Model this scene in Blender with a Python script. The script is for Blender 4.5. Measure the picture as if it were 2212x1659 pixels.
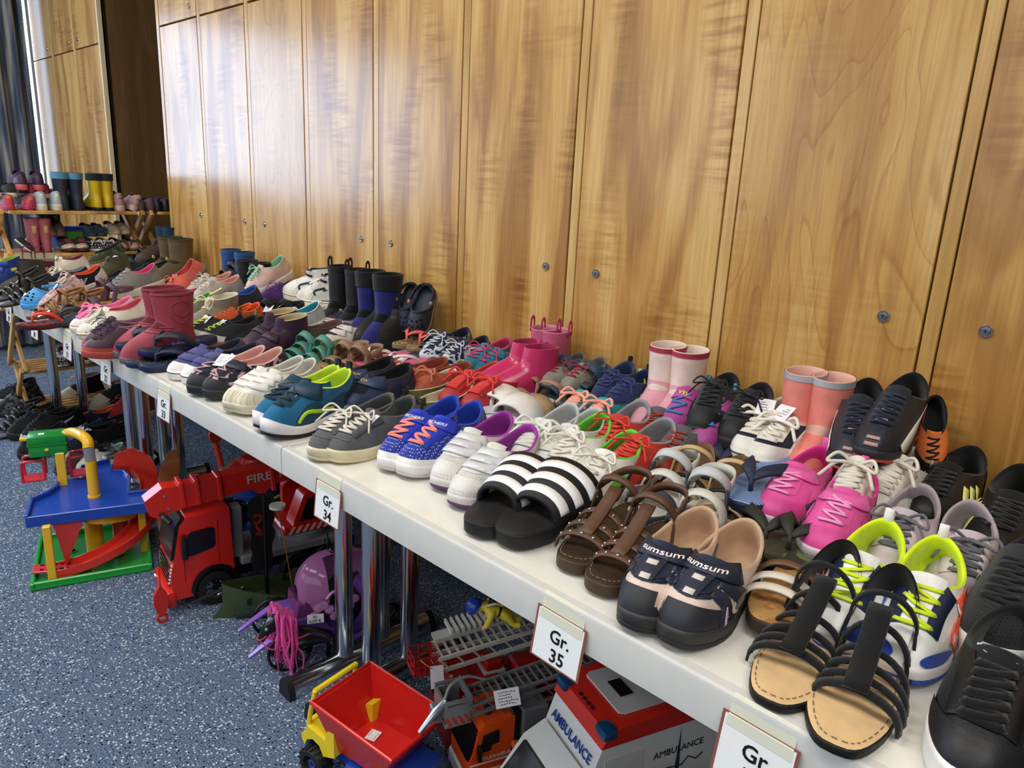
import bpy, bmesh, math, random
import numpy as np
from mathutils import Vector, Matrix
random.seed(4)
for o in list(bpy.data.objects):
    bpy.data.objects.remove(o)
S = bpy.context.scene
COL = S.collection
PI = math.pi

# ------------------------------------------------------------------ camera, world, lamps, exposure
cam = bpy.data.cameras.new('camera')
cam.sensor_fit = 'HORIZONTAL'; cam.sensor_width = 36.0; cam.lens = 25.883; cam.clip_start = 0.02
camo = bpy.data.objects.new('camera', cam); COL.objects.link(camo)
R_ = (0.71093999, 0.70164009, 0.04759753); U_ = (-0.21673769, 0.15421697, 0.96397194); D_ = (-0.66902101, 0.69564238, -0.26171086)
camo.matrix_world = Matrix(((R_[0], U_[0], -D_[0], 0.0), (R_[1], U_[1], -D_[1], -0.6395), (R_[2], U_[2], -D_[2], 1.2177), (0, 0, 0, 1)))
S.camera = camo
W = bpy.data.worlds.new('room_light'); S.world = W; W.use_nodes = True
W.node_tree.nodes['Background'].inputs[0].default_value = (0.86, 0.93, 1.0, 1)
W.node_tree.nodes['Background'].inputs[1].default_value = 0.07
def lamp(name, loc, tgt, sx, sy, power, col):
    l = bpy.data.lights.new(name, 'AREA'); l.shape = 'RECTANGLE'; l.size = sx; l.size_y = sy; l.energy = power; l.color = col
    o = bpy.data.objects.new(name, l); COL.objects.link(o); o.location = loc
    o.rotation_euler = (Vector(tgt) - Vector(loc)).to_track_quat('-Z', 'Y').to_euler()
    return o
for lx in (-3.9, -1.5, 0.9):
    for ly in (-0.75, -2.6):
        lamp('ceiling_lamp', (lx, ly, 2.88), (lx, ly, 0), 1.7, 0.7, 37 if ly > -1 else 24, (1.0, 0.965, 0.90))
lamp('window_daylight', (0.2, -5.2, 1.9), (0.2, 0.7, 1.0), 5.5, 1.7, 46, (0.9, 0.96, 1.0))
lamp('window_daylight', (-4.4, -5.2, 1.9), (-4.4, 0.7, 1.0), 2.6, 1.7, 34, (0.84, 0.93, 1.0))
V = S.view_settings
V.view_transform = 'Standard'; V.look = 'None'; V.exposure = 0.0; V.gamma = 1.0; V.use_curve_mapping = False

# ------------------------------------------------------------------ materials
def lin(c):
    if isinstance(c, str):
        c = [int(c[i:i + 2], 16) / 255 for i in (0, 2, 4)]
        c = [x / 12.92 if x <= 0.04045 else ((x + 0.055) / 1.055) ** 2.4 for x in c]
    return (c[0], c[1], c[2], 1)
_M = {}
def nodemat(name):
    m = bpy.data.materials.new(name); m.use_nodes = True
    nt = m.node_tree
    return m, nt, nt.nodes['Principled BSDF']
def nd(nt, t, **k):
    n = nt.nodes.new(t)
    for a, b in k.items():
        if a.startswith('i_'):
            n.inputs[a[2:].replace('_', ' ')].default_value = b
        else:
            setattr(n, a, b)
    return n
def ramp(nt, fac, stops, interp='LINEAR'):
    r = nt.nodes.new('ShaderNodeValToRGB'); r.color_ramp.interpolation = interp
    e = r.color_ramp.elements
    while len(e) < len(stops): e.new(0.5)
    for i, (p, c) in enumerate(stops):
        e[i].position = p; e[i].color = lin(c)
    nt.links.new(fac, r.inputs[0]); return r.outputs[0]
# F fabric, L leather, P glossy plastic, R rubber, G glitter, M metal, T translucent plastic, K matt paper
KINDS = {'F': (0.9, 0.25), 'L': (0.5, 0.4), 'P': (0.22, 0.5), 'R': (0.6, 0.4), 'G': (0.3, 0.6), 'M': (0.18, 0.5), 'T': (0.12, 0.5), 'K': (0.85, 0.2)}
def mat(c, kind='F', pat=None, c2=None, sc=1.0):
    key = (c, kind, pat, c2, sc)
    if key in _M: return _M[key]
    m, nt, b = nodemat('%s_%s' % ({'F': 'fabric', 'L': 'leather', 'P': 'plastic', 'R': 'rubber', 'G': 'glitter', 'M': 'metal', 'T': 'clear_plastic', 'K': 'paper'}[kind], c))
    r, sp = KINDS[kind]
    b.inputs['Roughness'].default_value = r; b.inputs['Specular IOR Level'].default_value = sp
    L = nt.links
    if kind == 'M': b.inputs['Metallic'].default_value = 1.0
    if kind == 'T': b.inputs['Transmission Weight'].default_value = 0.55
    tc = nd(nt, 'ShaderNodeTexCoord'); ob = tc.outputs['Object']
    base = None
    if pat in ('dots', 'leopard', 'camo', 'floral', 'zebra', 'mesh', 'glit', 'speck'):
        if pat in ('dots', 'mesh', 'speck'):
            v = nd(nt, 'ShaderNodeTexVoronoi', i_Scale=sc * {'dots': 130, 'mesh': 330, 'speck': 420}[pat], i_Randomness={'dots': 0.15, 'mesh': 0.0, 'speck': 1.0}[pat]); L.new(ob, v.inputs['Vector'])
            base = ramp(nt, v.outputs['Distance'], [(0.28, c2), (0.36, c)])
        elif pat == 'leopard':
            v = nd(nt, 'ShaderNodeTexVoronoi', i_Scale=170 * sc); L.new(ob, v.inputs['Vector'])
            base = ramp(nt, v.outputs['Distance'], [(0.22, '8a6a3c'), (0.3, c2), (0.5, c2), (0.56, c)])
        elif pat == 'glit':
            v = nd(nt, 'ShaderNodeTexVoronoi', i_Scale=500 * sc); L.new(ob, v.inputs['Vector'])
            mx = nd(nt, 'ShaderNodeMixRGB'); sx = nd(nt, 'ShaderNodeSeparateColor'); L.new(v.outputs['Color'], sx.inputs[0]); L.new(sx.outputs[0], mx.inputs[0])
            mx.inputs[1].default_value = lin(c); mx.inputs[2].default_value = lin(c2); base = mx.outputs[0]
        elif pat == 'camo':
            v = nd(nt, 'ShaderNodeTexVoronoi', i_Scale=42 * sc, distance='CHEBYCHEV'); L.new(ob, v.inputs['Vector'])
            sx = nd(nt, 'ShaderNodeSeparateColor'); L.new(v.outputs['Color'], sx.inputs[0])
            base = ramp(nt, sx.outputs[0], [(0.0, c), (0.35, c2), (0.6, '3b4032'), (0.8, '6a7148')], 'CONSTANT')
        else:
            v = nd(nt, 'ShaderNodeTexNoise', i_Scale={'floral': 60, 'zebra': 45}[pat] * sc, i_Detail=1.0); L.new(ob, v.inputs['Vector'])
            base = ramp(nt, v.outputs[0], [(0.5, c), (0.54, c2)] if pat == 'floral' else [(0.42, c), (0.45, c2), (0.55, c2), (0.58, c)])
    elif pat == 'stripes':
        w = nd(nt, 'ShaderNodeTexWave', i_Scale=38 * sc, i_Distortion=1.5, i_Detail=2.0); L.new(ob, w.inputs['Vector'])
        base = ramp(nt, w.outputs[0], [(0.45, c), (0.75, c2)])
    elif pat == 'lines':
        w = nd(nt, 'ShaderNodeTexWave', i_Scale=30 * sc, i_Distortion=0.0); L.new(ob, w.inputs['Vector'])
        base = ramp(nt, w.outputs[0], [(0.35, c), (0.5, c2)])
    n = nd(nt, 'ShaderNodeTexNoise', i_Scale=26.0, i_Detail=3.0); L.new(ob, n.inputs['Vector'])
    mx = nd(nt, 'ShaderNodeMixRGB', blend_type='MULTIPLY'); mx.inputs[0].default_value = 0.35 if kind in 'FLR' else 0.1
    if base is None: mx.inputs[1].default_value = lin(c)
    else: L.new(base, mx.inputs[1])
    L.new(ramp(nt, n.outputs[0], [(0.3, 'b4b4b4'), (0.62, 'ffffff')]), mx.inputs[2])
    L.new(mx.outputs[0], b.inputs['Base Color'])
    if kind in 'FLRG':
        n2 = nd(nt, 'ShaderNodeTexNoise', i_Scale={'F': 620.0, 'L': 130.0, 'R': 60.0, 'G': 500.0}[kind], i_Detail=2.0); L.new(ob, n2.inputs['Vector'])
        bp = nd(nt, 'ShaderNodeBump', i_Strength={'F': 0.35, 'L': 0.25, 'R': 0.12, 'G': 0.5}[kind], i_Distance=0.002); L.new(n2.outputs[0], bp.inputs['Height'])
        L.new(bp.outputs[0], b.inputs['Normal'])
    if kind == 'F':
        b.inputs['Sheen Weight'].default_value = 0.15
    _M[key] = m
    return m

def wood_mat(name, dark, mid, light, ripple=0.5, rough=0.28, rings=False, seed=0.0):
    m, nt, b = nodemat(name); L = nt.links
    b.inputs['Roughness'].default_value = rough; b.inputs['Specular IOR Level'].default_value = 0.5
    b.inputs['Coat Weight'].default_value = 0.25; b.inputs['Coat Roughness'].default_value = 0.16
    tc = nd(nt, 'ShaderNodeTexCoord')
    oi = nd(nt, 'ShaderNodeObjectInfo')
    cb = nd(nt, 'ShaderNodeCombineXYZ'); ml = nd(nt, 'ShaderNodeMath', operation='MULTIPLY'); ml.inputs[1].default_value = 37.0
    L.new(oi.outputs['Random'], ml.inputs[0]); L.new(ml.outputs[0], cb.inputs[0]); L.new(ml.outputs[0], cb.inputs[2])
    ad = nd(nt, 'ShaderNodeVectorMath', operation='ADD'); L.new(tc.outputs['Object'], ad.inputs[0]); L.new(cb.outputs[0], ad.inputs[1])
    def stretched(sx, sz):
        mp = nd(nt, 'ShaderNodeMapping'); mp.inputs['Scale'].default_value = (sx, sx, sz); L.new(ad.outputs[0], mp.inputs[0]); return mp.outputs[0]
    f = nd(nt, 'ShaderNodeTexNoise', i_Scale=1.0, i_Detail=3.0, i_Distortion=1.0); L.new(stretched(9, 1.1), f.inputs['Vector'])
    base = ramp(nt, f.outputs[0], [(0.36, dark), (0.5, mid), (0.62, light)])
    # cross ripple (fiddleback figure), broken up by a broad mask
    rp = nd(nt, 'ShaderNodeTexNoise', i_Scale=1.0, i_Detail=2.0, i_Distortion=0.4); L.new(stretched(7, 70), rp.inputs['Vector'])
    mk = nd(nt, 'ShaderNodeTexNoise', i_Scale=1.0, i_Detail=1.0); L.new(stretched(6, 3.2), mk.inputs['Vector'])
    mkc = ramp(nt, mk.outputs[0], [(0.48, '000000'), (0.66, 'ffffff')])
    mm = nd(nt, 'ShaderNodeMath', operation='MULTIPLY'); mm.inputs[1].default_value = ripple; L.new(mkc, mm.inputs[0])
    m2 = nd(nt, 'ShaderNodeMixRGB', blend_type='MULTIPLY'); L.new(mm.outputs[0], m2.inputs[0]); L.new(base, m2.inputs[1])
    L.new(ramp(nt, rp.outputs[0], [(0.36, 'b08a58'), (0.6, 'ffffff')]), m2.inputs[2])
    out = m2.outputs[0]
    if rings:
        g = nd(nt, 'ShaderNodeTexNoise', i_Scale=1.0, i_Detail=2.0, i_Distortion=0.6); L.new(stretched(4.5, 1.3), g.inputs['Vector'])
        mu = nd(nt, 'ShaderNodeMath', operation='MULTIPLY'); mu.inputs[1].default_value = 16.0; L.new(g.outputs[0], mu.inputs[0])
        fr = nd(nt, 'ShaderNodeMath', operation='FRACT'); L.new(mu.outputs[0], fr.inputs[0])
        m3 = nd(nt, 'ShaderNodeMixRGB', blend_type='MULTIPLY'); m3.inputs[0].default_value = 0.5; L.new(out, m3.inputs[1])
        L.new(ramp(nt, fr.outputs[0], [(0.0, 'ffffff'), (0.86, 'f4e6d0'), (0.95, 'c79f6c'), (1.0, 'ffffff')]), m3.inputs[2]); out = m3.outputs[0]
    gr = nd(nt, 'ShaderNodeTexNoise', i_Scale=1.0, i_Detail=3.0); L.new(stretched(160, 6), gr.inputs['Vector'])
    m4 = nd(nt, 'ShaderNodeMixRGB', blend_type='MULTIPLY'); m4.inputs[0].default_value = 0.35; L.new(out, m4.inputs[1])
    L.new(ramp(nt, gr.outputs[0], [(0.35, 'c8b090'), (0.6, 'ffffff')]), m4.inputs[2])
    L.new(m4.outputs[0], b.inputs['Base Color'])
    return m

# ------------------------------------------------------------------ mesh helpers
def link(name, me, m, parent):
    o = bpy.data.objects.new(name, me); COL.objects.link(o)
    if m is not None and not me.materials: me.materials.append(m)
    if parent is not None: o.parent = parent
    return o
def tag(o, label=None, cat=None, group=None, kind=None):
    if label: o['label'] = label
    if cat: o['category'] = cat
    if group: o['group'] = group
    if kind: o['kind'] = kind
    return o
def empty(name, M=None, label=None, cat=None, group=None, kind=None):
    o = bpy.data.objects.new(name, None); o.empty_display_size = 0.05; COL.objects.link(o)
    if M is not None: o.matrix_world = M
    return tag(o, label, cat, group, kind)
def frame(p, x, z=(0, 0, 1), s=1.0):
    x = Vector(x).normalized(); z = Vector(z); y = z.cross(x).normalized(); z = x.cross(y)
    return Matrix(((x.x * s, y.x * s, z.x * s, p[0]), (x.y * s, y.y * s, z.y * s, p[1]), (x.z * s, y.z * s, z.z * s, p[2]), (0, 0, 0, 1)))
class MB:
    """collects shapes into one mesh"""
    def __init__(s): s.b = bmesh.new()
    def box(s, c, d, rot=None, bev=0.0, seg=1, taper=None):
        r = bmesh.ops.create_cube(s.b, size=1.0); vs = r['verts']
        for v in vs:
            k = 1.0
            if taper and v.co.z > 0: v.co.x *= taper[0]; v.co.y *= taper[1]
            v.co = Vector((v.co.x * d[0], v.co.y * d[1], v.co.z * d[2]))
        if bev > 0:
            es = list({e for v in vs for e in v.link_edges})
            g = bmesh.ops.bevel(s.b, geom=vs + es, offset=bev, segments=seg, affect='EDGES', profile=0.5)
            vs = list({v for f in g['faces'] for v in f.verts} | {v for v in vs if v.is_valid})
        M = Matrix.Translation(c) @ (rot.to_4x4() if rot else Matrix())
        bmesh.ops.transform(s.b, matrix=M, verts=vs); return s
    def cyl(s, p0, p1, r0, r1=None, n=16, cap=True):
        r1 = r0 if r1 is None else r1
        p0 = Vector(p0); p1 = Vector(p1); d = p1 - p0
        M = Matrix.Translation((p0 + p1) / 2) @ d.to_track_quat('Z', 'Y').to_matrix().to_4x4()
        bmesh.ops.create_cone(s.b, cap_ends=cap, segments=n, radius1=r0, radius2=r1, depth=d.length, matrix=M); return s
    def sph(s, c, r, n=12, sc=(1, 1, 1)):
        M = Matrix.Translation(c) @ Matrix.Diagonal((r * sc[0], r * sc[1], r * sc[2], 1))
        bmesh.ops.create_uvsphere(s.b, u_segments=n, v_segments=max(6, n * 2 // 3), radius=1.0, matrix=M); return s
    def raw(s, Vs, Fs):
        vs = [s.b.verts.new(v) for v in Vs]
        for f in Fs:
            try: s.b.faces.new([vs[i] for i in f])
            except ValueError: pass
        return s
    def tube(s, pts, r, n=8, closed=False, caps=True):
        P = [Vector(p) for p in pts]; K = len(P); rs = r if isinstance(r, (list, tuple)) else [r] * K
        Vs = []; up = None
        for i in range(K):
            a = P[(i - 1) % K] if (closed or i > 0) else P[i]; c = P[(i + 1) % K] if (closed or i < K - 1) else P[i]
            t = (c - a).normalized()
            if up is None:
                up = Vector((0, 0, 1)) if abs(t.z) < 0.9 else Vector((1, 0, 0))
            x = t.cross(up).normalized(); up = x.cross(t).normalized()
            for j in range(n):
                q = 2 * PI * j / n
                Vs.append(P[i] + (x * math.cos(q) + up * math.sin(q)) * rs[i])
        Fs = []
        for i in range(K if closed else K - 1):
            for j in range(n):
                a = i * n + j; b_ = i * n + (j + 1) % n; k2 = ((i + 1) % K) * n
                Fs.append((a, b_, k2 + (j + 1) % n, k2 + j))
        if caps and not closed:
            Fs.append(tuple(range(n - 1, -1, -1))); Fs.append(tuple((K - 1) * n + j for j in range(n)))
        return s.raw(Vs, Fs)
    def lathe(s, prof, c=(0, 0, 0), axis=(0, 0, 1), n=24, sc=(1, 1)):
        Q = Vector(axis).to_track_quat('Z', 'Y').to_matrix(); Vs = []; Fs = []; K = len(prof)
        for i, (r, z) in enumerate(prof):
            for j in range(n):
                q = 2 * PI * j / n
                Vs.append(Vector(c) + Q @ Vector((r * math.cos(q) * sc[0], r * math.sin(q) * sc[1], z)))
        for i in range(K - 1):
            for j in range(n):
                Fs.append((i * n + j, i * n + (j + 1) % n, (i + 1) * n + (j + 1) % n, (i + 1) * n + j))
        if prof[0][0] > 1e-6: Fs.append(tuple(range(n - 1, -1, -1)))
        if prof[-1][0] > 1e-6: Fs.append(tuple((K - 1) * n + j for j in range(n)))
        return s.raw(Vs, Fs)
    def prism(s, poly, h0, h1, f=lambda u, v, h: (u, v, h)):
        n = len(poly)
        Vs = [f(u, v, h0) for u, v in poly] + [f(u, v, h1) for u, v in poly]
        Fs = [tuple(range(n - 1, -1, -1)), tuple(range(n, 2 * n))] + [(i, (i + 1) % n, n + (i + 1) % n, n + i) for i in range(n)]
        return s.raw(Vs, Fs)
    def build(s, name, m, parent=None, smooth=None, bevel=0.0):
        me = bpy.data.meshes.new(name)
        bmesh.ops.remove_doubles(s.b, verts=s.b.verts, dist=1e-6)
        bmesh.ops.recalc_face_normals(s.b, faces=s.b.faces)
        s.b.to_mesh(me); s.b.free()
        if smooth is not None:
            me.shade_smooth() if smooth >= 180 else me.set_sharp_from_angle(angle=math.radians(smooth))
        o = link(name, me, m, parent)
        return o
XZ = lambda y0=0.0: (lambda u, v, h: (u, h, v))      # prism poly in x,z extruded along y
YZ = lambda x0=0.0: (lambda u, v, h: (h, u, v))
def rot(a, ax='Z'): return Matrix.Rotation(a, 3, ax)
_font = {}
def text(body, M, size, m, parent, name='lettering', depth=0.0003, sx=1.0, warp=None, bold=0.0, align='CENTER'):
    c = bpy.data.curves.new('t', 'FONT'); c.body = body; c.size = size; c.align_x = align; c.align_y = 'CENTER'
    c.extrude = depth; c.offset = bold * size; c.resolution_u = 3
    o = bpy.data.objects.new('t', c); COL.objects.link(o)
    dg = bpy.context.evaluated_depsgraph_get(); dg.update()
    me = bpy.data.meshes.new_from_object(o.evaluated_get(dg)); bpy.data.objects.remove(o)
    me.name = name
    for v in me.vertices:
        p = Vector((v.co.x * sx, v.co.y, v.co.z))
        v.co = warp(p) if warp else M @ p
    me.materials.clear()
    return link(name, me, m, parent)
# ------------------------------------------------------------------ the setting
TZ = 0.72; WY = 0.80
fl = MB().raw([(-5.80, -5.2, 0), (2.4, -5.2, 0), (2.4, 2.2, 0), (-5.80, 2.2, 0)], [(0, 1, 2, 3)])
def carpet():
    m, nt, b = nodemat('blue_carpet'); L = nt.links
    b.inputs['Roughness'].default_value = 0.95; b.inputs['Specular IOR Level'].default_value = 0.1
    tc = nd(nt, 'ShaderNodeTexCoord'); ob = tc.outputs['Object']
    n = nd(nt, 'ShaderNodeTexNoise', i_Scale=260.0, i_Detail=2.0); L.new(ob, n.inputs['Vector'])
    base = ramp(nt, n.outputs[0], [(0.3, '333f55'), (0.5, '566680'), (0.7, '8191a4')])
    v = nd(nt, 'ShaderNodeTexVoronoi', i_Scale=150.0); L.new(ob, v.inputs['Vector'])
    sx = nd(nt, 'ShaderNodeSeparateColor'); L.new(v.outputs['Color'], sx.inputs[0])
    lt = nd(nt, 'ShaderNodeMath', operation='LESS_THAN'); lt.inputs[1].default_value = 0.36; L.new(v.outputs['Distance'], lt.inputs[0])
    gt = nd(nt, 'ShaderNodeMath', operation='GREATER_THAN'); gt.inputs[1].default_value = 0.60; L.new(sx.outputs[0], gt.inputs[0])
    a = nd(nt, 'ShaderNodeMath', operation='MULTIPLY'); L.new(lt.outputs[0], a.inputs[0]); L.new(gt.outputs[0], a.inputs[1])
    m1 = nd(nt, 'ShaderNodeMixRGB'); L.new(a.outputs[0], m1.inputs[0]); L.new(base, m1.inputs[1]); m1.inputs[2].default_value = lin('c3cdd2')
    g2 = nd(nt, 'ShaderNodeMath', operation='LESS_THAN'); g2.inputs[1].default_value = 0.2; L.new(sx.outputs[1], g2.inputs[0])
    a2 = nd(nt, 'ShaderNodeMath', operation='MULTIPLY'); L.new(lt.outputs[0], a2.inputs[0]); L.new(g2.outputs[0], a2.inputs[1])
    m2 = nd(nt, 'ShaderNodeMixRGB'); L.new(a2.outputs[0], m2.inputs[0]); L.new(m1.outputs[0], m2.inputs[1]); m2.inputs[2].default_value = lin('141a2b')
    L.new(m2.outputs[0], b.inputs['Base Color'])
    bp = nd(nt, 'ShaderNodeBump', i_Strength=0.6, i_Distance=0.004); L.new(n.outputs[0], bp.inputs['Height']); L.new(bp.outputs[0], b.inputs['Normal'])
    return m
tag(fl.build('floor', carpet()), 'blue grey speckled carpet floor', None, None, 'structure')
woodA = wood_mat('flamed_maple', 'a4773b', 'c69a56', 'd4ae6c', 0.6)
woodB = wood_mat('cathedral_maple', 'b08448', 'c49b55', 'cea766', 0.22, rings=True)
woodS = wood_mat('maple_strip', 'b38a48', 'c8a05c', 'd4b074', 0.15)
woodD = wood_mat('brown_panel', '5d4322', '6b4e2a', '775832', 0.1, rough=0.6)
woodR = wood_mat('rack_wood', 'a87838', 'c49450', 'd8ae6c', 0.1, rough=0.5)
dark = mat('1a130b', 'K')
steel = mat('c8c8c8', 'M'); 
P0 = -3.691; PER = 0.4179; DW = 0.3850     # first door's left edge, door pitch, door width
def lock_plate(parent, x, z, y, r=0.0112):
    k = MB().lathe([(r * 0.98, 0), (r, 0.002), (r * 0.9, 0.0042), (r * 0.72, 0.0042), (r * 0.66, 0.003), (r * 0.6, 0.003), (r * 0.52, 0.0052), (0, 0.0055)], (x, y, z), (0, -1, 0), 20)
    o = k.build('lock', steel, parent, 30)
    q = MB().box((x, y - 0.0056, z), (0.0016, 0.0006, 0.006)).build('keyhole', mat('0a0a0a', 'K'), parent)
    return o
def cabinet_run(name, x0, n, keys, label, xstart, xend):
    w = empty(name, Matrix.Translation((0, 0, 0)), label, None, None, 'structure')
    MB().box(((xstart + xend) / 2, WY + 0.03, 1.45), (xend - xstart, 0.02, 2.9)).build('backing_panel', dark, w)
    for i in range(n):
        x = x0 + i * PER
        for (z0, z1, lower) in ((0.06, 1.822, 1), (1.829, 2.9, 0)):
            m = woodB if (i % 5 == 2 and name == 'wall_right') else woodA
            if name == 'wall_right' and i == 7: m = woodB
            d = MB().box((0, 0, 0), (DW, 0.02, z1 - z0), None, 0.0012)
            o = d.build('door_panel', m, w); o.location = (x + DW / 2, WY + 0.010, (z0 + z1) / 2)
            k = keys[i]
            zk = 1.0167 if lower else 1.872
            xk = (DW / 2 - 0.066) * (1 if k == 'R' else -1)
            lk = lock_plate(o, xk, zk - (z0 + z1) / 2, -0.010)
        xs = x + DW + (PER - DW) / 2
        if xs < xend - 0.02:
            st = MB().box((0, 0, 0), (PER - DW - 0.0073, 0.02, 2.9), None, 0.0012).build('upright_strip', woodS, w); st.location = (xs, WY + 0.011, 1.45)
    return w
wr = cabinet_run('wall_right', P0, 11, 'RRLRLRLRLRL', 'long run of honey maple cabinet doors behind the shoe table', P0 - 0.037, P0 + 11 * PER)
ed = MB().box((P0 - 0.0185, WY + 0.013, 1.45), (0.030, 0.03, 2.9), None, 0.0015).build('edge_strip', woodS, wr)
MB().box((P0 - 0.01, WY + 0.42, 1.45), (0.02, 0.80, 2.9)).build('cabinet_side', woodD, wr)
fx = -5.743
wf = cabinet_run('wall_far', fx + 0.002, 3, 'RRL', 'maple cabinet doors beyond the alcove beside the curtain', fx - 0.01, fx + 3 * PER)
MB().box((fx + 3 * PER - 0.010, WY + 0.013, 1.45), (0.02, 0.03, 2.9), None, 0.0015).build('edge_strip', mat('e6d2ae', 'P'), wf)
al = MB().box((fx + 3 * PER - 0.012, WY + 0.63, 1.45), (0.02, 1.2, 2.9))
al.box(((P0 + fx + 3 * PER) / 2, WY + 1.24, 1.45), (P0 - fx - 3 * PER + 0.3, 0.02, 2.9))
tag(al.build('wall_alcove', woodD), 'dark brown panelled alcove between the cabinet runs', None, None, 'structure')
# far wall with its window, and the curtain before it
def white_wall():
    return mat('d9d6cc', 'K')
we = MB()
for (y0, y1, z0, z1) in ((-5.2, -2.4, 0, 2.9), (-2.4, 0.80, 0, 0.96), (-2.4, 0.80, 2.28, 2.9), (0.80, 2.2, 0, 2.9)):
    we.box((-5.85, (y0 + y1) / 2, (z0 + z1) / 2), (0.1, y1 - y0, z1 - z0))
tag(we.build('wall_end', white_wall()), 'pale end wall with the window', None, None, 'structure')
def glow(c, s):
    m, nt, b = nodemat('bright_sky_through_window'); b.inputs['Emission Color'].default_value = lin(c); b.inputs['Emission Strength'].default_value = s
    b.inputs['Base Color'].default_value = (0.02, 0.02, 0.02, 1); return m
wn = MB().raw([(-5.83, -2.4, 0.96), (-5.83, 0.8, 0.96), (-5.83, 0.8, 2.28), (-5.83, -2.4, 2.28)], [(0, 1, 2, 3)]).build('window_1', glow('c6deff', 7.5))
tag(wn, 'bright window in the end wall, mostly behind the curtain', None, None, 'structure')
wfm = MB()
for y in (-2.4, -1.4, -0.35, 0.755): wfm.box((-5.815, y, 1.62), (0.05, 0.05, 1.32))
for z in (0.98, 2.26): wfm.box((-5.815, -0.8, z), (0.05, 3.2, 0.05))
wfm.build('window_frame', mat('e8e8e6', 'P'), wn)
def curtain():
    m, nt, b = nodemat('blue_grey_curtain'); L = nt.links; b.inputs['Roughness'].default_value = 0.9
    tc = nd(nt, 'ShaderNodeTexCoord'); mp = nd(nt, 'ShaderNodeMapping'); mp.inputs['Scale'].default_value = (30, 30, 2.2); L.new(tc.outputs['Object'], mp.inputs[0])
    n = nd(nt, 'ShaderNodeTexNoise', i_Scale=1.0, i_Detail=3.0); L.new(mp.outputs[0], n.inputs['Vector'])
    L.new(ramp(nt, n.outputs[0], [(0.35, '3c465c'), (0.5, '67728a'), (0.62, 'a3a196')]), b.inputs['Base Color'])
    return m
Vs = []; Fs = []; NC = 110
for i in range(NC + 1):
    t = i / NC; y = 0.10 + t * 0.655
    for (j, z) in ((0, 0.03), (1, 0.8), (2, 1.7), (3, 2.85)):
        a = 0.035 * math.sin(t * 44 + 0.25 * j) + 0.014 * math.sin(t * 97 + j)
        Vs.append((-5.68 + a, y + 0.006 * math.sin(t * 60 + j), z))
    if i < NC:
        for j in range(3): Fs.append((i * 4 + j, i * 4 + j + 1, i * 4 + 5 + j, i * 4 + 4 + j))
cu = MB().raw(Vs, Fs).build('curtain', curtain(), None, 180)
tag(cu, 'blue grey pleated curtain hanging at the window', 'curtain')
cb = MB().tube([(-5.200, 0.457, 2.900), (-5.200, 0.463, 2.526), (-5.200, 0.457, 2.126), (-5.211, 0.429, 1.840), (-5.234, 0.377, 1.611), (-5.257, 0.309, 1.497), (-5.280, 0.229, 1.469), (-5.314, 0.137, 1.509), (-5.349, 0.057, 1.611), (-5.371, -0.114, 1.897)], 0.006, 8).build('cable', mat('15171c', 'R'), None, 180)
tag(cb, 'thin black cable looping down in front of the curtain', 'cable')

# ------------------------------------------------------------------ tables
tab_w = mat('e3e1d8', 'P'); tab_t = mat('cdcdca', 'P'); chrome = mat('d4d7dc', 'M')
def tables():
    def table(x0, x1, feet, label):
        t = empty('folding_table', Matrix.Translation(((x0 + x1) / 2, 0.395, 0)), label, 'table', 'folding tables in a row')
        cx = (x0 + x1) / 2; T = Matrix.Translation((-cx, -0.395, 0))
        def put(o): o.data.transform(T); return o
        g = 0.0012
        put(MB().box((cx, 0.395, TZ - 0.012), (x1 - x0 - 0.034, 0.757, 0.0235)).build('tabletop', tab_w, t))
        def rail(poly):   # edge profile swept along x
            return poly
        prof = [(0.0, -0.053), (0.0, -0.006), (0.0015, -0.0022), (0.005, -0.0004), (0.016, 0.0), (0.0165, -0.012), (0.012, -0.013), (0.012, -0.053)]
        for nm, f in (('edge_trim', lambda u, v, h: (h, u, TZ + v)), ('edge_trim', lambda u, v, h: (h, 0.79 - u, TZ + v))):
            put(MB().prism(prof, x0 + g, x1 - g, f).build(nm, tab_t, t, 25))
        put(MB().prism(prof, 0.0165, 0.79 - 0.0165, lambda u, v, h: (x0 + g + u, h, TZ + v - 0.0003)).build('edge_trim', tab_t, t, 25))
        put(MB().prism(prof, 0.0165, 0.79 - 0.0165, lambda u, v, h: (x1 - g - u, h, TZ + v - 0.0003)).build('edge_trim', tab_t, t, 25))
        put(MB().box((cx, 0.395, TZ - 0.035), (x1 - x0 - 0.1, 0.68, 0.02)).build('under_frame', mat('2a2a2c', 'R'), t))
        for fxx in feet:
            ft = put(MB().prism([(0.024 * math.cos(a), 0.006 + 0.045 * max(0, math.sin(a))) for a in [i * PI / 10 for i in range(11)]] + [(-0.024, 0.002), (0.024, 0.002)], 0.105, 0.53, lambda u, v, h: (fxx + u, h, v)).build('foot_bar', chrome, t, 40))
            for y in (0.101, 0.534):
                put(MB().prism([(0.026 * math.cos(a), 0.006 + 0.047 * max(0, math.sin(a))) for a in [i * PI / 10 for i in range(11)]] + [(-0.026, 0.0), (0.026, 0.0)], y - 0.008, y + 0.008, lambda u, v, h: (fxx + u, h, v)).build('end_cap', mat('17181b', 'R'), t, 40))
            for y in (0.262, 0.376):
                put(MB().cyl((fxx, y, 0.045), (fxx, y, TZ - 0.046), 0.0222, n=24).build('leg', chrome, t, 40))
        return t
    table(-1.209, 0.16, (-1.295, ), 'near folding table holding sizes 34 to 36')
    table(-2.578, -1.2092, (-1.412, -2.71), 'middle folding table holding sizes 32 and 33')
    table(-3.947, -2.5782, (-2.85, -3.86), 'far folding table next to the wooden rack')
tables()
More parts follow.
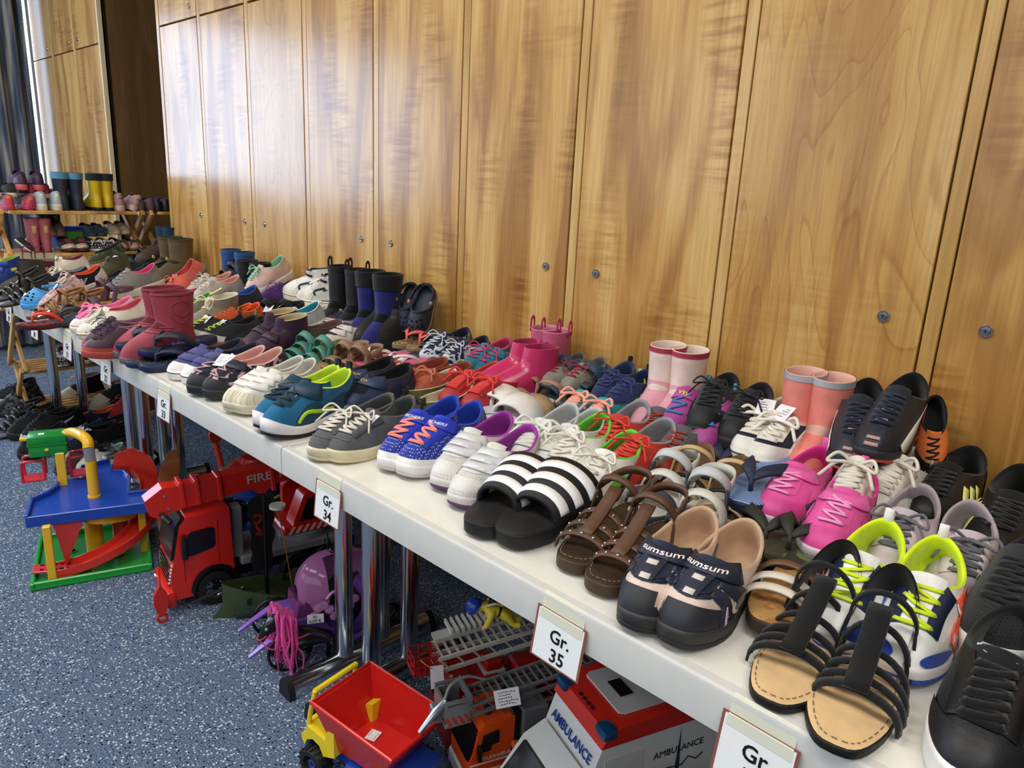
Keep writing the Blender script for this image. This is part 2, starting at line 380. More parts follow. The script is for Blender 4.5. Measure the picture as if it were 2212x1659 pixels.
# size signs taped to the front edge
def sign(x, num, w, lab, tilt=0.10, yaw=0.0, dz=0.0, h=0.071, ty=0.05):
    M = Matrix.Translation((x, -0.0015, TZ - 0.019 + dz)) @ Matrix.Rotation(yaw, 4, 'Y') @ Matrix.Rotation(-tilt, 4, 'X')
    t = empty('size_sign', M, lab, 'sign', 'size signs taped to the table edge')
    # local: x right, y into table, z up ; card hangs from z=0 downwards
    f = lambda u, v, hh: (u, -hh, v)
    MB().prism([(-w / 2, -h), (w / 2, -h), (w / 2, 0), (-w / 2, 0)], 0.0004, 0.0012, f).build('laminate_border', mat('8c5348', 'P'), t)
    b = 0.0035
    MB().prism([(-w / 2 + b, -h + b * 0.7), (w / 2 - b, -h + b * 0.7), (w / 2 - b, -b * 0.7), (-w / 2 + b, -b * 0.7)], 0.0012, 0.0016, f).build('card', mat('eef0f2', 'P'), t)
    blk = mat('141418', 'K')
    RX = Matrix.Rotation(PI / 2, 4, 'X')
    text('Gr.', Matrix.Translation((0.003, -0.0019, -h * 0.44)) @ RX, 0.0245, blk, t, bold=0.012)
    text(num, Matrix.Translation((0.003, -0.0019, -h * 0.80)) @ RX, 0.0245, blk, t, bold=0.012)
    rr = random.Random(num)
    tw = w * 0.84
    tp = [(-tw / 2, 0.020), (-tw / 2 + 0.001, -0.014), (-tw / 2 + tw * 0.5, -0.0145 + rr.uniform(-.001, .001)), (tw / 2, -0.0135), (tw / 2 - 0.0015, 0.004), (tw / 2 - 0.001, 0.020)]
    tm, nt, bb = nodemat('masking_tape'); bb.inputs['Base Color'].default_value = lin('e2e3cf'); bb.inputs['Roughness'].default_value = 0.7; bb.inputs['Alpha'].default_value = 0.8
    T2 = MB()
    T2.raw([(-tw / 2, 0.0032 + 0.0001, 0.0205), (tw / 2, 0.0032, 0.0205), (tw / 2, 0.0004, 0.0165), (-tw / 2, 0.0004, 0.0165), (-tw / 2, -0.0004, 0.0), (tw / 2, -0.0004, 0.0), (tw / 2, -0.0022, -0.002), (-tw / 2, -0.0022, -0.002), (-tw / 2 - 0.001, -0.0023, -0.0135), (tw / 2, -0.0023, -0.0145)],
           [(0, 1, 2, 3), (3, 2, 5, 4), (4, 5, 6, 7), (7, 6, 9, 8)])
    T2.build('tape', tm, t)
    return t
sign(-3.223, '29', 0.0800, 'size sign Gr. 29, farthest along the table edge')
sign(-2.880, '30', 0.0857, 'size sign Gr. 30 beside the red flip-flop')
sign(-2.514, '31', 0.0857, 'size sign Gr. 31 below the white canvas shoe')
sign(-2.168, '32', 0.0857, 'size sign Gr. 32 below the red rain boots')
sign(-1.763, '33', 0.0800, 'size sign Gr. 33 below the violet canvas shoes')
sign(-1.040, '34', 0.0811, 'size sign Gr. 34 near the table joint')
sign(-0.506, '35', 0.0811, 'size sign Gr. 35 below the brown sandals', 0.12, 0.03)
sign(-0.242, '36', 0.0834, 'size sign Gr. 36, nearest the camera, cut off', 0.14, 0.02)
# ------------------------------------------------------------------ shoes: one foot-shaped surface S(theta, v), every piece is laid on it
def arr(V): return [tuple(float(c) for c in v) for v in V]
def mesh_of(name, V, F, m, smooth=True):
    me = bpy.data.meshes.new(name); me.from_pydata(arr(V), [], F)
    if smooth: me.shade_smooth()
    me.materials.append(m); return me
def solid_ribbon(P, B, N, w, th, off=0.0):
    """flat strip along P, width along B, raised along N"""
    P = np.asarray(P, float); B = np.asarray(B, float); N = np.asarray(N, float); K = len(P)
    w = np.broadcast_to(np.asarray(w, float), (K,))[:, None]
    a = P + N * off - B * w / 2; b = P + N * off + B * w / 2; c = b + N * th - B * th * 0.3; d = a + N * th + B * th * 0.3
    V = np.stack([a, b, c, d], 1).reshape(-1, 3); F = []
    for i in range(K - 1):
        for j in range(4): F.append((i * 4 + j, i * 4 + (j + 1) % 4, i * 4 + 4 + (j + 1) % 4, i * 4 + 4 + j))
    F += [(3, 2, 1, 0), tuple((K - 1) * 4 + j for j in range(4))]
    return V, F
def merge(L):
    V = []; F = []; k = 0
    for v, f in L:
        V.append(np.asarray(v, float)); F += [tuple(i + k for i in q) for q in f]; k += len(v)
    return np.concatenate(V), F
def ntube(P, r, n=6):
    P = np.asarray(P, float); K = len(P); T = np.gradient(P, axis=0); T /= np.linalg.norm(T, axis=1)[:, None] + 1e-9
    u = np.array([0.3, 0.2, 1.0]); X = np.cross(T, u); X /= np.linalg.norm(X, axis=1)[:, None] + 1e-9; Y = np.cross(X, T)
    q = np.arange(n) * 2 * PI / n
    V = (P[:, None, :] + r * (np.cos(q)[None, :, None] * X[:, None, :] + np.sin(q)[None, :, None] * Y[:, None, :])).reshape(-1, 3)
    F = [(i * n + j, i * n + (j + 1) % n, (i + 1) * n + (j + 1) % n, (i + 1) * n + j) for i in range(K - 1) for j in range(n)]
    F += [tuple(range(n - 1, -1, -1)), tuple((K - 1) * n + j for j in range(n))]
    return V, F
def catmull(P, n=8):
    P = np.asarray(P, float); Q = np.vstack([2 * P[0] - P[1], P, 2 * P[-1] - P[-2]]); out = []
    for i in range(1, len(Q) - 2):
        t = np.linspace(0, 1, n, endpoint=False)[:, None]
        a, b, c, d = Q[i - 1], Q[i], Q[i + 1], Q[i + 2]
        out.append(0.5 * (2 * b + (c - a) * t + (2 * a - 5 * b + 4 * c - d) * t ** 2 + (3 * b - a - 3 * c + d) * t ** 3))
    out.append(P[-1:]); return np.vstack(out)
class Last:
    def __init__(s, L=0.24, W=0.088, zs=0.022, zh=None, toe=0.046, hb=0.078, hs=0.055, hf=0.078, xc=0.083, ca=0.064, cb=0.034, pw=0.72, shaft=0.0, spring=0.010, topa=None, topb=None, topx=None, lean=0.0, cut=None):
        s.__dict__.update(locals()); s.zh = zs if zh is None else zh
    def outline(s, th, k=1.0, dz=0.0):
        th = np.asarray(th, float); c = np.cos(th); n = np.sin(th)
        x = s.L / 2 + s.L / 2 * np.sign(c) * np.abs(c) ** 0.9 * (1 if k == 1 else 1)
        u = np.clip(x / s.L, 0, 1)
        g = 0.80 - 0.06 * np.exp(-((u - 0.40) / 0.2) ** 2) + 0.20 * np.exp(-((u - 0.72) / 0.24) ** 2)
        y = np.sign(n) * np.abs(n) ** s.pw * s.W / 2 * g + 0.006 * np.sin(u * 2.6 - 0.4)
        cx = s.L * 0.5
        return np.stack([cx + (x - cx) * (1 - (1 - k) * 0.4), y * k, s.sole_z(u) + dz], -1)
    def sole_z(s, u):
        u = np.asarray(u, float)
        return s.zs + (s.zh - s.zs) * np.clip(1 - u / 0.62, 0, 1) ** 0.8 + s.bot(u)
    def bot(s, u):
        return s.spring * np.clip((np.asarray(u) - 0.68) / 0.32, 0, 1) ** 2
    def collar(s, th):
        c = np.cos(th); n = np.sin(th)
        z = np.where(c < 0, s.hs + (s.hb - s.hs) * np.abs(c) ** 1.7, s.hs + (s.hf - s.hs) * np.abs(c) ** 1.5)
        return np.stack([s.xc + s.ca * c * np.where(c < 0, 1.0, 1.0), s.cb * n, z + s.zh], -1)
    def S0(s, th, v):
        th = np.asarray(th, float); v = np.asarray(v, float); th, v = np.broadcast_arrays(th, v)
        O = s.outline(th); C = s.collar(th)
        if s.shaft: vv = np.clip(v / 0.55, 0, 1)
        else: vv = v
        c = np.cos(th); cf = np.clip(c, 0, 1)[..., None]; n = np.sin(th)
        out = np.stack([c, n * 0.9, 0 * c], -1)
        H = (C[..., 2] - O[..., 2])[..., None]
        up = np.array([0, 0, 1.0])
        h1 = (0.50 * H) * (1 - cf) + cf * (s.toe * (0.74 if s.shaft else 0.60))
        P1 = O + out * 0.002 + up * h1
        k = 0.12 + 0.32 * cf
        zt = (O[..., 2] + s.toe * (0.95 if s.shaft else 0.78))[..., None] * np.array([0, 0, 1.0]); zc = C[..., 2][..., None] * np.array([0, 0, 1.0])
        P2 = C + (O - C) * np.array([1, 1, 0]) * k - up * H * 0.28 * (1 - cf) + (zt - zc) * cf * 0.62
        t = vv[..., None]
        R = (1 - t) ** 3 * O + 3 * (1 - t) ** 2 * t * P1 + 3 * (1 - t) * t * t * P2 + t ** 3 * C
        if s.shaft:
            w = np.clip((v - 0.55) / 0.45, 0, 1)[..., None]
            ta = s.topa or s.ca * 0.95; tb = s.topb or s.cb * 1.15; tx = s.topx if s.topx is not None else s.xc
            T = np.stack([tx + ta * c + 0 * n, tb * n, np.full_like(c, s.zh + s.shaft) + s.lean * c], -1)
            R = R + (T - C) * (w + 0.12 * np.sin(w * PI) * 0)
        return R
    def frame(s, th, v, e=2e-3):
        P = s.S0(th, v); a = s.S0(np.asarray(th) + e, v) - s.S0(np.asarray(th) - e, v)
        vv = np.clip(np.asarray(v, float), 0.0, 1.0)
        b = s.S0(th, vv + e) - s.S0(th, vv - e)
        N = np.cross(a, b); N /= np.linalg.norm(N, axis=-1)[..., None] + 1e-12
        return P, N
    def patch(s, t0, t1, v0, v1, nt, nv, off=0.0, fn=None):
        th = np.linspace(t0, t1, nt)[None, :]; v = np.linspace(v0, v1, nv)[:, None]
        th, v = np.broadcast_arrays(th, v)
        if fn: th, v = fn(th, v)
        P, N = s.frame(th, v); P = P + N * off
        F = [(i * nt + j, i * nt + j + 1, i * nt + nt + j + 1, i * nt + nt + j) for i in range(nv - 1) for j in range(nt - 1)]
        return P.reshape(-1, 3), F
    def ribbon(s, uv, w, th=0.0012, off=0.0006, n=14, curve=True):
        uv = np.asarray(uv, float)
        if curve and len(uv) > 2: uv = catmull(uv, max(3, n // (len(uv) - 1)))
        else:
            q = np.linspace(0, 1, n); s0 = np.linspace(0, 1, len(uv)); uv = np.stack([np.interp(q, s0, uv[:, i]) for i in range(2)], 1)
        P, N = s.frame(uv[:, 0], uv[:, 1]); T = np.gradient(P, axis=0); B = np.cross(N, T); B /= np.linalg.norm(B, axis=1)[:, None] + 1e-12
        if hasattr(w, '__len__'): w = np.interp(np.linspace(0, 1, len(P)), np.linspace(0, 1, len(w)), w)
        return solid_ribbon(P, B, N, w, th, off)
    def disc(s, tc, vc, rt, rv, off=0.0012, n=18, sq=1.0):
        a = np.linspace(0, 2 * PI, n, endpoint=False); L = []
        rows = []
        for r in (1.0, 0.66, 0.33):
            P, N = s.frame(tc + rt * r * np.sign(np.cos(a)) * np.abs(np.cos(a)) ** sq, vc + rv * r * np.sign(np.sin(a)) * np.abs(np.sin(a)) ** sq); rows.append(P + N * off)
        P, N = s.frame(np.array(tc), np.array(vc)); rows.append((P + N * off)[None])
        V = np.concatenate(rows); F = [(i * n + j, i * n + (j + 1) % n, i * n + n + (j + 1) % n, i * n + n + j) for i in range(2) for j in range(n)] + [(2 * n + j, 2 * n + (j + 1) % n, 3 * n) for j in range(n)]
        return V, F
    def upper(s, q=1, v1=1.0):
        nt, nv = (40, 11) if q else (28, 8)
        if s.shaft: nv += 5
        th = np.linspace(-PI, PI, nt, endpoint=False)[None, :]; v = np.linspace(0, v1, nv)[:, None]
        th, v = np.broadcast_arrays(th, v); P = s.S0(th, v).reshape(-1, 3)
        F = [(i * nt + j, i * nt + (j + 1) % nt, i * nt + nt + (j + 1) % nt, i * nt + nt + j) for i in range(nv - 1) for j in range(nt)]
        return P, F
    def lining(s, q=1, t=0.005, vlo=0.25):
        nt, nv = (40, 8) if q else (28, 6)
        th = np.linspace(-PI, PI, nt, endpoint=False)
        rows = []
        P, N = s.frame(th, np.full(nt, 1.0)); C = P
        inw = -np.stack([np.cos(th), np.sin(th) * 1.0, 0 * th], -1)
        rows.append(C); rows.append(C + inw * t * 0.5 + np.array([0, 0, t * 0.45])); rows.append(C + inw * t + np.array([0, 0, -0.001]))
        for v in np.linspace(0.93, vlo, nv):
            P, N = s.frame(th, np.full(nt, v)); rows.append(P - N * t)
        ins = s.outline(th, 0.80, 0.004); rows.append(ins); rows.append(ins * 0 + np.array([s.L * 0.45, 0, s.sole_z(0.45) + 0.004]))
        V = np.concatenate(rows); K = len(rows)
        F = [(i * nt + j, i * nt + nt + j, i * nt + nt + (j + 1) % nt, i * nt + (j + 1) % nt) for i in range(K - 1) for j in range(nt)]
        return V, F
    def sole(s, flare=1.03, z0=0.0, frac=(0.0, 1.0), lip=0.0025, nt=40, rise=0.0, dish=False):
        th = np.linspace(-PI, PI, nt, endpoint=False); rows = []
        O = s.outline(th); u = O[:, 0] / s.L; zt = O[:, 2]; zb = s.bot(u)
        ctr = np.array([s.L * 0.5, 0, 0]); 
        def ring(f, k, e=0.0):
            R = O.copy(); R[:, :2] = ctr[:2] + (O[:, :2] - ctr[:2]) * np.array([1 + (k - 1) * 0.4, k]); R[:, 2] = zb + (zt - zb) * f + e + (rise * np.clip((u - 0.8) / 0.2, 0, 1) + rise * 0.5 * np.clip((0.12 - u) / 0.12, 0, 1) if f > 0.9 else 0); return R
        f0, f1 = frac
        seq = [(f0, flare - 0.03), (f0 + 0.12 * (f1 - f0), flare), (f0 + 0.8 * (f1 - f0), flare), (f1, flare - 0.012), (f1, 0.93)]
        for f, k in seq: rows.append(ring(f, k, lip if f == 1.0 and k > 0.95 else 0.0))
        if dish: rows.append(ring(0.7, 0.90))
        V = np.concatenate(rows); K = len(rows)
        F = [(i * nt + j, i * nt + (j + 1) % nt, i * nt + nt + (j + 1) % nt, i * nt + nt + j) for i in range(K - 1) for j in range(nt)]
        F += [tuple(range(nt - 1, -1, -1)), tuple((K - 1) * nt + j for j in range(nt))]
        return V, F
    def arch(s, x0, x1, h, w, th=0.0025, a0=0.0, a1=1.0, n=15, k=0.98, hx=0.0, pk=0.5, off=0.0, sb=0.0):
        """strap over the foot from the right edge at x0 to the left edge at x1"""
        t = np.linspace(a0, a1, n); x = x0 + (x1 - x0) * t + hx * np.sin(t * PI)
        u = np.clip(x / s.L, 0, 1); g = 0.80 - 0.06 * np.exp(-((u - 0.40) / 0.2) ** 2) + 0.20 * np.exp(-((u - 0.72) / 0.24) ** 2)
        sn = np.abs(np.sin(np.arccos(np.clip(np.sign(2 * u - 1) * np.abs(2 * u - 1) ** (1 / 0.9), -1, 1))))
        hw = s.W / 2 * g * sn ** s.pw * k
        ang = PI * t; y = -np.cos(ang) * hw; z = s.sole_z(u) - 0.004 + (h + 0.004) * np.abs(np.sin(ang)) ** 0.75
        P = np.stack([x, y, z], 1); N = np.stack([0.25 * np.ones(n), -np.cos(ang) * 0.9, np.sin(ang) + 0.05], 1); N /= np.linalg.norm(N, axis=1)[:, None]
        T = np.gradient(P, axis=0); B = np.cross(N, T); B /= np.linalg.norm(B, axis=1)[:, None]
        N = np.cross(T, B); N /= np.linalg.norm(N, axis=1)[:, None]
        return solid_ribbon(P + B * sb, B, N, w, th, off)
    def heel_loop(s, x, z, w, th=0.0025, zc=None, ext=0.0, wid=None, n=17):
        """strap round the back of the heel, ends at x on both sides"""
        a = np.linspace(-PI / 2, PI / 2, n); xb = 0.012; hw = (wid or s.W * 0.36)
        X = x - (x - xb) * np.cos(a) ** 0.7; Y = hw * np.sign(np.sin(a)) * np.abs(np.sin(a)) ** 0.8; zc = z if zc is None else zc
        Z = z + (zc - z) * np.cos(a) + s.zh
        P = np.stack([X, Y, Z], 1); N = np.stack([-np.cos(a), np.sin(a), 0 * a], 1); B = np.tile([0, 0, 1.0], (n, 1))
        return solid_ribbon(P, B, N, w, th)
KB = {}      # built shoe kinds: list of (part name, mesh, [sub parts])
TAGPAPER = mat('eceaf0', 'K'); INK = mat('3b3b4a', 'K')
def bow(s, th0, v, r, size, wob=0.0, flat=True):
    P0, N0 = s.frame(th0, v); L = []
    for sg in (-1, 1):
        c = [P0, P0 + np.array([0.25 * size, sg * 0.8 * size, 0.55 * size]), P0 + np.array([0.75 * size, sg * 1.15 * size, 0.15 * size]), P0 + np.array([0.55 * size, sg * 0.45 * size, 0.25 * size]), P0 + N0 * 0.003]
        L.append(ntube(catmull(c, 5), r))
        e = [P0 + N0 * 0.003, P0 + np.array([0.5 * size, sg * 0.7 * size, 0.0]) + N0 * 0.006, P0 + np.array([1.25 * size, sg * (1.3 + wob) * size, -0.55 * size])]
        L.append(ntube(catmull(e, 5), r))
    L.append(ntube([P0 + np.array([0, -r * 2, 0.002]), P0 + np.array([0, r * 2, 0.002])], r * 2.2))
    return L
def price_tag(parts, s, at, size=(0.03, 0.042), turn=0.3, col=None, lines=4, tiltz=0.5):
    """paper tag tied on: card facing up and outward"""
    x, y, z = at; Q = Matrix.Translation(at) @ Matrix.Rotation(turn, 4, 'Z') @ Matrix.Rotation(tiltz, 4, 'Y')
    w, h = size; V = [Q @ Vector(p) for p in ((0, -w / 2, 0), (h, -w / 2, 0), (h, w / 2, 0), (0, w / 2, 0), (0, -w / 2, -0.0008), (h, -w / 2, -0.0008), (h, w / 2, -0.0008), (0, w / 2, -0.0008))]
    F = [(0, 1, 2, 3), (7, 6, 5, 4), (0, 4, 5, 1), (1, 5, 6, 2), (2, 6, 7, 3), (3, 7, 4, 0)]
    m = mesh_of('price_tag', V, F, TAGPAPER if col is None else mat(col, 'K'), False)
    L = []; rr = random.Random(int(abs(x * 9e4) + abs(y * 7e4)))
    for i in range(lines):
        xx = h * (0.25 + 0.6 * i / max(1, lines)); y0 = -w * rr.uniform(0.2, 0.38); y1 = y0 + w * rr.uniform(0.25, 0.6)
        pts = [Q @ Vector((xx + rr.uniform(-.0012, .0012), y0 + (y1 - y0) * k / 7, 0.0002)) for k in range(8)]
        B = np.tile(np.array(Q.to_3x3() @ Vector((1, 0, 0))), (8, 1)); N = np.tile(np.array(Q.to_3x3() @ Vector((0, 0, 1))), (8, 1))
        L.append(solid_ribbon([tuple(p) for p in pts], B, N, 0.0011, 0.0002))
    V, F = merge(L)
    parts.append(('price_tag', m, [('handwriting', mesh_of('handwriting', V, F, INK, False))]))

def mk(parts, name, vf, c, kind='F', smooth=True, pat=None, c2=None, sc=1.0, sub=None):
    if isinstance(vf, list): vf = merge(vf)
    parts.append((name, mesh_of(name, vf[0], vf[1], mat(c, kind, pat, c2, sc), smooth), sub or []))
_FLIP = {}
def word(parts, make):
    r = []
    for sg in (1, -1):
        o = make(sg); r.append(o.data); bpy.data.objects.remove(o)
    parts.append(('lettering', r[0], [])); _FLIP[r[0].name] = r[1]
FX = Matrix.Diagonal((-1, 1, 1, 1))
def lettering(parts, s, body, size, uv, axis='th', c='f4f4f4', up=1, flip=False, off=0.0035, bold=0.01, spread=1.0):
    """printed word laid over the shoe surface around (theta, v)"""
    th0, v0 = uv
    e = 0.01
    dT = np.linalg.norm(s.S0(th0 + e, v0) - s.S0(th0 - e, v0)) / (2 * e); dV = np.linalg.norm(s.S0(th0, v0 + e) - s.S0(th0, v0 - e)) / (2 * e)
    def warp_(p, sg):
        a, b = p.x * spread * sg, p.y
        if axis == 'th': th = th0 + up * a / dT; v = v0 + up * b / dV
        else: th = th0 - up * b / dT; v = v0 + up * a / dV
        P, N = s.frame(np.array(th), np.array(v)); q = P + N * (off + p.z); return Vector(q)
    word(parts, lambda sg: text(body, None, size, mat(c, 'K'), None, warp=lambda p: warp_(p, sg), depth=0.0002, bold=bold))

def sneaker(k, up, lin_, sole, s=None, toe=None, heel=None, lace=None, tongue=None, straps=(), marks=(), outsole=None, side=None, upk='F', upat=None, up2=None, upsc=1.0, rows=6, bows=True, lacew=0.005, pull=None, foxing=None, eyestay=None, tagat=None, words=(), soleK='R', lw=0.30, q=1, stripe=None, cap=None, rise=0.0, tagcol=None, discs=(), toer=(-1.15, 1.15)):
    s = s or Last(); p = []
    if outsole:
        mk(p, 'outsole', s.sole(1.055, frac=(0.0, 0.3)), outsole, 'R'); mk(p, 'midsole', s.sole(1.065, frac=(0.3, 1.0), rise=rise), sole, soleK)
    else: mk(p, 'sole', s.sole(1.065, rise=rise), sole, soleK)
    if stripe: 
        th = np.linspace(-PI * 0.98, PI * 0.98, 60); O = s.outline(th); ctr = np.array([s.L * .5, 0, 0]); P = O.copy(); P[:, :2] = ctr[:2] + (O[:, :2] - ctr[:2]) * np.array([1.026, 1.067]); P[:, 2] = s.bot(O[:, 0] / s.L) + (O[:, 2] - s.bot(O[:, 0] / s.L)) * 0.82
        N = np.stack([np.cos(th), np.sin(th), 0 * th], 1); mk(p, 'sole_stripe', solid_ribbon(P, np.tile([0, 0, 1.0], (60, 1)), N, 0.0022, 0.0006), stripe, 'R')
    mk(p, 'upper', s.upper(q), up, upk, True, upat, up2, upsc)
    mk(p, 'lining', s.lining(q), lin_, 'F')
    if toe: mk(p, 'toe_cap', s.patch(toer[0], toer[1], -0.0, 0.40, 24, 6, 0.0014, lambda t, v: (t, v * (1 - 0.35 * (t / 1.15) ** 2))), toe[0], toe[1] if len(toe) > 1 else 'R')
    if cap: mk(p, 'toe_guard', s.patch(-1.3, 1.3, -0.0, 0.17, 24, 4, 0.0013), cap, 'R')
    if heel: mk(p, 'heel_counter', s.patch(PI - 1.15, PI + 1.15, 0.0, 0.80, 20, 6, 0.0013, lambda t, v: (t, v * (1 - 0.45 * ((t - PI) / 1.15) ** 2))), heel, 'L')
    if side:
        for sg in (-1, 1): mk(p, 'side_panel', s.patch(sg * 0.95, sg * 2.1, 0.0, 0.62, 14, 6, 0.0011, lambda t, v: (t, v * (1 - 0.3 * np.cos((np.abs(t) - 1.5) * 4) ** 2))), side, 'L')
    if eyestay:
        for sg in (-1, 1): mk(p, 'eyestay', s.ribbon([(sg * 0.42, 0.44), (sg * 0.5, 0.7), (sg * 0.75, 0.93)], 0.017, 0.0012), eyestay, 'L')
    tz = tongue or (up if lace or straps else None)
    if tz:
        P, F = s.patch(-0.55, 0.55, 0.50, 1.0, 9, 6, 0.0008); top = P[-9:]; ext = top + np.array([-0.006, 0, 0.010]) * (1 - 0.4 * np.abs(np.linspace(-1, 1, 9)) ** 2)[:, None]; ext2 = ext - np.array([0.005, 0, 0.001])
        V = np.concatenate([P, ext, ext2]); n0 = len(P) // 9
        F = F + [((n0 - 1 + i) * 9 + j, (n0 - 1 + i) * 9 + j + 1, (n0 + i) * 9 + j + 1, (n0 + i) * 9 + j) for i in range(2) for j in range(8)]
        mk(p, 'tongue', (V, F), tz, 'F')
    for nm, c, dd in discs: mk(p, nm, s.disc(*dd), c, 'F')
    for nm, c, uv, w in marks: mk(p, nm, s.ribbon(uv, w, 0.0007, 0.0012), c, 'L')
    if lace:
        L = []; vs = np.linspace(0.50, 0.93 if not s.shaft else 0.97, rows)
        for i, v in enumerate(vs):
            t = lw + 0.18 * (v - 0.5); L.append(s.ribbon([(-t - .03, v), (0, v + 0.012), (t + .03, v)], lacew, 0.0016, 0.0022, 10))
            if i < rows - 1:
                L.append(s.ribbon([(-t, v), (0, (v + vs[i + 1]) / 2), (t + .02, vs[i + 1])], lacew * 0.9, 0.0014, 0.0034, 8))
        if bows: L += bow(s, 0.0, 0.96, lacew * 0.34, 0.030)
        mk(p, 'laces', L, lace, 'F')
    for st in straps:
        v, w, a0, a1, c = st[:5]; mk(p, 'strap', s.ribbon([(a0, v - 0.05), (a0 * .5 + a1 * .5, v), (a1, v - 0.05)], w, 0.0024, 0.002, 16), c, st[5] if len(st) > 5 else 'L')
    if pull:
        P, N = s.frame(PI, 1.0); x, y, z = P; h = 0.014; r = 0.004
        C = catmull([(x - .002, 0, z - .006), (x - .006, 0, z + h * .6), (x + .001, 0, z + h), (x + .004, 0, z + h * .4), (x + .003, 0, z - .004)], 5)
        T = np.gradient(C, axis=0); B = np.tile([0, 1.0, 0], (len(C), 1)); N = np.cross(T, B); N /= np.linalg.norm(N, axis=1)[:, None]
        mk(p, 'pull_loop', solid_ribbon(C, B, N, 0.011, 0.0014), pull, 'F')
    for wd in words: lettering(p, s, *wd[:3], **(wd[3] if len(wd) > 3 else {}))
    if tagat: price_tag(p, s, tagat[:3], turn=tagat[3] if len(tagat) > 3 else 0.4, col=tagcol)
    KB[k] = (p, s.L)
def rainboot(k, up, sole, trim, s=None, lin_=None, cap=None, q=1, cuff=None, upper2=None, ridges=0, upk='R', loops=None, cuffh=0.86, marks=()):
    s = s or Last(L=0.235, W=0.088, zs=0.016, toe=0.056, hb=0.085, hs=0.085, hf=0.10, xc=0.062, ca=0.052, cb=0.036, shaft=0.215, topa=0.058, topb=0.045, topx=0.060)
    p = []
    mk(p, 'sole', s.sole(1.05), sole, 'R')
    mk(p, 'boot_body', s.upper(q), up, upk)
    mk(p, 'lining', s.lining(q, 0.003, 0.6), lin_ or up, 'F')
    if trim: mk(p, 'top_trim', s.patch(-PI, PI, 0.945, 1.0, 41, 3, 0.0014), trim, 'R')
    if cap: mk(p, 'lower_panel', s.patch(-PI, PI, 0.0, 0.62, 41, 9, 0.0012, lambda t, v: (t, v * (1 - 0.22 * np.clip(-np.cos(t), 0, 1)))), cap, upk)
    if cuff: mk(p, 'cuff', s.patch(-PI, PI, cuffh, 1.03, 41, 5, 0.003), cuff, 'F')
    for i in range(ridges):
        v = 0.42 + 0.05 * i; mk(p, 'ridge', s.ribbon([(-1.2, v + .04), (-.6, v), (0, v - .01), (.6, v), (1.2, v + .04)], 0.004, 0.0018, 0.0004, 20), up, upk)
    if ridges:
        for sg in (-1, 1):
            mk(p, 'side_emblem', [s.ribbon([(sg * 1.7, 0.70), (sg * 1.25, 0.76), (sg * 1.2, 0.85), (sg * 1.65, 0.90), (sg * 2.1, 0.85), (sg * 2.1, 0.76), (sg * 1.7, 0.70)], 0.003, 0.0016, 0.0003, 30), s.ribbon([(sg * 1.0, 0.72), (sg * 1.6, 0.62), (sg * 2.3, 0.74)], 0.003, 0.0016, 0.0003, 14)], up, upk)
    for nm, c, uv, w in marks: mk(p, nm, s.ribbon(uv, w, 0.0010, 0.0012), c, 'R')
    if loops:
        for sg in (-1, 1):
            P, N = s.frame(sg * PI / 2, 1.0); x, y, z = P
            C = catmull([(x - .012, y, z - .012), (x - .012, y, z + .02), (x, y, z + .03), (x + .012, y, z + .02), (x + .012, y, z - .012)], 4); T = np.gradient(C, axis=0); N = np.tile([0, sg, 0.0], (len(C), 1)); B = np.cross(N, T); B /= np.linalg.norm(B, axis=1)[:, None]
            mk(p, 'pull_loop', solid_ribbon(C, B, N, 0.011, 0.002), loops, 'R')
    KB[k] = (p, s.L)
def footbed(p, s, top, side, pat=None, c2=None, edge=None, sc=1.0, tk='L', name='footbed', sk='R'):
    mk(p, 'sole', s.sole(1.0, lip=0.0, dish=True), side, sk)
    th = np.linspace(-PI, PI, 44, endpoint=False); a = s.outline(th, 0.97, 0.0006); b = s.outline(th, 0.90, 0.0022); c = s.outline(th, 0.55, 0.0016)
    rows = [a, b, c]; V = np.concatenate(rows + [np.array([[s.L * 0.5, 0, s.sole_z(0.5) + 0.0016]])])
    F = [(i * 44 + j, i * 44 + (j + 1) % 44, i * 44 + 44 + (j + 1) % 44, i * 44 + 44 + j) for i in range(2) for j in range(44)] + [(88 + j, 88 + (j + 1) % 44, 132) for j in range(44)]
    mk(p, name, (V, F), top, tk, True, pat, c2, sc)
    if edge:
        o = s.outline(th, 0.86, 0.0032); o = np.vstack([o, o[:1]])
        L = []
        for i in range(0, 44, 1):
            a_, b_ = o[i], o[i + 1]; d = (b_ - a_)
            L.append(solid_ribbon(np.stack([a_, a_ + d * 0.6]), np.tile(np.cross([0, 0, 1.0], d / (np.linalg.norm(d) + 1e-9)), (2, 1)), np.tile([0, 0, 1.0], (2, 1)), 0.0009, 0.0003))
        mk(p, 'stitching', L, edge, 'F')
FS = lambda **k: Last(**{**dict(L=0.24, W=0.09, zs=0.018, zh=0.022, spring=0.006, pw=0.62), **k})
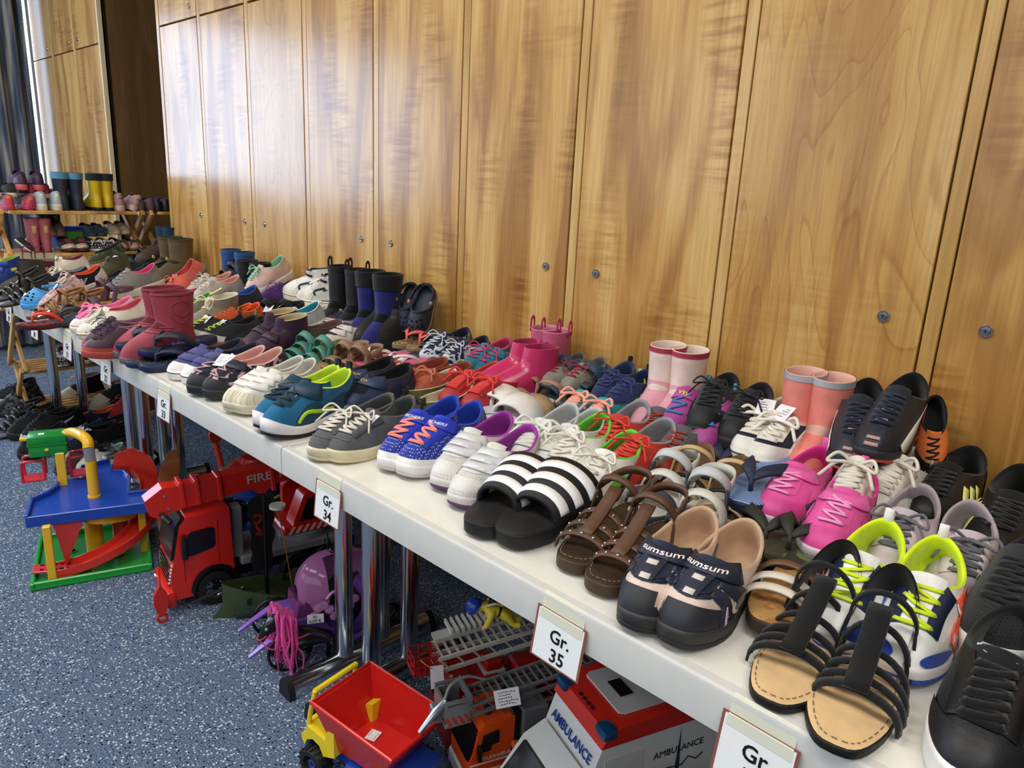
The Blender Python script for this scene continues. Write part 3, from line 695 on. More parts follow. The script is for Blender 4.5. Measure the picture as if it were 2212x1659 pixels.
def slide(k, body, band, stripes=None, foot=None, L=0.25, words=(), pat=None, c2=None, bandw=0.098, h=0.040, tk='R', side=None):
    s = FS(L=L, zs=0.022, zh=0.032, W=0.096); p = []
    footbed(p, s, foot or body, side or body, pat, c2, tk=tk)
    mk(p, 'band', s.arch(0.140, 0.140, h, bandw, 0.006, n=23, k=1.04), band, 'R')
    if stripes:
        for d in (-0.029, 0.0, 0.029): mk(p, 'stripe', s.arch(0.140, 0.140, h, 0.0165, 0.0008, 0.07, 0.93, 23, 1.04, off=0.0062, sb=d), stripes, 'L')
    for (body_, t, dx, c, sz) in words:
        ang = PI * t; u = 0.6; x = 0.140 + dx; hw = s.W / 2 * 1.03; pos = Vector((x, -math.cos(ang) * hw * 0.97, s.sole_z(0.6) + (h + 0.0068) * math.sin(ang) ** 0.75)); nrm = Vector((0.2, -math.cos(ang) * 1.0, math.sin(ang)))
        M = frame(pos + nrm.normalized() * 0.0012, (0, 0.6, 0.5) if ang > 1.57 else (0, .6, .5), nrm)
        word(p, lambda sg: text(body_, M @ FX if sg < 0 else M, sz, mat(c, 'K'), None))
    KB[k] = (p, s.L)
def flipflop(k, top, side, strap, pat=None, c2=None, L=0.24, sw=0.013, sc=1.0, words=(), tagat=None, tagcol=None, th=0.016):
    s = FS(L=L, zs=th, zh=th + 0.003, W=0.092); p = []
    footbed(p, s, top, side, pat, c2, sc=sc, tk='R')
    z0 = s.sole_z(0.78); T = np.array([L * 0.78, 0.008, z0 + 0.024])
    Ls = []
    for sg in (-1, 1):
        e = np.array([L * 0.40, sg * s.W * 0.40, z0 + 0.001]); m1 = np.array([L * 0.56, sg * s.W * 0.37, z0 + 0.030]); m0 = np.array([L * 0.70, sg * 0.014 + .006, z0 + 0.034])
        C = catmull([T, m0, m1, e], 7); Tn = np.gradient(C, axis=0); N = np.stack([0 * C[:, 0], sg * np.linspace(0.2, 1.3, len(C)), np.ones(len(C))], 1); B = np.cross(N, Tn); B /= np.linalg.norm(B, axis=1)[:, None]; N = np.cross(Tn, B); N /= np.linalg.norm(N, axis=1)[:, None]
        w = np.interp(np.linspace(0, 1, len(C)), [0, .3, .7, 1], [sw * .5, sw, sw * 1.25, sw])
        Ls.append(solid_ribbon(C, B, N, w, 0.0035))
    mk(p, 'thong_strap', Ls, strap, 'R')
    mk(p, 'toe_post', ntube([T + np.array([0, 0, 0.004]), [L * .79, 0.008, z0 - 0.001]], 0.004), strap, 'R')
    if tagat: price_tag(p, s, tagat[:3], turn=tagat[3], col=tagcol)
    for (b_, x, y, sz, c, an) in words:
        M = Matrix.Translation((x, y, s.sole_z(x / L) + 0.0026)) @ Matrix.Rotation(an, 4, 'Z'); word(p, lambda sg: text(b_, M @ FX if sg < 0 else M, sz, mat(c, 'K'), None))
    KB[k] = (p, s.L)
def sandal(k, foot, side, strap, straps=((0.185, 0.178, 0.026, 0.024), (0.125, 0.118, 0.044, 0.024)), heel=(0.075, 0.05, 0.02), ankle=None, L=0.24, back=None, sk='L', pat=None, c2=None, edge=None, buckle=None, s=None, cup=None, tk='L', tagat=None, tagcol=None, lin_=None, words=(), fpat=None, f2=None, vert=None, studs=None):
    s = s or FS(L=L); p = []
    footbed(p, s, foot, side, fpat, f2, edge=edge, tk=tk)
    for st in straps: mk(p, 'strap', s.arch(*st[:4], 0.003, 0, 1, 17, 1.0, st[5] if len(st) > 5 else 0.0), st[4] if len(st) > 4 and st[4] else strap, sk, True, pat, c2)
    if cup:   # closed heel cup
        V, F = s.patch(PI - 1.5, PI + 1.5, 0.0, 1.0, 22, 7, 0.0, lambda t, v: (t, v * (1 - 0.35 * np.abs((t - PI) / 1.5) ** 3)))
        mk(p, 'heel_cup', (V, F), cup, sk); V2, F2 = s.patch(PI - 1.5, PI + 1.5, 0.0, 1.0, 22, 7, -0.003, lambda t, v: (t, v * (1 - 0.35 * np.abs((t - PI) / 1.5) ** 3))); mk(p, 'heel_lining', (V2, F2), lin_ or foot, 'F')
    if heel: mk(p, 'heel_strap', s.heel_loop(heel[0], heel[1], heel[2], zc=heel[3] if len(heel) > 3 else None), back or strap, sk)
    if ankle:   # strap over the instep, joined to the heel loop
        x, h, w = ankle[:3]; n = 17; a = np.linspace(0, PI, n); hw = s.W * 0.36
        P = np.stack([x + 0.012 * np.sin(a), -np.cos(a) * hw * 1.02, s.zh + 0.045 + (h - 0.045) * np.sin(a)], 1); N = np.stack([0.5 * np.sin(a), -np.cos(a), np.sin(a) * 0.8 + 0.01], 1); N /= np.linalg.norm(N, axis=1)[:, None]
        T = np.gradient(P, axis=0); B = np.cross(N, T); B /= np.linalg.norm(B, axis=1)[:, None]
        mk(p, 'ankle_strap', solid_ribbon(P, B, N, w, 0.003), ankle[3] if len(ankle) > 3 else strap, sk)
        for sg in (-1, 1):
            q = np.array([[x + .004, sg * hw * 1.0, s.zh + 0.046], [x + 0.014, sg * s.W * .40, s.zh + 0.02], [x + 0.02, sg * s.W * 0.42, s.zh - 0.002]]); C = catmull(q, 4); T = np.gradient(C, axis=0); N = np.tile([0, sg, 0.1], (len(C), 1)); B = np.cross(N, T); B /= np.linalg.norm(B, axis=1)[:, None]
            mk(p, 'side_strap', solid_ribbon(C, B, N, w * 0.9, 0.003), strap, sk)
    if vert:
        x0, z0, x1, z1, w = vert[:5]; n = 9; t = np.linspace(0, 1, n); P = np.stack([x0 + (x1 - x0) * t, 0.003 * np.ones(n), s.zs + z0 + (z1 - z0) * t ** 1.3], 1); T = np.gradient(P, axis=0); B = np.tile([0, 1.0, 0], (n, 1)); N = np.cross(T, B); N /= np.linalg.norm(N, axis=1)[:, None]; N *= np.sign(N[:, 2:3])
        mk(p, 'instep_strap', solid_ribbon(P, B, N, w, 0.003, 0.002), vert[5] if len(vert) > 5 else strap, sk)
    if studs:
        L = []
        for st in straps:
            for t in (0.2, 0.35, 0.5, 0.65, 0.8):
                V, F = s.arch(st[0], st[1], st[2], 0.002, 0.003, t - 0.004, t + 0.004, 3, 1.0); c = V.mean(0); d = np.array([0.3, -math.cos(PI * t), math.sin(PI * t)]); d /= np.linalg.norm(d)
                L.append(ntube([c, c + d * 0.0032], 0.0026, 8))
        mk(p, 'studs', L, studs, 'M'); KB_last = L
    if buckle:
        L = []
        x, y, z, r = buckle[:4]; C = np.array([[x - r, y, z - r], [x + r, y, z - r], [x + r, y, z + r], [x - r, y, z + r], [x - r, y, z - r]]); L.append(ntube(C, 0.0011, 5)); mk(p, 'buckle', L, 'c9bfae', 'M')
    for wd in words:
        b_, x, y, sz, c, an = wd; M = Matrix.Translation((x, y, s.sole_z(x / s.L) + 0.0028)) @ Matrix.Rotation(an, 4, 'Z'); word(p, lambda sg: text(b_, M @ FX if sg < 0 else M, sz, mat(c, 'K'), None))
    if tagat: price_tag(p, s, tagat[:3], turn=tagat[3], col=tagcol)
    KB[k] = (p, s.L)
def slipon(k, up, lin_, sole, s=None, bowc=None, upat=None, up2=None, upk='L', strap=None, piping=None, heel=None, q=1, tagat=None, tagcol=None, studs=None, sc=1.0, elast=None, words=()):
    """low shoe with a wide opening: ballerina, loafer, slipper"""
    s = s or Last(zs=0.012, toe=0.034, hb=0.055, hs=0.04, hf=0.044, xc=0.098, ca=0.088, cb=0.036, spring=0.006)
    p = []; mk(p, 'sole', s.sole(1.03), sole, 'R'); mk(p, 'upper', s.upper(q), up, upk, True, upat, up2, sc); mk(p, 'lining', s.lining(q, 0.003), lin_, 'F')
    if piping:
        th = np.linspace(-PI, PI, 41); P, N = s.frame(th, np.full(41, 1.0)); mk(p, 'piping', ntube(P + np.array([0, 0, .001]), 0.0022, 6), piping, 'F')
    if heel: mk(p, 'heel_counter', s.patch(PI - 1.2, PI + 1.2, 0.0, 0.9, 18, 5, 0.0012), heel[0], 'L', True, *(heel[1:] if len(heel) > 1 else ()))
    if strap: mk(p, 'strap', s.arch(strap[0], strap[1], strap[2], strap[3], 0.003, 0.05, 0.95, 15, 0.86), strap[4], 'L')
    if elast: mk(p, 'elastic', s.patch(1.2, 1.8, 0.35, 0.98, 6, 5, 0.001), elast, 'F'); 
    if bowc:
        L = bow(s, 0.0, 0.97, 0.0035, 0.026); mk(p, 'bow', L, bowc, 'F')
    for wd in words: lettering(p, s, *wd[:3], **(wd[3] if len(wd) > 3 else {}))
    if tagat: price_tag(p, s, tagat[:3], turn=tagat[3], col=tagcol)
    KB[k] = (p, s.L)
def clog(k, c, foot, badge=None, midline=None, strapback=False, charm=None, L=0.235):
    s = Last(L=L, W=0.096, zs=0.026, zh=0.034, toe=0.052, hb=0.045, hs=0.02, hf=0.062, xc=0.085, ca=0.072, cb=0.043, pw=0.60, spring=0.008); p = []
    mk(p, 'sole', s.sole(1.04), c, 'R')
    if midline:
        for f in (0.42, 0.68):
            th = np.linspace(-PI, PI, 61); O = s.outline(th); ctr = np.array([s.L * .5, 0, 0]); P = O.copy(); P[:, :2] = ctr[:2] + (O[:, :2] - ctr[:2]) * np.array([1.017, 1.042]); P[:, 2] = s.bot(O[:, 0] / s.L) + (O[:, 2] - s.bot(O[:, 0] / s.L)) * f
            mk(p, 'sole_stripe', solid_ribbon(P, np.tile([0, 0, 1.0], (61, 1)), np.stack([np.cos(th), np.sin(th), 0 * th], 1), 0.0035, 0.0008), midline, 'R')
    mk(p, 'upper', s.upper(1), c, 'R'); mk(p, 'lining', s.lining(1, 0.004, 0.1), foot, 'R')
    th = np.linspace(-1.75, 1.75, 33); P, N = s.frame(th, np.full(33, 0.985)); mk(p, 'rim', ntube(P + N * .001, 0.0042, 8), c, 'R')
    L_ = []
    for v, ts in ((0.28, (-.75, -.38, 0, .38, .75)), (0.47, (-.62, -.3, .05, .4, .7)), (0.66, (-.55, -.18, .2, .56))):
        for t in ts:
            P, N = s.frame(np.array(t), np.array(v)); u = np.cross(N, [0, 1, 0.1]); u /= np.linalg.norm(u); w = np.cross(N, u)
            a = np.arange(10) * PI / 5; L_.append((np.concatenate([P + N * .0012 + 0.0048 * (np.cos(x) * u + np.sin(x) * w)[None] for x in a]), [tuple(range(10))]))
    mk(p, 'vent_holes', L_, '06080c', 'K', False)
    V, F = s.heel_loop(0.105, 0.052 if not strapback else 0.062, 0.017, 0.005, 0.040 if not strapback else 0.050, wid=s.W * 0.46); mk(p, 'heel_strap', (V, F), c, 'R')
    for sg in (-1, 1):
        mk(p, 'rivet', ntube([[0.105, sg * s.W * 0.455, s.zh + 0.052 + (0.01 if strapback else 0)], [0.105, sg * s.W * 0.535, s.zh + 0.052 + (0.01 if strapback else 0)]], 0.0085, 14), badge or c, 'R')
    if charm:
        P, N = s.frame(np.array(0.1), np.array(0.5)); M = frame(P + N * .002, (0, 1, 0), N); b = MB().sph((0, 0, 0.002), 0.011, 12, (1, 0.75, .35)); b.sph((0.009, 0.006, 0.002), 0.006, 8, (1, 1, .4)); b.sph((-0.009, 0.006, 0.002), 0.006, 8, (1, 1, .4)); bmesh.ops.transform(b.b, matrix=M, verts=b.b.verts); o = b.build('charm', mat(charm, 'P')); me = o.data; bpy.data.objects.remove(o); p.append(('charm', me, []))
    KB[k] = (p, s.L)
_cnt = {}
def put(kind, H, T, label, cat='shoe', group=None, mirror=1, roll=0.0, name=None, up=(0, 0, 1)):
    parts, L = KB[kind]; H = Vector(H); T = Vector(T); d = T - H; s = d.length / L
    M = frame(H, d, up)
    M = M @ Matrix.Rotation(roll, 4, 'X') @ Matrix.Diagonal((s, s * mirror, s, 1))
    r = empty(name or cat.replace(' ', '_'), M, label, cat, group)
    for nm, me, sub in parts:
        o = link(nm, _FLIP.get(me.name, me) if mirror < 0 else me, None, r)
        for n2, m2 in sub: link(n2, m2, None, o)
    return r
def pr(k, d, cat, H, T, H2, T2, r=0, r2=0):
    put(k, H, T, 'left one of the ' + d, cat, 'pair of ' + d, 1, r); put(k, H2, T2, 'right one of the ' + d, cat, 'pair of ' + d, -1, r2)

# ------------------------------------------------------------------ shoes: kinds, then every shoe in its place
CAN = Last(zs=0.022,toe=0.034,hb=0.060,hs=0.040,hf=0.052,spring=0.006)
LOW = Last(zs=0.016,zh=0.023,toe=0.042,hb=0.064,hs=0.042,hf=0.054)
HI = Last(zs=0.026,hb=0.07,hs=0.066,hf=0.082,xc=0.070,ca=0.058,cb=0.036,shaft=0.110,topa=0.056,topb=0.039,topx=0.066,toe=0.036,lean=-0.008)
ANK = Last(zs=0.020,zh=0.026,hb=0.075,hs=0.070,hf=0.086,xc=0.070,ca=0.058,cb=0.037,shaft=0.115,topa=0.056,topb=0.040,topx=0.066,toe=0.044,lean=-0.006)
sneaker('blackleather','17171a','101012','ece9e6',Last(L=0.24,W=0.090,zs=0.024,toe=0.036,hb=0.058,hs=0.042,hf=0.056,spring=0.004),lace='0c0c0e',upk='L',eyestay='131316',toe=('19191c','L'),rows=6,bows=False,lacew=0.008,words=(('*STER',0.011,(0.0,1.06),dict(c='f0f0f0')),))
sneaker('knitdark','2a2c2e','1a1a1c','e6e6e2',Last(zs=0.034,toe=0.042,hb=0.07),upat='mesh',up2='131415',lace='1c1d1f',bows=False,heel='1d1f20',marks=tuple(('eyelet_mark','b9e04a',[(sg*1.25,0.42),(sg*1.1,0.55)],0.005) for sg in (-1,1)))
sneaker('stripeblack','141415','0c0c0d','161616',LOW,lace='191919',upk='L',bows=False,outsole='0d0d0d',marks=tuple(('side_stripe','e6e284',[(sg*(1.02+.2*i),0.06),(sg*(0.86+.2*i),0.70)],0.011) for sg in (-1,1) for i in range(3)),heel='1b1b1b')
sneaker('lilac','c9bcc2','a79aa2','d6cfd2',LOW,lace='66666c',upk='L',toe=('c2b2b9','L'),heel='bfb0b8',eyestay='d2c6cb',tongue='c4b6bd',rows=5,side='cabec4',bows=True,lacew=0.006,marks=(('tongue_label','222226',[(-0.12,0.9),(-0.1,1.0)],0.010),))
sneaker('handball','eeeeea','d8f01c','eceae6',LOW,outsole='2b4fb4',lace='d2ea22',upk='L',discs=(('toe_overlay','2144a8',(0.62,0.14,0.5,0.13,0.0012)),('toe_overlay','2144a8',(-0.7,0.12,0.4,0.10,0.0012)),('side_overlay','2450b8',(1.0,0.5,0.14,0.3,0.0012))),eyestay='1c2744',heel='f0f0ec',pull='e8e8e4',rows=4,bows=False,lw=.34,marks=tuple(m for sg in (-1,1) for m in (('emblem_edge','ea5a3c',[(sg*1.15,0.62),(sg*1.55,0.66),(sg*1.5,0.42),(sg*1.15,0.34),(sg*1.1,0.18)],0.026),('emblem','efeeea',[(sg*1.13,0.62),(sg*1.53,0.66),(sg*1.5,0.44),(sg*1.16,0.36),(sg*1.11,0.20)],0.018))))
flipflop('camoflop','2f3326','20231c','23261f','camo','52583a',L=0.25,sw=0.018)
sandal('braidsandal','b58a52','3a2c1f','d8cfc2',((0.19,0.18,0.026,0.014),(0.165,0.155,0.032,0.014),(0.14,0.13,0.040,0.012,'6a4630')),heel=None,edge=None,fpat='floral',f2='a0733f')
sandal('gladiator','e0bd8c','15120f','17171a',((0.190,0.176,0.024,0.011),(0.172,0.160,0.027,0.009),(0.154,0.142,0.031,0.009),(0.132,0.120,0.037,0.009),(0.100,0.094,0.052,0.009)),heel=None,edge='6b4a2a',cup='131315',lin_='0d0d0e',ankle=(0.078,0.085,0.007),vert=(0.192,0.026,0.092,0.072,0.024,'121214'),sk='F',s=FS(L=0.25,zs=0.010,zh=0.012,hb=0.088,hs=0.06,hf=0.07,xc=0.075,cb=0.033,W=0.086,spring=0.002))
sneaker('sumsum','e3cdbf','c3a183','3b3a38',Last(zs=0.020,zh=0.026,toe=0.046,hb=0.056,hs=0.036,hf=0.050,xc=0.088,ca=0.076,cb=0.037),outsole='2b2b2c',toe=('2c2e36','R'),toer=(-1.15,0.42),cap='2b2c31',discs=(('opening_rim','e0cbbd',(0.80,0.22,0.33,0.20,0.0016)),('opening','6a5c46',(0.80,0.22,0.24,0.15,0.0022)),('opening_rim','e0cbbd',(1.38,0.34,0.24,0.22,0.0016)),('opening','5f5240',(1.38,0.34,0.17,0.16,0.0022)),('opening_rim','e0cbbd',(-1.35,0.32,0.24,0.22,0.0016)),('opening','5f5240',(-1.35,0.32,0.17,0.16,0.0022)),('opening','5a4e3e',(1.95,0.45,0.22,0.2,0.0016))),side=None,upk='F',tongue='252a3c',lace=None,bows=False,
 marks=tuple(m for sg in (-1,1) for m in (('side_band','262b3d',[(sg*1.08,0.02),(sg*0.92,0.40),(sg*0.5,0.62)],[0.026,0.02,0.014]),('side_band','262b3d',[(sg*1.62,0.02),(sg*1.15,0.50),(sg*0.55,0.80)],[0.030,0.022,0.015]),('pink_flash','d9b9c4',[(sg*1.09,0.04),(sg*0.98,0.34)],[0.011,0.003]),('pink_flash','d9b9c4',[(sg*1.6,0.04),(sg*1.28,0.42)],[0.012,0.003])))+(('vamp_panel','272c3e',[(0.0,0.52),(0.0,0.94)],[0.022,0.034]),('webbing','d9d2c9',[(0.0,0.52),(0.0,0.60)],0.013),('webbing','d9d2c9',[(0.0,0.74),(0.0,0.82)],0.014),('cord','1d2740',[(-0.55,0.62),(0.0,0.57),(0.55,0.62),(0.62,0.8),(0.3,0.86)],0.0035),('cord','1d2740',[(0.55,0.55),(0.0,0.5),(-0.55,0.55),(-0.6,0.74),(-0.3,0.83)],0.0035)),
 straps=((0.97,0.026,-0.95,0.95,'232838'),),words=(('sumsum',0.0155,(0.05,0.935),dict(c='efe6ea',off=0.0052)),),heel='2a2c33')
sandal('flowersandal','33241a','4a3826','5a3d2b',((0.196,0.188,0.024,0.013),(0.168,0.160,0.031,0.013),(0.140,0.132,0.040,0.013)),heel=(0.085,0.052,0.014,0.062),ankle=(0.086,0.076,0.012),edge='b99f77',vert=(0.190,0.024,0.098,0.066,0.022),studs='b9b3a8',buckle=(0.085,0.034,0.062,0.008),tk='L',s=FS(L=0.24,zs=0.018,zh=0.024,W=0.088))
sneaker('pinksneak','e0559f','d3278a','d8cfd6',LOW,lace='ee9ccc',upk='L',heel='5d8580',toe=('d84a94','L'),side='e35aa6',pull='e0559f',rows=4,bows=False,straps=((0.93,0.024,-1.0,1.0,'e463aa','P'),),marks=tuple(('dark_panel','33363a',[(sg*0.95,0.22),(sg*1.2,0.30)],0.014) for sg in (-1,1)),outsole='8a7f86')
sneaker('cream','dcd7cc','b9b5ab','cbc4b8',Last(zs=0.026,toe=0.044,hb=0.070,hs=0.05),lace='dcd6c8',upk='L',eyestay='d8d2c6',heel='d2ccc0',rows=6,lacew=0.008,marks=(('side_mark','c9c2b6',[(1.2,0.1),(1.2,0.55)],0.003),('side_mark','c9c2b6',[(-1.2,0.1),(-1.2,0.55)],0.003)))
sneaker('footboot','22262f','0c0c0e','2a2c31',Last(L=0.25,W=0.084,zs=0.016,zh=0.02,toe=0.04,hb=0.075,hs=0.052,hf=0.075,spring=0.012),lace='1a2136',upk='L',heel='d8514c',rows=6,bows=False,outsole='ca4c42',marks=tuple(m for sg in (-1,1) for m in (('side_sweep','ece6dc',[(sg*0.95,0.04),(sg*1.3,0.40),(sg*1.75,0.72)],[0.024,0.018,0.006]),))+tuple(('vent','b08a7e',[(-0.16,v),(0.16,v)],0.006) for v in (0.14,0.26,0.56,0.72)))
sneaker('orangeboot','ee8040','1a1a1c','ef6a3a',LOW,lace='1a1a1c',upk='P',heel='ec8a4a',toe=('1b1b1d','L'),upat='mesh',up2='e0683a',rows=4,bows=False)
rainboot('coralboot','e5857a','d97a70','a9abb4',lin_='e9b8a8',s=Last(L=0.235,W=0.090,zs=0.016,toe=0.056,hb=0.085,hs=0.085,hf=0.10,xc=0.062,ca=0.052,cb=0.036,shaft=0.195,topa=0.054,topb=0.040,topx=0.060),loops='b4b7c2')
rainboot('coralplain','e5857a','d97a70','a9abb4',lin_='e9b8a8',s=Last(L=0.235,W=0.090,zs=0.016,toe=0.056,hb=0.085,hs=0.085,hf=0.10,xc=0.062,ca=0.052,cb=0.036,shaft=0.195,topa=0.054,topb=0.040,topx=0.060))
sneaker('navycanvas','1d2233','e3ddd2','e4e0d8',Last(zs=0.022,toe=0.034,hb=0.060,hs=0.040,hf=0.052,spring=0.006),lace='e6e0d2',rows=4,lacew=0.009,toe=('e5e2da','R'),tongue='e2ddd2',heel='e3ddd2',stripe='1d2233',marks=tuple(('white_band','e3ddd2',[(sg*0.95,0.1),(sg*1.1,0.6),(sg*1.5,0.92),(sg*2.6,0.93)],0.010) for sg in (-1,1)),tagat=(0.13,0.0,0.10,0.2))
sneaker('hiker','26262b','1c1d22','1e1e20',Last(zs=0.030,toe=0.046,hb=0.075),lace='1a1a1d',upk='F',toe=('17171a','R'),heel='1f2026',side='2e2f36',rows=5,marks=tuple(('side_sweep','34343b',[(sg*1.0,0.12),(sg*1.6,0.6)],0.02) for sg in (-1,1)))
sneaker('magenta','ab4a92','7c1f52','3267ac',Last(zs=0.028,toe=0.046,hb=0.074,hs=0.056),outsole='d9d6d2',lace='3a7fc0',upk='F',upat='mesh',up2='8f3a7c',heel='d3d83c',side='b04f98',straps=((0.95,0.032,-1.0,1.0,'b24796','L'),),rows=3,bows=False,pull='4fb2c6',words=(('Vty',0.018,(0.0,0.925),dict(c='e4e04a',off=0.0052)),),toe=('a1428a','L'))
flipflop('blueflop','3a63a0','1c2440','1d2540','stripes','9db8d8',L=0.25,sw=0.02,sc=1.6)
sandal('goldsandal','b9976c','2a221c','c9ae84',((0.190,0.180,0.026,0.012),(0.150,0.142,0.036,0.010,'1c1a19')),heel=None,cup='b8946a',lin_='b08c62',ankle=(0.09,0.072,0.010,'c8aa7c'),edge=None,buckle=(0.094,0.034,0.05,0.006),sk='L',s=FS(zs=0.012,zh=0.016,hb=0.058,hs=0.04,hf=0.05,cb=0.034))
sandal('greysandal','c9c9c2','3d4250','39404f',((0.185,0.176,0.028,0.024,'3a4150'),(0.13,0.12,0.045,0.022,'d4d2ca')),heel=(0.085,0.045,0.022,0.05),back='c9c8c0',ankle=(0.092,0.074,0.020,'bfc2c4'),s=FS(zs=0.022,zh=0.026))
sneaker('rednike','c8372c','8d8d94','d8d4d0',LOW,outsole='b8322a',lace='d5402f',upk='F',upat='mesh',up2='a02820',heel='b4b4ba',side='c2352b',rows=5,pull=None,marks=tuple(('side_swoosh','6c6c72',[(sg*1.5,0.30),(sg*1.9,0.46),(sg*2.6,0.62)],[0.016,0.012,0.003]) for sg in (-1,1)))
sneaker('greyred','5b5c5e','87878a','cfc9bd',LOW,lace='9a2f28',upk='L',heel='55575b',toe=('a83a30','L'),rows=4,bows=False,side='c9c3b6',marks=(('emblem','f2f2f0',[(PI-0.9,0.34),(PI-0.55,0.34)],0.016),))
sneaker('limenike','efeeea','5fcf34','e6e4e0',LOW,lace='e2dccf',upk='L',heel='6be03a',side='6be03a',rows=4,lacew=0.006,marks=tuple(('side_swoosh','101012',[(sg*1.02,0.10),(sg*1.32,0.14),(sg*2.0,0.66)],[0.010,0.022,0.002]) for sg in (-1,1)))
sneaker('whitesilver','dcdcd8','b9babc','e3e1dc',LOW,lace='dddcd4',upk='L',rows=6,lacew=0.009,side='cfcfce',heel='b4b4b6',eyestay='e0dfda')
slide('slide','161618','141416','f2f2f2',words=(('H',.90,-0.026,'1a1a1a',.012),('OR',.90,0.0,'1a1a1a',.012),('R',.90,0.026,'1a1a1a',.012)))
sneaker('silverpurple','d5d2cc','97309a','d9d6d2',LOW,outsole='5b3a66',upk='F',upat='mesh',up2='bcb6ac',toe=('d9d7d2','G'),cap='c9c9cc',heel='d8d5cf',side='b04a9c',tongue='dcdad4',straps=((0.62,0.017,-0.85,0.85,'d3d6da','P'),(0.77,0.018,-0.85,0.85,'cdd0d6','P'),(0.92,0.019,-0.9,0.9,'d6d8db','P')),marks=tuple(m for sg in (-1,1) for m in (('side_band','a02f8c',[(sg*1.0,0.1),(sg*1.6,0.32),(sg*2.3,0.40)],0.010),('side_band','e6e4e0',[(sg*1.0,0.2),(sg*1.6,0.42),(sg*2.3,0.5)],0.005))),q=1)
sneaker('skechblue','2b3aa0','1d3fae','ecebea',Last(zs=0.020,zh=0.026,toe=0.042,hb=0.070,hs=0.046,hf=0.060),outsole='c9c4c6',upk='F',upat='dots',up2='aab0e0',upsc=1.7,lace='f08a7e',cap='eeeeec',heel='4a3f9c',tongue='2540c8',eyestay='2238b8',straps=((0.95,0.026,-0.95,0.95,'2437b4','L'),),rows=4,bows=False,lacew=0.007,words=(('SKECHERS',0.0105,(0.0,0.92),dict(c='e4e8f4',off=0.0052)),),marks=tuple(('side_logo','eef0f2',[(sg*1.08,0.14),(sg*1.5,0.30),(sg*1.7,0.55),(sg*1.42,0.52),(sg*1.62,0.22)],[0.006,0.016,0.016,0.012,0.01]) for sg in (-1,1)),side=None)
sneaker('greycanvas','5d5f62','4e5052','e3d8b4',Last(zs=0.022,toe=0.034,hb=0.060,hs=0.040,hf=0.052,spring=0.006),lace='dcd6c8',rows=5,lacew=0.006,outsole='d9cda6',heel='6c6e70',eyestay='55575a',tongue='54565a',tagat=(0.14,-0.01,0.075,0.2),marks=(('heel_patch','a9713c',[(PI-0.25,0.86),(PI+0.25,0.86)],0.018),('stitch_line','7d7f82',[(-0.5,0.30),(0,0.34),(0.5,0.30)],0.0015)))
sneaker('teal','1f6590','c9e63a','e9e3e8',Last(zs=0.022,zh=0.034,toe=0.042,hb=0.074,hs=0.050,hf=0.062,spring=0.014),outsole='16181c',upk='F',upat='mesh',up2='2d7aa6',upsc=1.2,lace='1b2c36',heel='173246',side='1b4660',rows=4,bows=False,straps=((0.94,0.036,-1.05,1.05,'1d3f55','L'),),rise=0.012,tongue='1b3f54',pull='1b2a36',marks=tuple(m for sg in (-1,1) for m in (('side_logo','b8e02c',[(sg*1.02,0.10),(sg*1.12,0.36),(sg*1.55,0.24),(sg*1.75,0.18)],[0.007,0.008,0.009,0.008]),)),tagat=(0.165,0.0,0.085,0.3))
sneaker('whitevelcro','e3e1da','c9c6bd','d9d0b8',Last(zs=0.020,zh=0.025,toe=0.040,hb=0.062,hs=0.042,hf=0.054),outsole='d2c6a4',upk='L',toe=('ded6c0','R'),tongue='e0ded8',heel='d9d2bf',straps=((0.60,0.018,-0.8,0.8,'eceae4'),(0.76,0.018,-0.8,0.8,'eceae4'),(0.92,0.019,-0.85,0.85,'eceae4')),marks=tuple(('pearl_stripe','bfe0d0',[(sg*(1.02+.2*i),0.08),(sg*(0.9+.2*i),0.5)],0.010) for sg in (-1,1) for i in range(3))+tuple(('toe_rib','c9c0a4',[(t,0.02),(t*0.75,0.36)],0.0015) for t in (-.75,-.5,-.25,0,.25,.5,.75)))
KB['whitevelcrotag']=(list(KB['whitevelcro'][0]),KB['whitevelcro'][1]); price_tag(KB['whitevelcrotag'][0],None,(0.135,0.0,0.082),(0.034,0.042),2.4)
sneaker('pinknavysandal','232838','d8a8a0','2b2d33',Last(zs=0.020,zh=0.024,toe=0.044,hb=0.058,hs=0.038,hf=0.050,xc=0.088,ca=0.074),outsole='26282d',toe=('24282f','R'),cap='22252b',upat='floral',up2='d7a9b4',lace='c9a0a8',rows=3,bows=False,tongue='262a3a',straps=((0.95,0.024,-0.9,0.9,'262c3c'),),marks=tuple(('opening','c79a90',[(sg*0.85,0.24),(sg*1.15,0.22)],[0.006,0.014]) for sg in (-1,1))+tuple(('opening','3a2c2c',[(sg*0.88,0.24),(sg*1.14,0.22)],[0.003,0.009]) for sg in (-1,1)),heel='2a2e3c',tagat=(0.14,0.02,0.09,0.3))
sneaker('violetcanvas','4a4c86','2a2c3e','eceae6',Last(zs=0.022,toe=0.034,hb=0.060,hs=0.040,hf=0.052,spring=0.006),toe=('efede9','R'),cap='efede8',stripe='22253a',straps=((0.62,0.024,-0.85,0.85,'53558c','F'),(0.86,0.026,-0.9,0.9,'53558c','F')),heel='3a3c58',tongue='4a4c86',upk='F')
flipflop('navyflop','1a1f33','1c2552','20263c',L=0.23,sw=0.022,words=(('STEEZY',0.13,0.012,0.026,'5f7fc0',0.2),('BREEZY',0.10,-0.012,0.024,'4f6fb0',0.2)))
flipflop('navyflop2','17334a','1a2a52','1a2440','leopard','1c2c44',L=0.23,sc=.5)
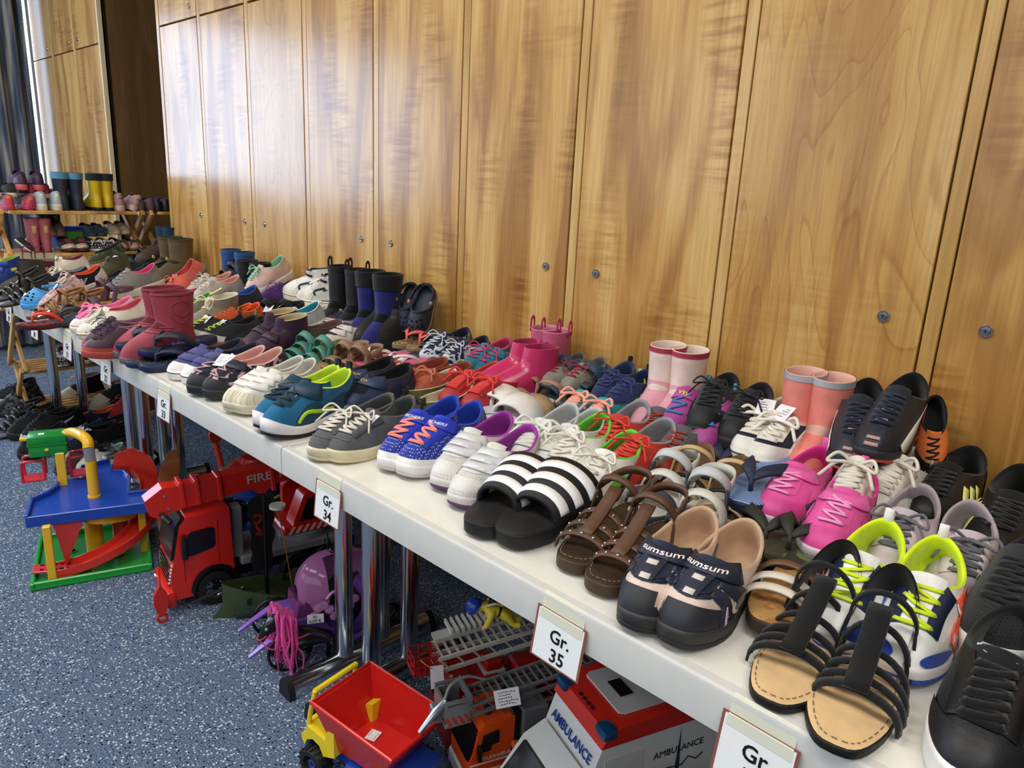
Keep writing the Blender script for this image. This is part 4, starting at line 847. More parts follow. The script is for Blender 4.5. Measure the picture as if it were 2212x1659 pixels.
rainboot('redboot','a03e50','6d6068',None,lin_='7c2c3c',ridges=3,s=Last(L=0.235,W=0.088,zs=0.018,toe=0.054,hb=0.085,hs=0.085,hf=0.10,xc=0.066,ca=0.056,cb=0.036,shaft=0.196,topa=0.066,topb=0.043,topx=0.068),marks=(('top_edge','8e3446',[(-PI,0.975),(-PI/2,0.975),(0,0.975),(PI/2,0.975),(PI,0.975)],0.006),))
sneaker('plumboot','47303f','8a5f72','b0493e',Last(zs=0.020,toe=0.04,hb=0.075,hs=0.062,hf=0.08),lace='3f2f44',upk='L',cap='b0483c',heel='b0493e',rows=4,lacew=0.004,pull='8a4f6c')
sneaker('convlow','e6e4da','c45a66','e6dfc6',Last(zs=0.022,toe=0.034,hb=0.060,hs=0.040,hf=0.052,spring=0.006),lace='e0dccb',rows=7,toe=('eae8de','R'),cap='e6dfc8',stripe='8a2c36',tongue='e2e0d6',marks=(('edge_line','22243a',[(-2.8,0.03),(-1.5,0.03),(0,0.06),(1.5,0.03),(2.8,0.03)],0.003),)+tuple(('eyelet','3a3c40',[(sg*0.52,v),(sg*0.52,v+0.02)],0.006) for sg in (-1,1) for v in (.52,.6,.68,.76,.84)))
sneaker('pinklace','e8e2dc','e77aa4','ece6de',Last(zs=0.022,toe=0.034,hb=0.060,hs=0.040,hf=0.052,spring=0.006),lace='ef7ab0',rows=5,lacew=0.012,toe=('ece9e2','R'),tongue='ef86b4',marks=(('toe_line','e08a80',[(-1.0,0.05),(0,0.1),(1.0,0.05)],0.003),))
flipflop('redflop','8c2a24','4a1018','d23c34','zebra','2c2a2c',L=0.22,tagat=(0.10,-0.03,0.05,-0.4),sc=.6)
flipflop('navyflop3','222c3a','2a3444','1f2734',L=0.22)
sandal('brownsandal','8a6238','5c452c','94683a',((0.192,0.180,0.024,0.016),(0.165,0.150,0.032,0.016),(0.135,0.150,0.042,0.016)),heel=(0.085,0.05,0.014,0.06),ankle=(0.088,0.075,0.014),vert=(0.185,0.03,0.11,0.06,0.016),s=FS(zs=0.014,zh=0.016))
sandal('plumsandal','a5763f','6a4c2c','5a3d4e',((0.180,0.170,0.034,0.034),),heel=(0.085,0.045,0.020,0.05),ankle=(0.09,0.074,0.022),s=FS(zs=0.014,zh=0.016))
clog('blueclog','4d9fe0','4a98da',charm='cfc6b4')
sandal('blackbead','2c2824','3a3530','242220',((0.192,0.182,0.026,0.012),(0.168,0.158,0.032,0.012),(0.142,0.132,0.040,0.012)),heel=(0.085,0.05,0.014,0.06),ankle=(0.088,0.074,0.012),studs='c8c2b4',s=FS(zs=0.012,zh=0.014),tagat=(0.10,-0.04,0.045,-0.5))
rainboot('greyboot','3d3833','57514a',None,lin_='2a2522',upk='L',s=Last(zs=0.018,toe=0.05,hb=0.08,hs=0.075,hf=0.09,xc=0.068,ca=0.056,cb=0.038,shaft=0.15,topa=0.058,topb=0.044,topx=0.064))
sneaker('bluelime','27408c','8fae3c','2a3c74',Last(zs=0.020,zh=0.026,hb=0.075,hs=0.070,hf=0.086,xc=0.070,ca=0.058,cb=0.037,shaft=0.115,topa=0.056,topb=0.040,topx=0.066,toe=0.044,lean=-0.006),upk='F',straps=((0.5,0.03,-0.9,0.9,'2b4a9c'),(0.8,0.035,-1.2,1.2,'2b4a9c')),tongue='8fae3c',marks=(('label_patch','e6d25a',[(1.5,0.4),(1.9,0.4)],0.02),),toe=('203266','R'))
sneaker('nbshoe','1b1c22','e2532c','d8cfc4',LOW,lace='e0bfb2',upk='F',heel='ddd3ca',side='16171c',eyestay='b9a89c',rows=6,lacew=0.007,words=(('N',0.048,(1.42,0.36),dict(c='eceae6',off=0.004,bold=0.05)),('N',0.048,(-1.42,0.36),dict(c='eceae6',off=0.004,bold=0.05)),('N',0.044,(1.42,0.36),dict(c='22304e',off=0.0048,bold=0.0)),('N',0.044,(-1.42,0.36),dict(c='22304e',off=0.0048,bold=0.0))))
slipon('floralpink','d9bfc0','c9a8aa','d8cfc8',Last(zs=0.016,zh=0.023,toe=0.042,hb=0.064,hs=0.042,hf=0.054),upat='floral',up2='b98d92',upk='F',tagat=(0.10,-0.02,0.085,-0.3))
sneaker('navyslim','20263a','8e8f96','dcd6c4',Last(zs=0.022,toe=0.034,hb=0.060,hs=0.040,hf=0.052,spring=0.006),lace='e4e0d4',rows=6,lacew=0.007,heel='1c2233',tongue='dad6cc')
sneaker('whiteburg','e4dccf','7d1f3e','e6dfd2',LOW,lace='e6e2d8',rows=5,upk='L',lacew=0.008,heel='e0d6c8')
sneaker('olive','4a4a30','3c3a2c','cfc3ac',Last(zs=0.020,zh=0.026,hb=0.075,hs=0.070,hf=0.086,xc=0.070,ca=0.058,cb=0.037,shaft=0.115,topa=0.056,topb=0.040,topx=0.066,toe=0.044,lean=-0.006),lace='55523a',rows=5,bows=False,tagat=(0.07,0.0,0.14,0.3),heel='50502f')
sneaker('blackcream','141417','1c1c1f','d9d0b6',Last(zs=0.022,toe=0.034,hb=0.060,hs=0.040,hf=0.052,spring=0.006),lace='1e1e22',rows=4,pull='c9e02c',marks=(('lime_trim','c8dc3a',[(-2.0,0.05),(-1.2,0.05)],0.006),('lime_trim','c8dc3a',[(2.0,0.05),(1.2,0.05)],0.006)))
slipon('royal','23337e','1c2860','1c2452',Last(zs=0.016,zh=0.023,toe=0.042,hb=0.064,hs=0.042,hf=0.054),upk='F')
sneaker('darkgrey','33363c','24262a','4c4c4c',LOW,lace='2a2c30',rows=5,heel='2c2e34')
sneaker('greypink','85837f','d8487e','d9cfc0',Last(zs=0.028,toe=0.044,hb=0.078,hs=0.052),outsole='cfc4b2',upk='F',upat='lines',up2='7b7976',rows=4,lace='a8a6a2',bows=False,heel='8b8985')
sandal('mauvesandal','b48a86','8d6a68','a85866',((0.185,0.175,0.03,0.03),(0.14,0.13,0.044,0.02)),heel=(0.085,0.045,0.018,0.05),ankle=(0.09,0.074,0.018),buckle=(0.13,0.0,0.065,0.008),tagat=(0.12,-0.02,0.07,-0.3))
sneaker('coralsneak','da6a5c','c8524a','7d7266',LOW,lace='dc7062',rows=5,upk='F',tagat=(0.13,0,0.08,0.2))
sneaker('greyrose','8f8c86','b84a62','d6cdbd',LOW,lace='a09c96',rows=5,upk='F')
sneaker('rosegrey','b9b0a6','d99a88','d9d2c6',Last(zs=0.026,toe=0.044,hb=0.078,hs=0.056,hf=0.074),lace='e0d8cc',rows=4,upk='L',side='a8a49c',heel='a5a19a')
sneaker('beigehi','8c8274','d9d2b8','d6cda8',Last(zs=0.026,hb=0.07,hs=0.066,hf=0.082,xc=0.070,ca=0.058,cb=0.036,shaft=0.110,topa=0.056,topb=0.039,topx=0.066,toe=0.036,lean=-0.008),lace='ddd4b4',rows=8,lacew=0.007,tongue='ddd6bc',upk='L',toe=('8a8072','L'),heel='857b6d',tagat=(0.05,-0.03,0.16,-0.6),tagcol='e8e08c')
slipon('greenlined','8c8c80','58a848','d0cbb8',Last(zs=0.016,zh=0.023,toe=0.042,hb=0.064,hs=0.042,hf=0.054),upk='F',piping='9ccc7c')
sneaker('navyblue','15182a','2a56a4','1b1e2a',LOW,lace='20243a',rows=4,bows=False,upk='L',heel='131626',marks=(('edge','5a86c8',[(-2.6,0.97),(-1.5,0.97),(-.8,.97)],0.004),))
sneaker('orangelined','c2542c','f0602c','d8d2c8',LOW,lace='d86a3c',rows=4,bows=False,upk='F',heel='ea5a28')
sneaker('navybrown','22262e','14161c','9a5a2c',LOW,lace='b9d04c',rows=4,bows=False,upk='L',heel='1b1f28',toe=('d9d6cc','R'),pull='8a6a34',side='2a2e36',tagat=(0.14,0,0.085,0.3))
sandal('blackstrap','26221e','1c1a18','15141a',((0.19,0.18,0.028,0.024),(0.15,0.14,0.040,0.024),(0.115,0.105,0.054,0.026)),heel=(0.085,0.052,0.024,0.06),ankle=(0.088,0.082,0.024),cup='15141a',sk='F',s=FS(hb=0.062,hs=0.04,hf=0.05,cb=0.034),tagat=(0.09,0.02,0.09,0.5))
slipon('navyslipper','232a40','2b3350','1b2030',upk='F')
slipon('rosepink','c08490','a86a78','c9a0a6',upk='L',bowc='cf98a4')
sandal('redsandal','a8343c','6c2028','b8384a',((0.185,0.175,0.03,0.034),(0.14,0.13,0.044,0.028)),heel=(0.085,0.045,0.02,0.05))
sneaker('purpleblack','4e2a6e','121014','2a1f34',LOW,lace='5c3484',rows=4,upk='F',heel='6a2c4c')
sneaker('mintpink','dbbcb2','8cc0a4','e2dcd4',Last(zs=0.030,toe=0.044,hb=0.078,hs=0.056,hf=0.074),lace='93c8ac',rows=5,upk='L',heel='dcc4b8',rise=0.01,lacew=0.008)
sneaker('blacksole','1c1d22','26272c','2c2d2c',Last(zs=0.022,toe=0.034,hb=0.060,hs=0.040,hf=0.052,spring=0.006),lace='22242c',rows=4,upk='F')
sandal('navydark','23252c','1f2024','23283c',((0.185,0.175,0.03,0.03),(0.13,0.12,0.05,0.03)),heel=(0.085,0.05,0.024,0.06),ankle=(0.09,0.078,0.024))
sandal('darksandal','35332f','252422','2c2b2a',((0.185,0.175,0.03,0.03),(0.13,0.12,0.05,0.03)),heel=(0.085,0.05,0.024,0.06),ankle=(0.09,0.078,0.024))
rainboot('blueboot','24508c','1c3c70','2b5a98',lin_='1c3a68',marks=(('motif','8a8c3c',[(1.2,0.7),(1.5,0.72)],0.02),),s=Last(L=0.235,W=0.088,zs=0.016,toe=0.056,hb=0.085,hs=0.085,hf=0.10,xc=0.062,ca=0.052,cb=0.036,shaft=0.220,topa=0.056,topb=0.042,topx=0.060))
rainboot('blackboot','1f1f21','161617','161617',lin_='2a2a2c',s=Last(L=0.235,W=0.088,zs=0.016,toe=0.056,hb=0.085,hs=0.085,hf=0.10,xc=0.062,ca=0.052,cb=0.036,shaft=0.200,topa=0.056,topb=0.042,topx=0.060))
slipon('aquawater','cfd4d2','2d97ac','dfe2de',Last(zs=0.016,zh=0.023,toe=0.042,hb=0.064,hs=0.042,hf=0.054),upk='F',piping='e6e6e2',strap=(0.16,0.15,0.05,0.02,'3f6f96'))
sneaker('fleeceboot','38223a','b9a982','2c1c2c',Last(zs=0.020,zh=0.026,hb=0.075,hs=0.070,hf=0.086,xc=0.070,ca=0.058,cb=0.037,shaft=0.115,topa=0.056,topb=0.040,topx=0.066,toe=0.044,lean=-0.006),upk='L',straps=((0.42,0.03,-0.9,0.9,'3a243c'),),heel='3a2038',tongue='3a243c',cap='a0382c',marks=(('strap_label','5a3e54',[(-0.2,0.42),(0.2,0.42)],0.016),))
sandal('keen','5d8a78','4a5648','3f7f74',((0.19,0.18,0.028,0.022),(0.155,0.14,0.038,0.022),(0.12,0.11,0.052,0.022)),heel=None,cup='6f8458',lin_='8a9a68',ankle=(0.092,0.078,0.024,'4a8a7e'),s=FS(zs=0.022,zh=0.026,hb=0.062,hs=0.045,hf=0.05,cb=0.037),buckle=(0.09,0.034,0.06,0.006))
slipon('moccasin','474644','6e5247','2b2a29',Last(zs=0.014,toe=0.04,hb=0.056,hs=0.046,hf=0.056,xc=0.092,ca=0.08),upk='L',piping='55534f')
sneaker('whitebeige','dad6cc','bfb8aa','d9d4c8',LOW,lace='dedad0',rows=5,lacew=0.007,upk='L',heel='7d8a68')
sneaker('whitepurple','e4dcd4','4a2c58','dcd4cc',LOW,upk='L',tongue='4a2c58',straps=((0.66,0.022,-0.85,0.85,'e9e3dc'),(0.90,0.024,-0.9,0.9,'e9e3dc')),marks=tuple(('side_stripe','4b2348',[(sg*1.7,0.30),(sg*2.2,0.60),(sg*2.5,0.86)],0.013) for sg in (-1,1)),words=(('LICO',0.014,(0.0,0.87),dict(c='c87a80',off=0.0052)),),tagat=(0.16,0.01,0.07,0.2))
sneaker('navylime','1b3040','c4e63c','22384a',LOW,lace='1b2c3a',rows=3,bows=False,upk='F',straps=((0.92,0.03,-0.95,0.95,'1c3444'),),heel='182a38',pull='16222c',tagat=(0.13,-0.02,0.08,-0.2))
sneaker('blackankle','232322','18181a','1a1a1a',Last(zs=0.020,zh=0.026,hb=0.075,hs=0.070,hf=0.086,xc=0.070,ca=0.058,cb=0.037,shaft=0.115,topa=0.056,topb=0.040,topx=0.066,toe=0.044,lean=-0.006),upk='L',pull='1c1c1c',heel='1d1d1d',marks=tuple(('elastic','181818',[(sg*1.5,0.5),(sg*1.5,0.95)],0.03) for sg in (-1,1)))
clog('navyclog','232a3c','2b3244',badge='c98a80',midline='c8a890')
rainboot('navyrain','20246c','15161c',None,lin_='121214',cuff='17171a',cuffh=0.84,upk='F',s=Last(L=0.235,W=0.088,zs=0.016,toe=0.056,hb=0.085,hs=0.085,hf=0.10,xc=0.062,ca=0.052,cb=0.036,shaft=0.243,topa=0.060,topb=0.050,topx=0.060))
rainboot('blackrain','1b1c20','131316','1a1b1f',lin_='101012',loops='1d1e24',s=Last(L=0.235,W=0.088,zs=0.016,toe=0.056,hb=0.085,hs=0.085,hf=0.10,xc=0.062,ca=0.052,cb=0.036,shaft=0.237,topa=0.056,topb=0.042,topx=0.060))
sneaker('convhigh','dfdcd4','1b1e2c','e4dfd0',Last(zs=0.026,hb=0.07,hs=0.066,hf=0.082,xc=0.070,ca=0.058,cb=0.036,shaft=0.110,topa=0.056,topb=0.039,topx=0.066,toe=0.036,lean=-0.008),lace='c62c2c',rows=6,bows=False,lacew=0.009,upk='L',toe=('e6e2d8','R'),cap='e2ddce',stripe='6a2a34',tongue='e6e4de',straps=((0.86,0.030,-1.25,1.25,'1b1e2a'),),marks=tuple(m for sg in (-1,1) for m in (('chevron','20222c',[(sg*1.35,0.44),(sg*1.12,0.30),(sg*1.35,0.16)],0.009),('heel_line','5a2630',[(sg*1.6,0.02),(sg*2.6,0.04)],0.004)))+tuple(('star','20222c',[(sg*1.48+.08*a,0.36+.05*b),(sg*1.48-.08*a,0.36-.05*b)],[0.001,0.006,0.001]) for sg in (-1,1) for a,b in ((1,0),(.3,1),(-.8,.6))),words=(('CONVERSE',0.014,(0.62,0.845),dict(c='f2f2f2',off=0.0054,bold=0.02)),('CONVERSE',0.014,(-0.62,0.845),dict(c='f2f2f2',off=0.0054,bold=0.02))),tagat=(0.12,-0.04,0.12,-0.6))
flipflop('leoflop','2c2418','8c7a58','e0605c','leopard','b39a68',L=0.23)
sneaker('navypattern','1f2740','1a2238','cfd4dc',Last(zs=0.022,toe=0.034,hb=0.060,hs=0.040,hf=0.052,spring=0.006),upat='zebra',up2='c9d0da',lace='c9cfd8',rows=4,tongue='222b4a',heel='1c2440')
sandal('greyblack','8a7c84','2c2a2e','29262c',((0.185,0.175,0.03,0.03),(0.13,0.12,0.052,0.034)),heel=(0.09,0.05,0.026,0.055),cup='2a272d',lin_='a898a2',ankle=(0.09,0.078,0.026),s=FS(hb=0.056,hs=0.04,hf=0.05,cb=0.036))
flipflop('pinkflop','cc5a86','a83a66','e6d2d8',L=0.235,th=0.018,sw=0.010,tagat=(0.13,-0.01,0.05,0.3))
sandal('tansandal','7d5f46','5a4634','8a6c52',((0.19,0.18,0.028,0.026),(0.15,0.14,0.042,0.026)),heel=(0.085,0.05,0.022,0.06),ankle=(0.09,0.078,0.022),cup='866950',lin_='8a6a4e',s=FS(hb=0.058,hs=0.04,hf=0.05,cb=0.035))
sneaker('geox','2a3a5c','0e1016','1d2638',Last(zs=0.020,toe=0.042,hb=0.074,hs=0.056,hf=0.06,xc=0.088,ca=0.076),upk='L',straps=((0.93,0.034,-1.0,1.0,'2c3d60'),),heel='26354f',tongue='10131a',words=(('GEOX',0.013,(0.25,0.90),dict(c='d8b84c',off=0.0052)),))
slipon('terracotta','b0573e','9a4a34','d8b8a4',Last(zs=0.018,toe=0.04,hb=0.062,hs=0.05,hf=0.06,xc=0.09,ca=0.078),upk='L',strap=(0.15,0.14,0.05,0.012,'d8c8b8'),bowc='b86a52')
slipon('glitterflat','26301c','d6d2be','d9c0b0',Last(zs=0.010,zh=0.012,toe=0.032,hb=0.06,hs=0.036,hf=0.038,xc=0.108,ca=0.098,cb=0.037,spring=0.005),upat='glit',up2='5a5a26',upk='G',bowc='131314')
sneaker('redsneak','b22c30','c23a38','c9c2bc',LOW,lace='d83c38',rows=7,lacew=0.008,upk='L',eyestay='a8282c',tongue='c23030',toe=('b03034','L'),marks=tuple(('side_stripe','d9d4cc',[(sg*(1.02+.2*i),0.06),(sg*(0.86+.2*i),0.62)],0.012) for sg in (-1,1) for i in range(3)))
sandal('beigemary','b8a080','8d7658','a07e66',((0.18,0.17,0.034,0.05,'b09272'),),heel=None,cup='b39572',lin_='c2ab8c',ankle=(0.105,0.064,0.014,'a27c68'),s=FS(zs=0.014,zh=0.018,hb=0.062,hs=0.042,hf=0.05,cb=0.037))
slide('whiteslide','5a5648','e3e0dc',None,'9fc8c4',L=0.23,pat='floral',c2='d8b8d4',bandw=0.062,h=0.034,tk='F',side='5f5a4c')
sneaker('tealpink','2a6f86','b83a60','d2d2cc',LOW,lace='c83c6a',rows=4,upk='F',tongue='2c7a94',heel='2a5868',straps=((0.9,0.028,-0.9,0.9,'2b83a4'),))
rainboot('hotboot','bf2f62','a8285a',None,lin_='a02a58',upk='P',s=Last(L=0.235,W=0.086,zs=0.018,toe=0.05,hb=0.08,hs=0.08,hf=0.095,xc=0.064,ca=0.053,cb=0.035,shaft=0.136,topa=0.05,topb=0.040,topx=0.058))
rainboot('paleboot','c45a7c','b8446c',None,lin_='d48aa4',loops='c03c6a',s=Last(L=0.235,W=0.088,zs=0.016,toe=0.056,hb=0.085,hs=0.085,hf=0.10,xc=0.062,ca=0.052,cb=0.036,shaft=0.172,topa=0.054,topb=0.042,topx=0.060))
slipon('greenpipe','1a2030','20283a','d8dcd8',Last(zs=0.016,zh=0.023,toe=0.042,hb=0.064,hs=0.042,hf=0.054),upk='F',piping='7fd060')
slipon('whitegrey','d8d4ca','4a4e56','d9d4c8',Last(zs=0.02,toe=0.042,hb=0.072,hs=0.05,hf=0.07),upk='L',piping='dcd8ce')
sandal('troll','46606a','35464e','2c4654',((0.19,0.18,0.03,0.026),(0.15,0.14,0.044,0.024)),heel=None,cup='3b5862',lin_='5d7c86',ankle=(0.098,0.08,0.032,'2b4858'),s=FS(zs=0.022,zh=0.028,hb=0.068,hs=0.048,hf=0.05,cb=0.038))
sneaker('tealdot','2c8e96','0d0e10','2f7f88',LOW,upat='dots',up2='1f6a72',upsc=1.5,lace='eda692',rows=6,lacew=0.009,tongue='3aa0a8',upk='F')
sneaker('aqua','7fb4b0','a8c83c','8ec4bc',LOW,lace=None,rows=3,bows=False,upk='F',tongue='84bcb6',pull='9fd4b4',heel='7ab0ae',straps=((0.9,0.014,-0.5,0.5,'9ccc7c'),))
sneaker('navygreen','22305e','2c3a6a','1c2444',LOW,lace='2b3a70',rows=4,upk='F',heel='3f9c34',pull='17181c',marks=(('side_mark','c8ccd8',[(1.0,0.5),(1.6,0.5)],0.006),))
sneaker('greyredlace','8e887e','6f6a64','a8a298',LOW,lace='a0283a',rows=4,upk='F')
rainboot('palepink','e6cfc6','cf97a0','a83048',lin_='e9d5c8',cap='d59aa6',s=Last(L=0.235,W=0.088,zs=0.016,toe=0.056,hb=0.085,hs=0.085,hf=0.10,xc=0.062,ca=0.052,cb=0.036,shaft=0.190,topa=0.054,topb=0.041,topx=0.060),marks=())
pr('blackleather','black leather sneakers with white soles at the near corner','shoe',(-0.084,0.278,0.720),(-0.079,0.018,0.720),(-0.016,0.311,0.720),(-0.029,0.051,0.720))
put('knitdark',(-0.088,0.474,0.720),(-0.118,0.226,0.720),'dark knitted sneaker with white sole behind the black leather sneakers','shoe')
pr('stripeblack','black sneakers with three pale yellow side stripes','shoe',(-0.252,0.780,0.736),(-0.265,0.530,0.736),(-0.176,0.737,0.742),(-0.154,0.489,0.728))
pr('lilac','pale lilac sneakers tied together with grey laces','shoe',(-0.270,0.572,0.720),(-0.249,0.328,0.720),(-0.206,0.562,0.720),(-0.151,0.323,0.720))
pr('handball','white and blue sneakers with lime lining','shoe',(-0.262,0.387,0.720),(-0.240,0.137,0.720),(-0.199,0.391,0.720),(-0.160,0.144,0.720))
pr('gladiator','black strappy gladiator sandals with tan footbeds','sandal',(-0.269,0.252,0.720),(-0.247,0.003,0.720),(-0.205,0.238,0.720),(-0.166,-0.009,0.720))
pr('camoflop','green camouflage flip-flops under the pink sneakers','flip-flop',(-0.448,0.492,0.720),(-0.394,0.258,0.720),(-0.366,0.482,0.732),(-0.345,0.243,0.732))
put('braidsandal',(-0.335,0.320,0.728),(-0.301,0.103,0.728),'sandal with caramel footbed and braided silver straps','sandal')
pr('sumsum','navy and beige closed toe sandals lettered sumsum','sandal',(-0.452,0.240,0.720),(-0.415,0.003,0.720),(-0.394,0.251,0.720),(-0.356,0.014,0.720))
pr('flowersandal','brown leather sandals with studded flower straps','sandal',(-0.589,0.277,0.720),(-0.553,0.050,0.720),(-0.518,0.264,0.720),(-0.482,0.037,0.720))
pr('pinksneak','shiny pink sneakers joined by a white cable tie','shoe',(-0.434,0.604,0.730),(-0.430,0.369,0.730),(-0.350,0.532,0.740),(-0.313,0.299,0.740))
pr('cream','worn cream white lace-up sneakers behind the pink ones','shoe',(-0.356,0.656,0.720),(-0.352,0.406,0.720),(-0.319,0.721,0.720),(-0.314,0.471,0.720))
put('orangeboot',(-0.337,0.775,0.883),(-0.301,0.690,0.775),'orange and black football shoe leaning on the cabinet door','shoe')
pr('footboot','dark navy football boots with white and red trim','shoe',(-0.440,0.776,0.817),(-0.384,0.534,0.789),(-0.363,0.773,0.841),(-0.341,0.524,0.820))
pr('navycanvas','navy and white canvas sneakers with a twine tag','shoe',(-0.584,0.778,0.752),(-0.563,0.534,0.752),(-0.539,0.767,0.752),(-0.518,0.523,0.752))
pr('hiker','black hiking shoes against the cabinet door','shoe',(-0.709,0.766,0.760),(-0.657,0.542,0.760),(-0.642,0.780,0.752),(-0.591,0.556,0.752))
pr('magenta','magenta sneakers with lime collars and one strap','shoe',(-0.760,0.772,0.730),(-0.723,0.540,0.730),(-0.687,0.754,0.730),(-0.634,0.525,0.730))
pr('blueflop','blue striped flip-flops with navy straps','flip-flop',(-0.614,0.715,0.720),(-0.592,0.466,0.720),(-0.493,0.595,0.762),(-0.454,0.349,0.748))
pr('goldsandal','black and gold sandals with beads','sandal',(-0.612,0.520,0.720),(-0.562,0.301,0.720),(-0.541,0.514,0.720),(-0.475,0.298,0.720))
pr('greysandal','navy and light grey velcro sandals','sandal',(-0.606,0.447,0.720),(-0.572,0.235,0.720),(-0.529,0.421,0.720),(-0.480,0.211,0.720))
pr('rednike','red sneakers with grey heels and collars','shoe',(-0.805,0.598,0.720),(-0.750,0.359,0.720),(-0.704,0.537,0.720),(-0.666,0.295,0.720))
pr('greyred','dark grey sneakers with cream collars','shoe',(-0.792,0.710,0.720),(-0.740,0.481,0.720),(-0.698,0.644,0.720),(-0.645,0.415,0.720))
pr('limenike','white sneakers with bright lime heels','shoe',(-0.801,0.463,0.720),(-0.746,0.225,0.720),(-0.704,0.422,0.720),(-0.649,0.183,0.720))
pr('whitesilver','white lace-up sneakers with grey lining','shoe',(-0.878,0.463,0.720),(-0.823,0.224,0.720),(-0.827,0.478,0.720),(-0.771,0.239,0.720))
pr('slide','black pool slides with three white stripes','slide',(-0.747,0.275,0.734),(-0.708,0.024,0.720),(-0.683,0.289,0.748),(-0.644,0.039,0.720))
pr('silverpurple','silver velcro sneakers with purple lining','shoe',(-0.920,0.324,0.720),(-0.866,0.090,0.720),(-0.839,0.303,0.720),(-0.785,0.070,0.720))
pr('skechblue','royal blue sneakers with coral laces','shoe',(-1.041,0.299,0.720),(-0.988,0.070,0.720),(-0.987,0.310,0.720),(-0.935,0.081,0.720))
pr('greycanvas','grey canvas sneakers with yellowed soles','shoe',(-1.163,0.234,0.720),(-1.111,0.005,0.720),(-1.125,0.257,0.720),(-1.072,0.028,0.720))
pr('teal','teal sports shoes with lime lining and one strap','shoe',(-1.346,0.228,0.720),(-1.310,0.001,0.720),(-1.289,0.222,0.727),(-1.253,-0.005,0.720))
pr('whitevelcro','white velcro sneakers with ribbed toes','shoe',(-1.493,0.231,0.734),(-1.458,0.009,0.720),(-1.458,0.242,0.734),(-1.423,0.020,0.720))
pr('pinknavysandal','navy closed toe sandals with pink flowers','sandal',(-1.659,0.219,0.734),(-1.625,0.002,0.720),(-1.598,0.234,0.741),(-1.564,0.017,0.720))
pr('violetcanvas','violet canvas shoes with white toe caps','shoe',(-1.803,0.234,0.727),(-1.785,0.020,0.720),(-1.740,0.246,0.727),(-1.722,0.032,0.720))
pr('navyflop2','navy flip-flops lying at the bottom of the stack','flip-flop',(-1.978,0.176,0.727),(-1.947,-0.022,0.720),(-1.919,0.191,0.727),(-1.887,-0.007,0.720))
pr('navyflop','dark blue flip-flops with printed words, stacked on top','flip-flop',(-2.066,0.193,0.762),(-2.033,-0.014,0.748),(-1.962,0.216,0.762),(-1.929,0.009,0.748))
pr('redboot','dusky red rubber rain boots','boot',(-2.079,0.185,0.720),(-2.061,-0.014,0.720),(-1.992,0.176,0.720),(-1.974,-0.023,0.720))
pr('plumboot','plum suede shoes with orange soles behind the red boots','shoe',(-2.218,0.147,0.720),(-2.186,-0.051,0.720),(-2.128,0.124,0.720),(-2.097,-0.074,0.720))
put('convlow',(-2.361,0.201,0.762),(-2.342,-0.014,0.720),'white canvas sneaker with red stripe and many eyelets','shoe')
put('pinklace',(-2.461,0.200,0.755),(-2.443,-0.006,0.720),'white canvas sneaker with bright pink laces','shoe')
put('redflop',(-2.599,0.076,0.724),(-2.568,-0.121,0.724),'red and black patterned flip-flop hanging over the edge','flip-flop')
put('navyflop3',(-2.607,0.152,0.762),(-2.578,-0.031,0.720),'plain navy flip-flop behind the red flip-flop','flip-flop')
pr('brownsandal','brown leather strappy sandals next to the blue clog','sandal',(-2.747,0.140,0.755),(-2.729,-0.056,0.720),(-2.773,0.205,0.741),(-2.755,0.007,0.720))
pr('plumsandal','tan sandals with wide plum straps','sandal',(-2.928,0.306,0.740),(-2.910,0.107,0.740),(-2.737,0.284,0.754),(-2.720,0.085,0.740))
put('blueclog',(-2.951,0.141,0.741),(-2.937,-0.022,0.720),'light blue perforated clog with a charm','clog')
pr('blackbead','black sandals with beads at the far left edge','sandal',(-3.134,0.116,0.790),(-3.118,-0.066,0.720),(-3.009,0.115,0.776),(-2.993,-0.071,0.720))
pr('greyboot','dark grey suede boots at the far left','boot',(-3.282,0.114,0.720),(-3.265,-0.075,0.720),(-3.253,0.142,0.720),(-3.237,-0.047,0.720))
put('bluelime',(-3.271,0.086,0.785),(-3.259,-0.060,0.750),'blue ankle shoe with lime tongue at the left border','shoe')
put('nbshoe',(-3.082,0.302,0.782),(-3.065,0.108,0.740),'black sneaker with a big letter N and orange lining','shoe')
put('floralpink',(-2.856,0.164,0.790),(-2.842,0.010,0.720),'pale floral shoe with a white tag before the letter sneaker','shoe')
put('navyslim',(-3.338,0.318,0.754),(-3.322,0.129,0.740),'navy canvas shoe with loose white laces','shoe')
put('whiteburg',(-3.630,0.398,0.764),(-3.613,0.209,0.750),'cream sneaker with burgundy lining','shoe')
put('olive',(-3.242,0.447,0.771),(-3.228,0.279,0.750),'olive green ankle shoe with a tag on its heel','shoe')
pr('blackcream','black sneakers with cream soles and lime trim','shoe',(-3.504,0.648,0.761),(-3.489,0.470,0.740),(-3.403,0.669,0.761),(-3.388,0.491,0.740))
put('royal',(-3.201,0.519,0.737),(-3.186,0.350,0.730),'royal blue slip-on shoe behind the white tag','shoe')
pr('darkgrey','dark grey sneakers in the middle of the far pile','shoe',(-3.096,0.386,0.772),(-3.081,0.222,0.730),(-3.043,0.410,0.758),(-3.028,0.243,0.730))
put('greypink',(-2.855,0.426,0.792),(-2.838,0.231,0.750),'grey ribbed sneaker with pink lining on top of the pile','shoe')
put('mauvesandal',(-2.910,0.582,0.750),(-2.894,0.403,0.750),'mauve sandal with a pearl buckle behind the red boots','sandal')
put('coralsneak',(-2.759,0.545,0.852),(-2.745,0.392,0.740),'coral sneaker lying near the blue boots','shoe')
put('greyrose',(-2.615,0.493,0.750),(-2.599,0.304,0.750),'grey shoe with rose lining beside the red boots','shoe')
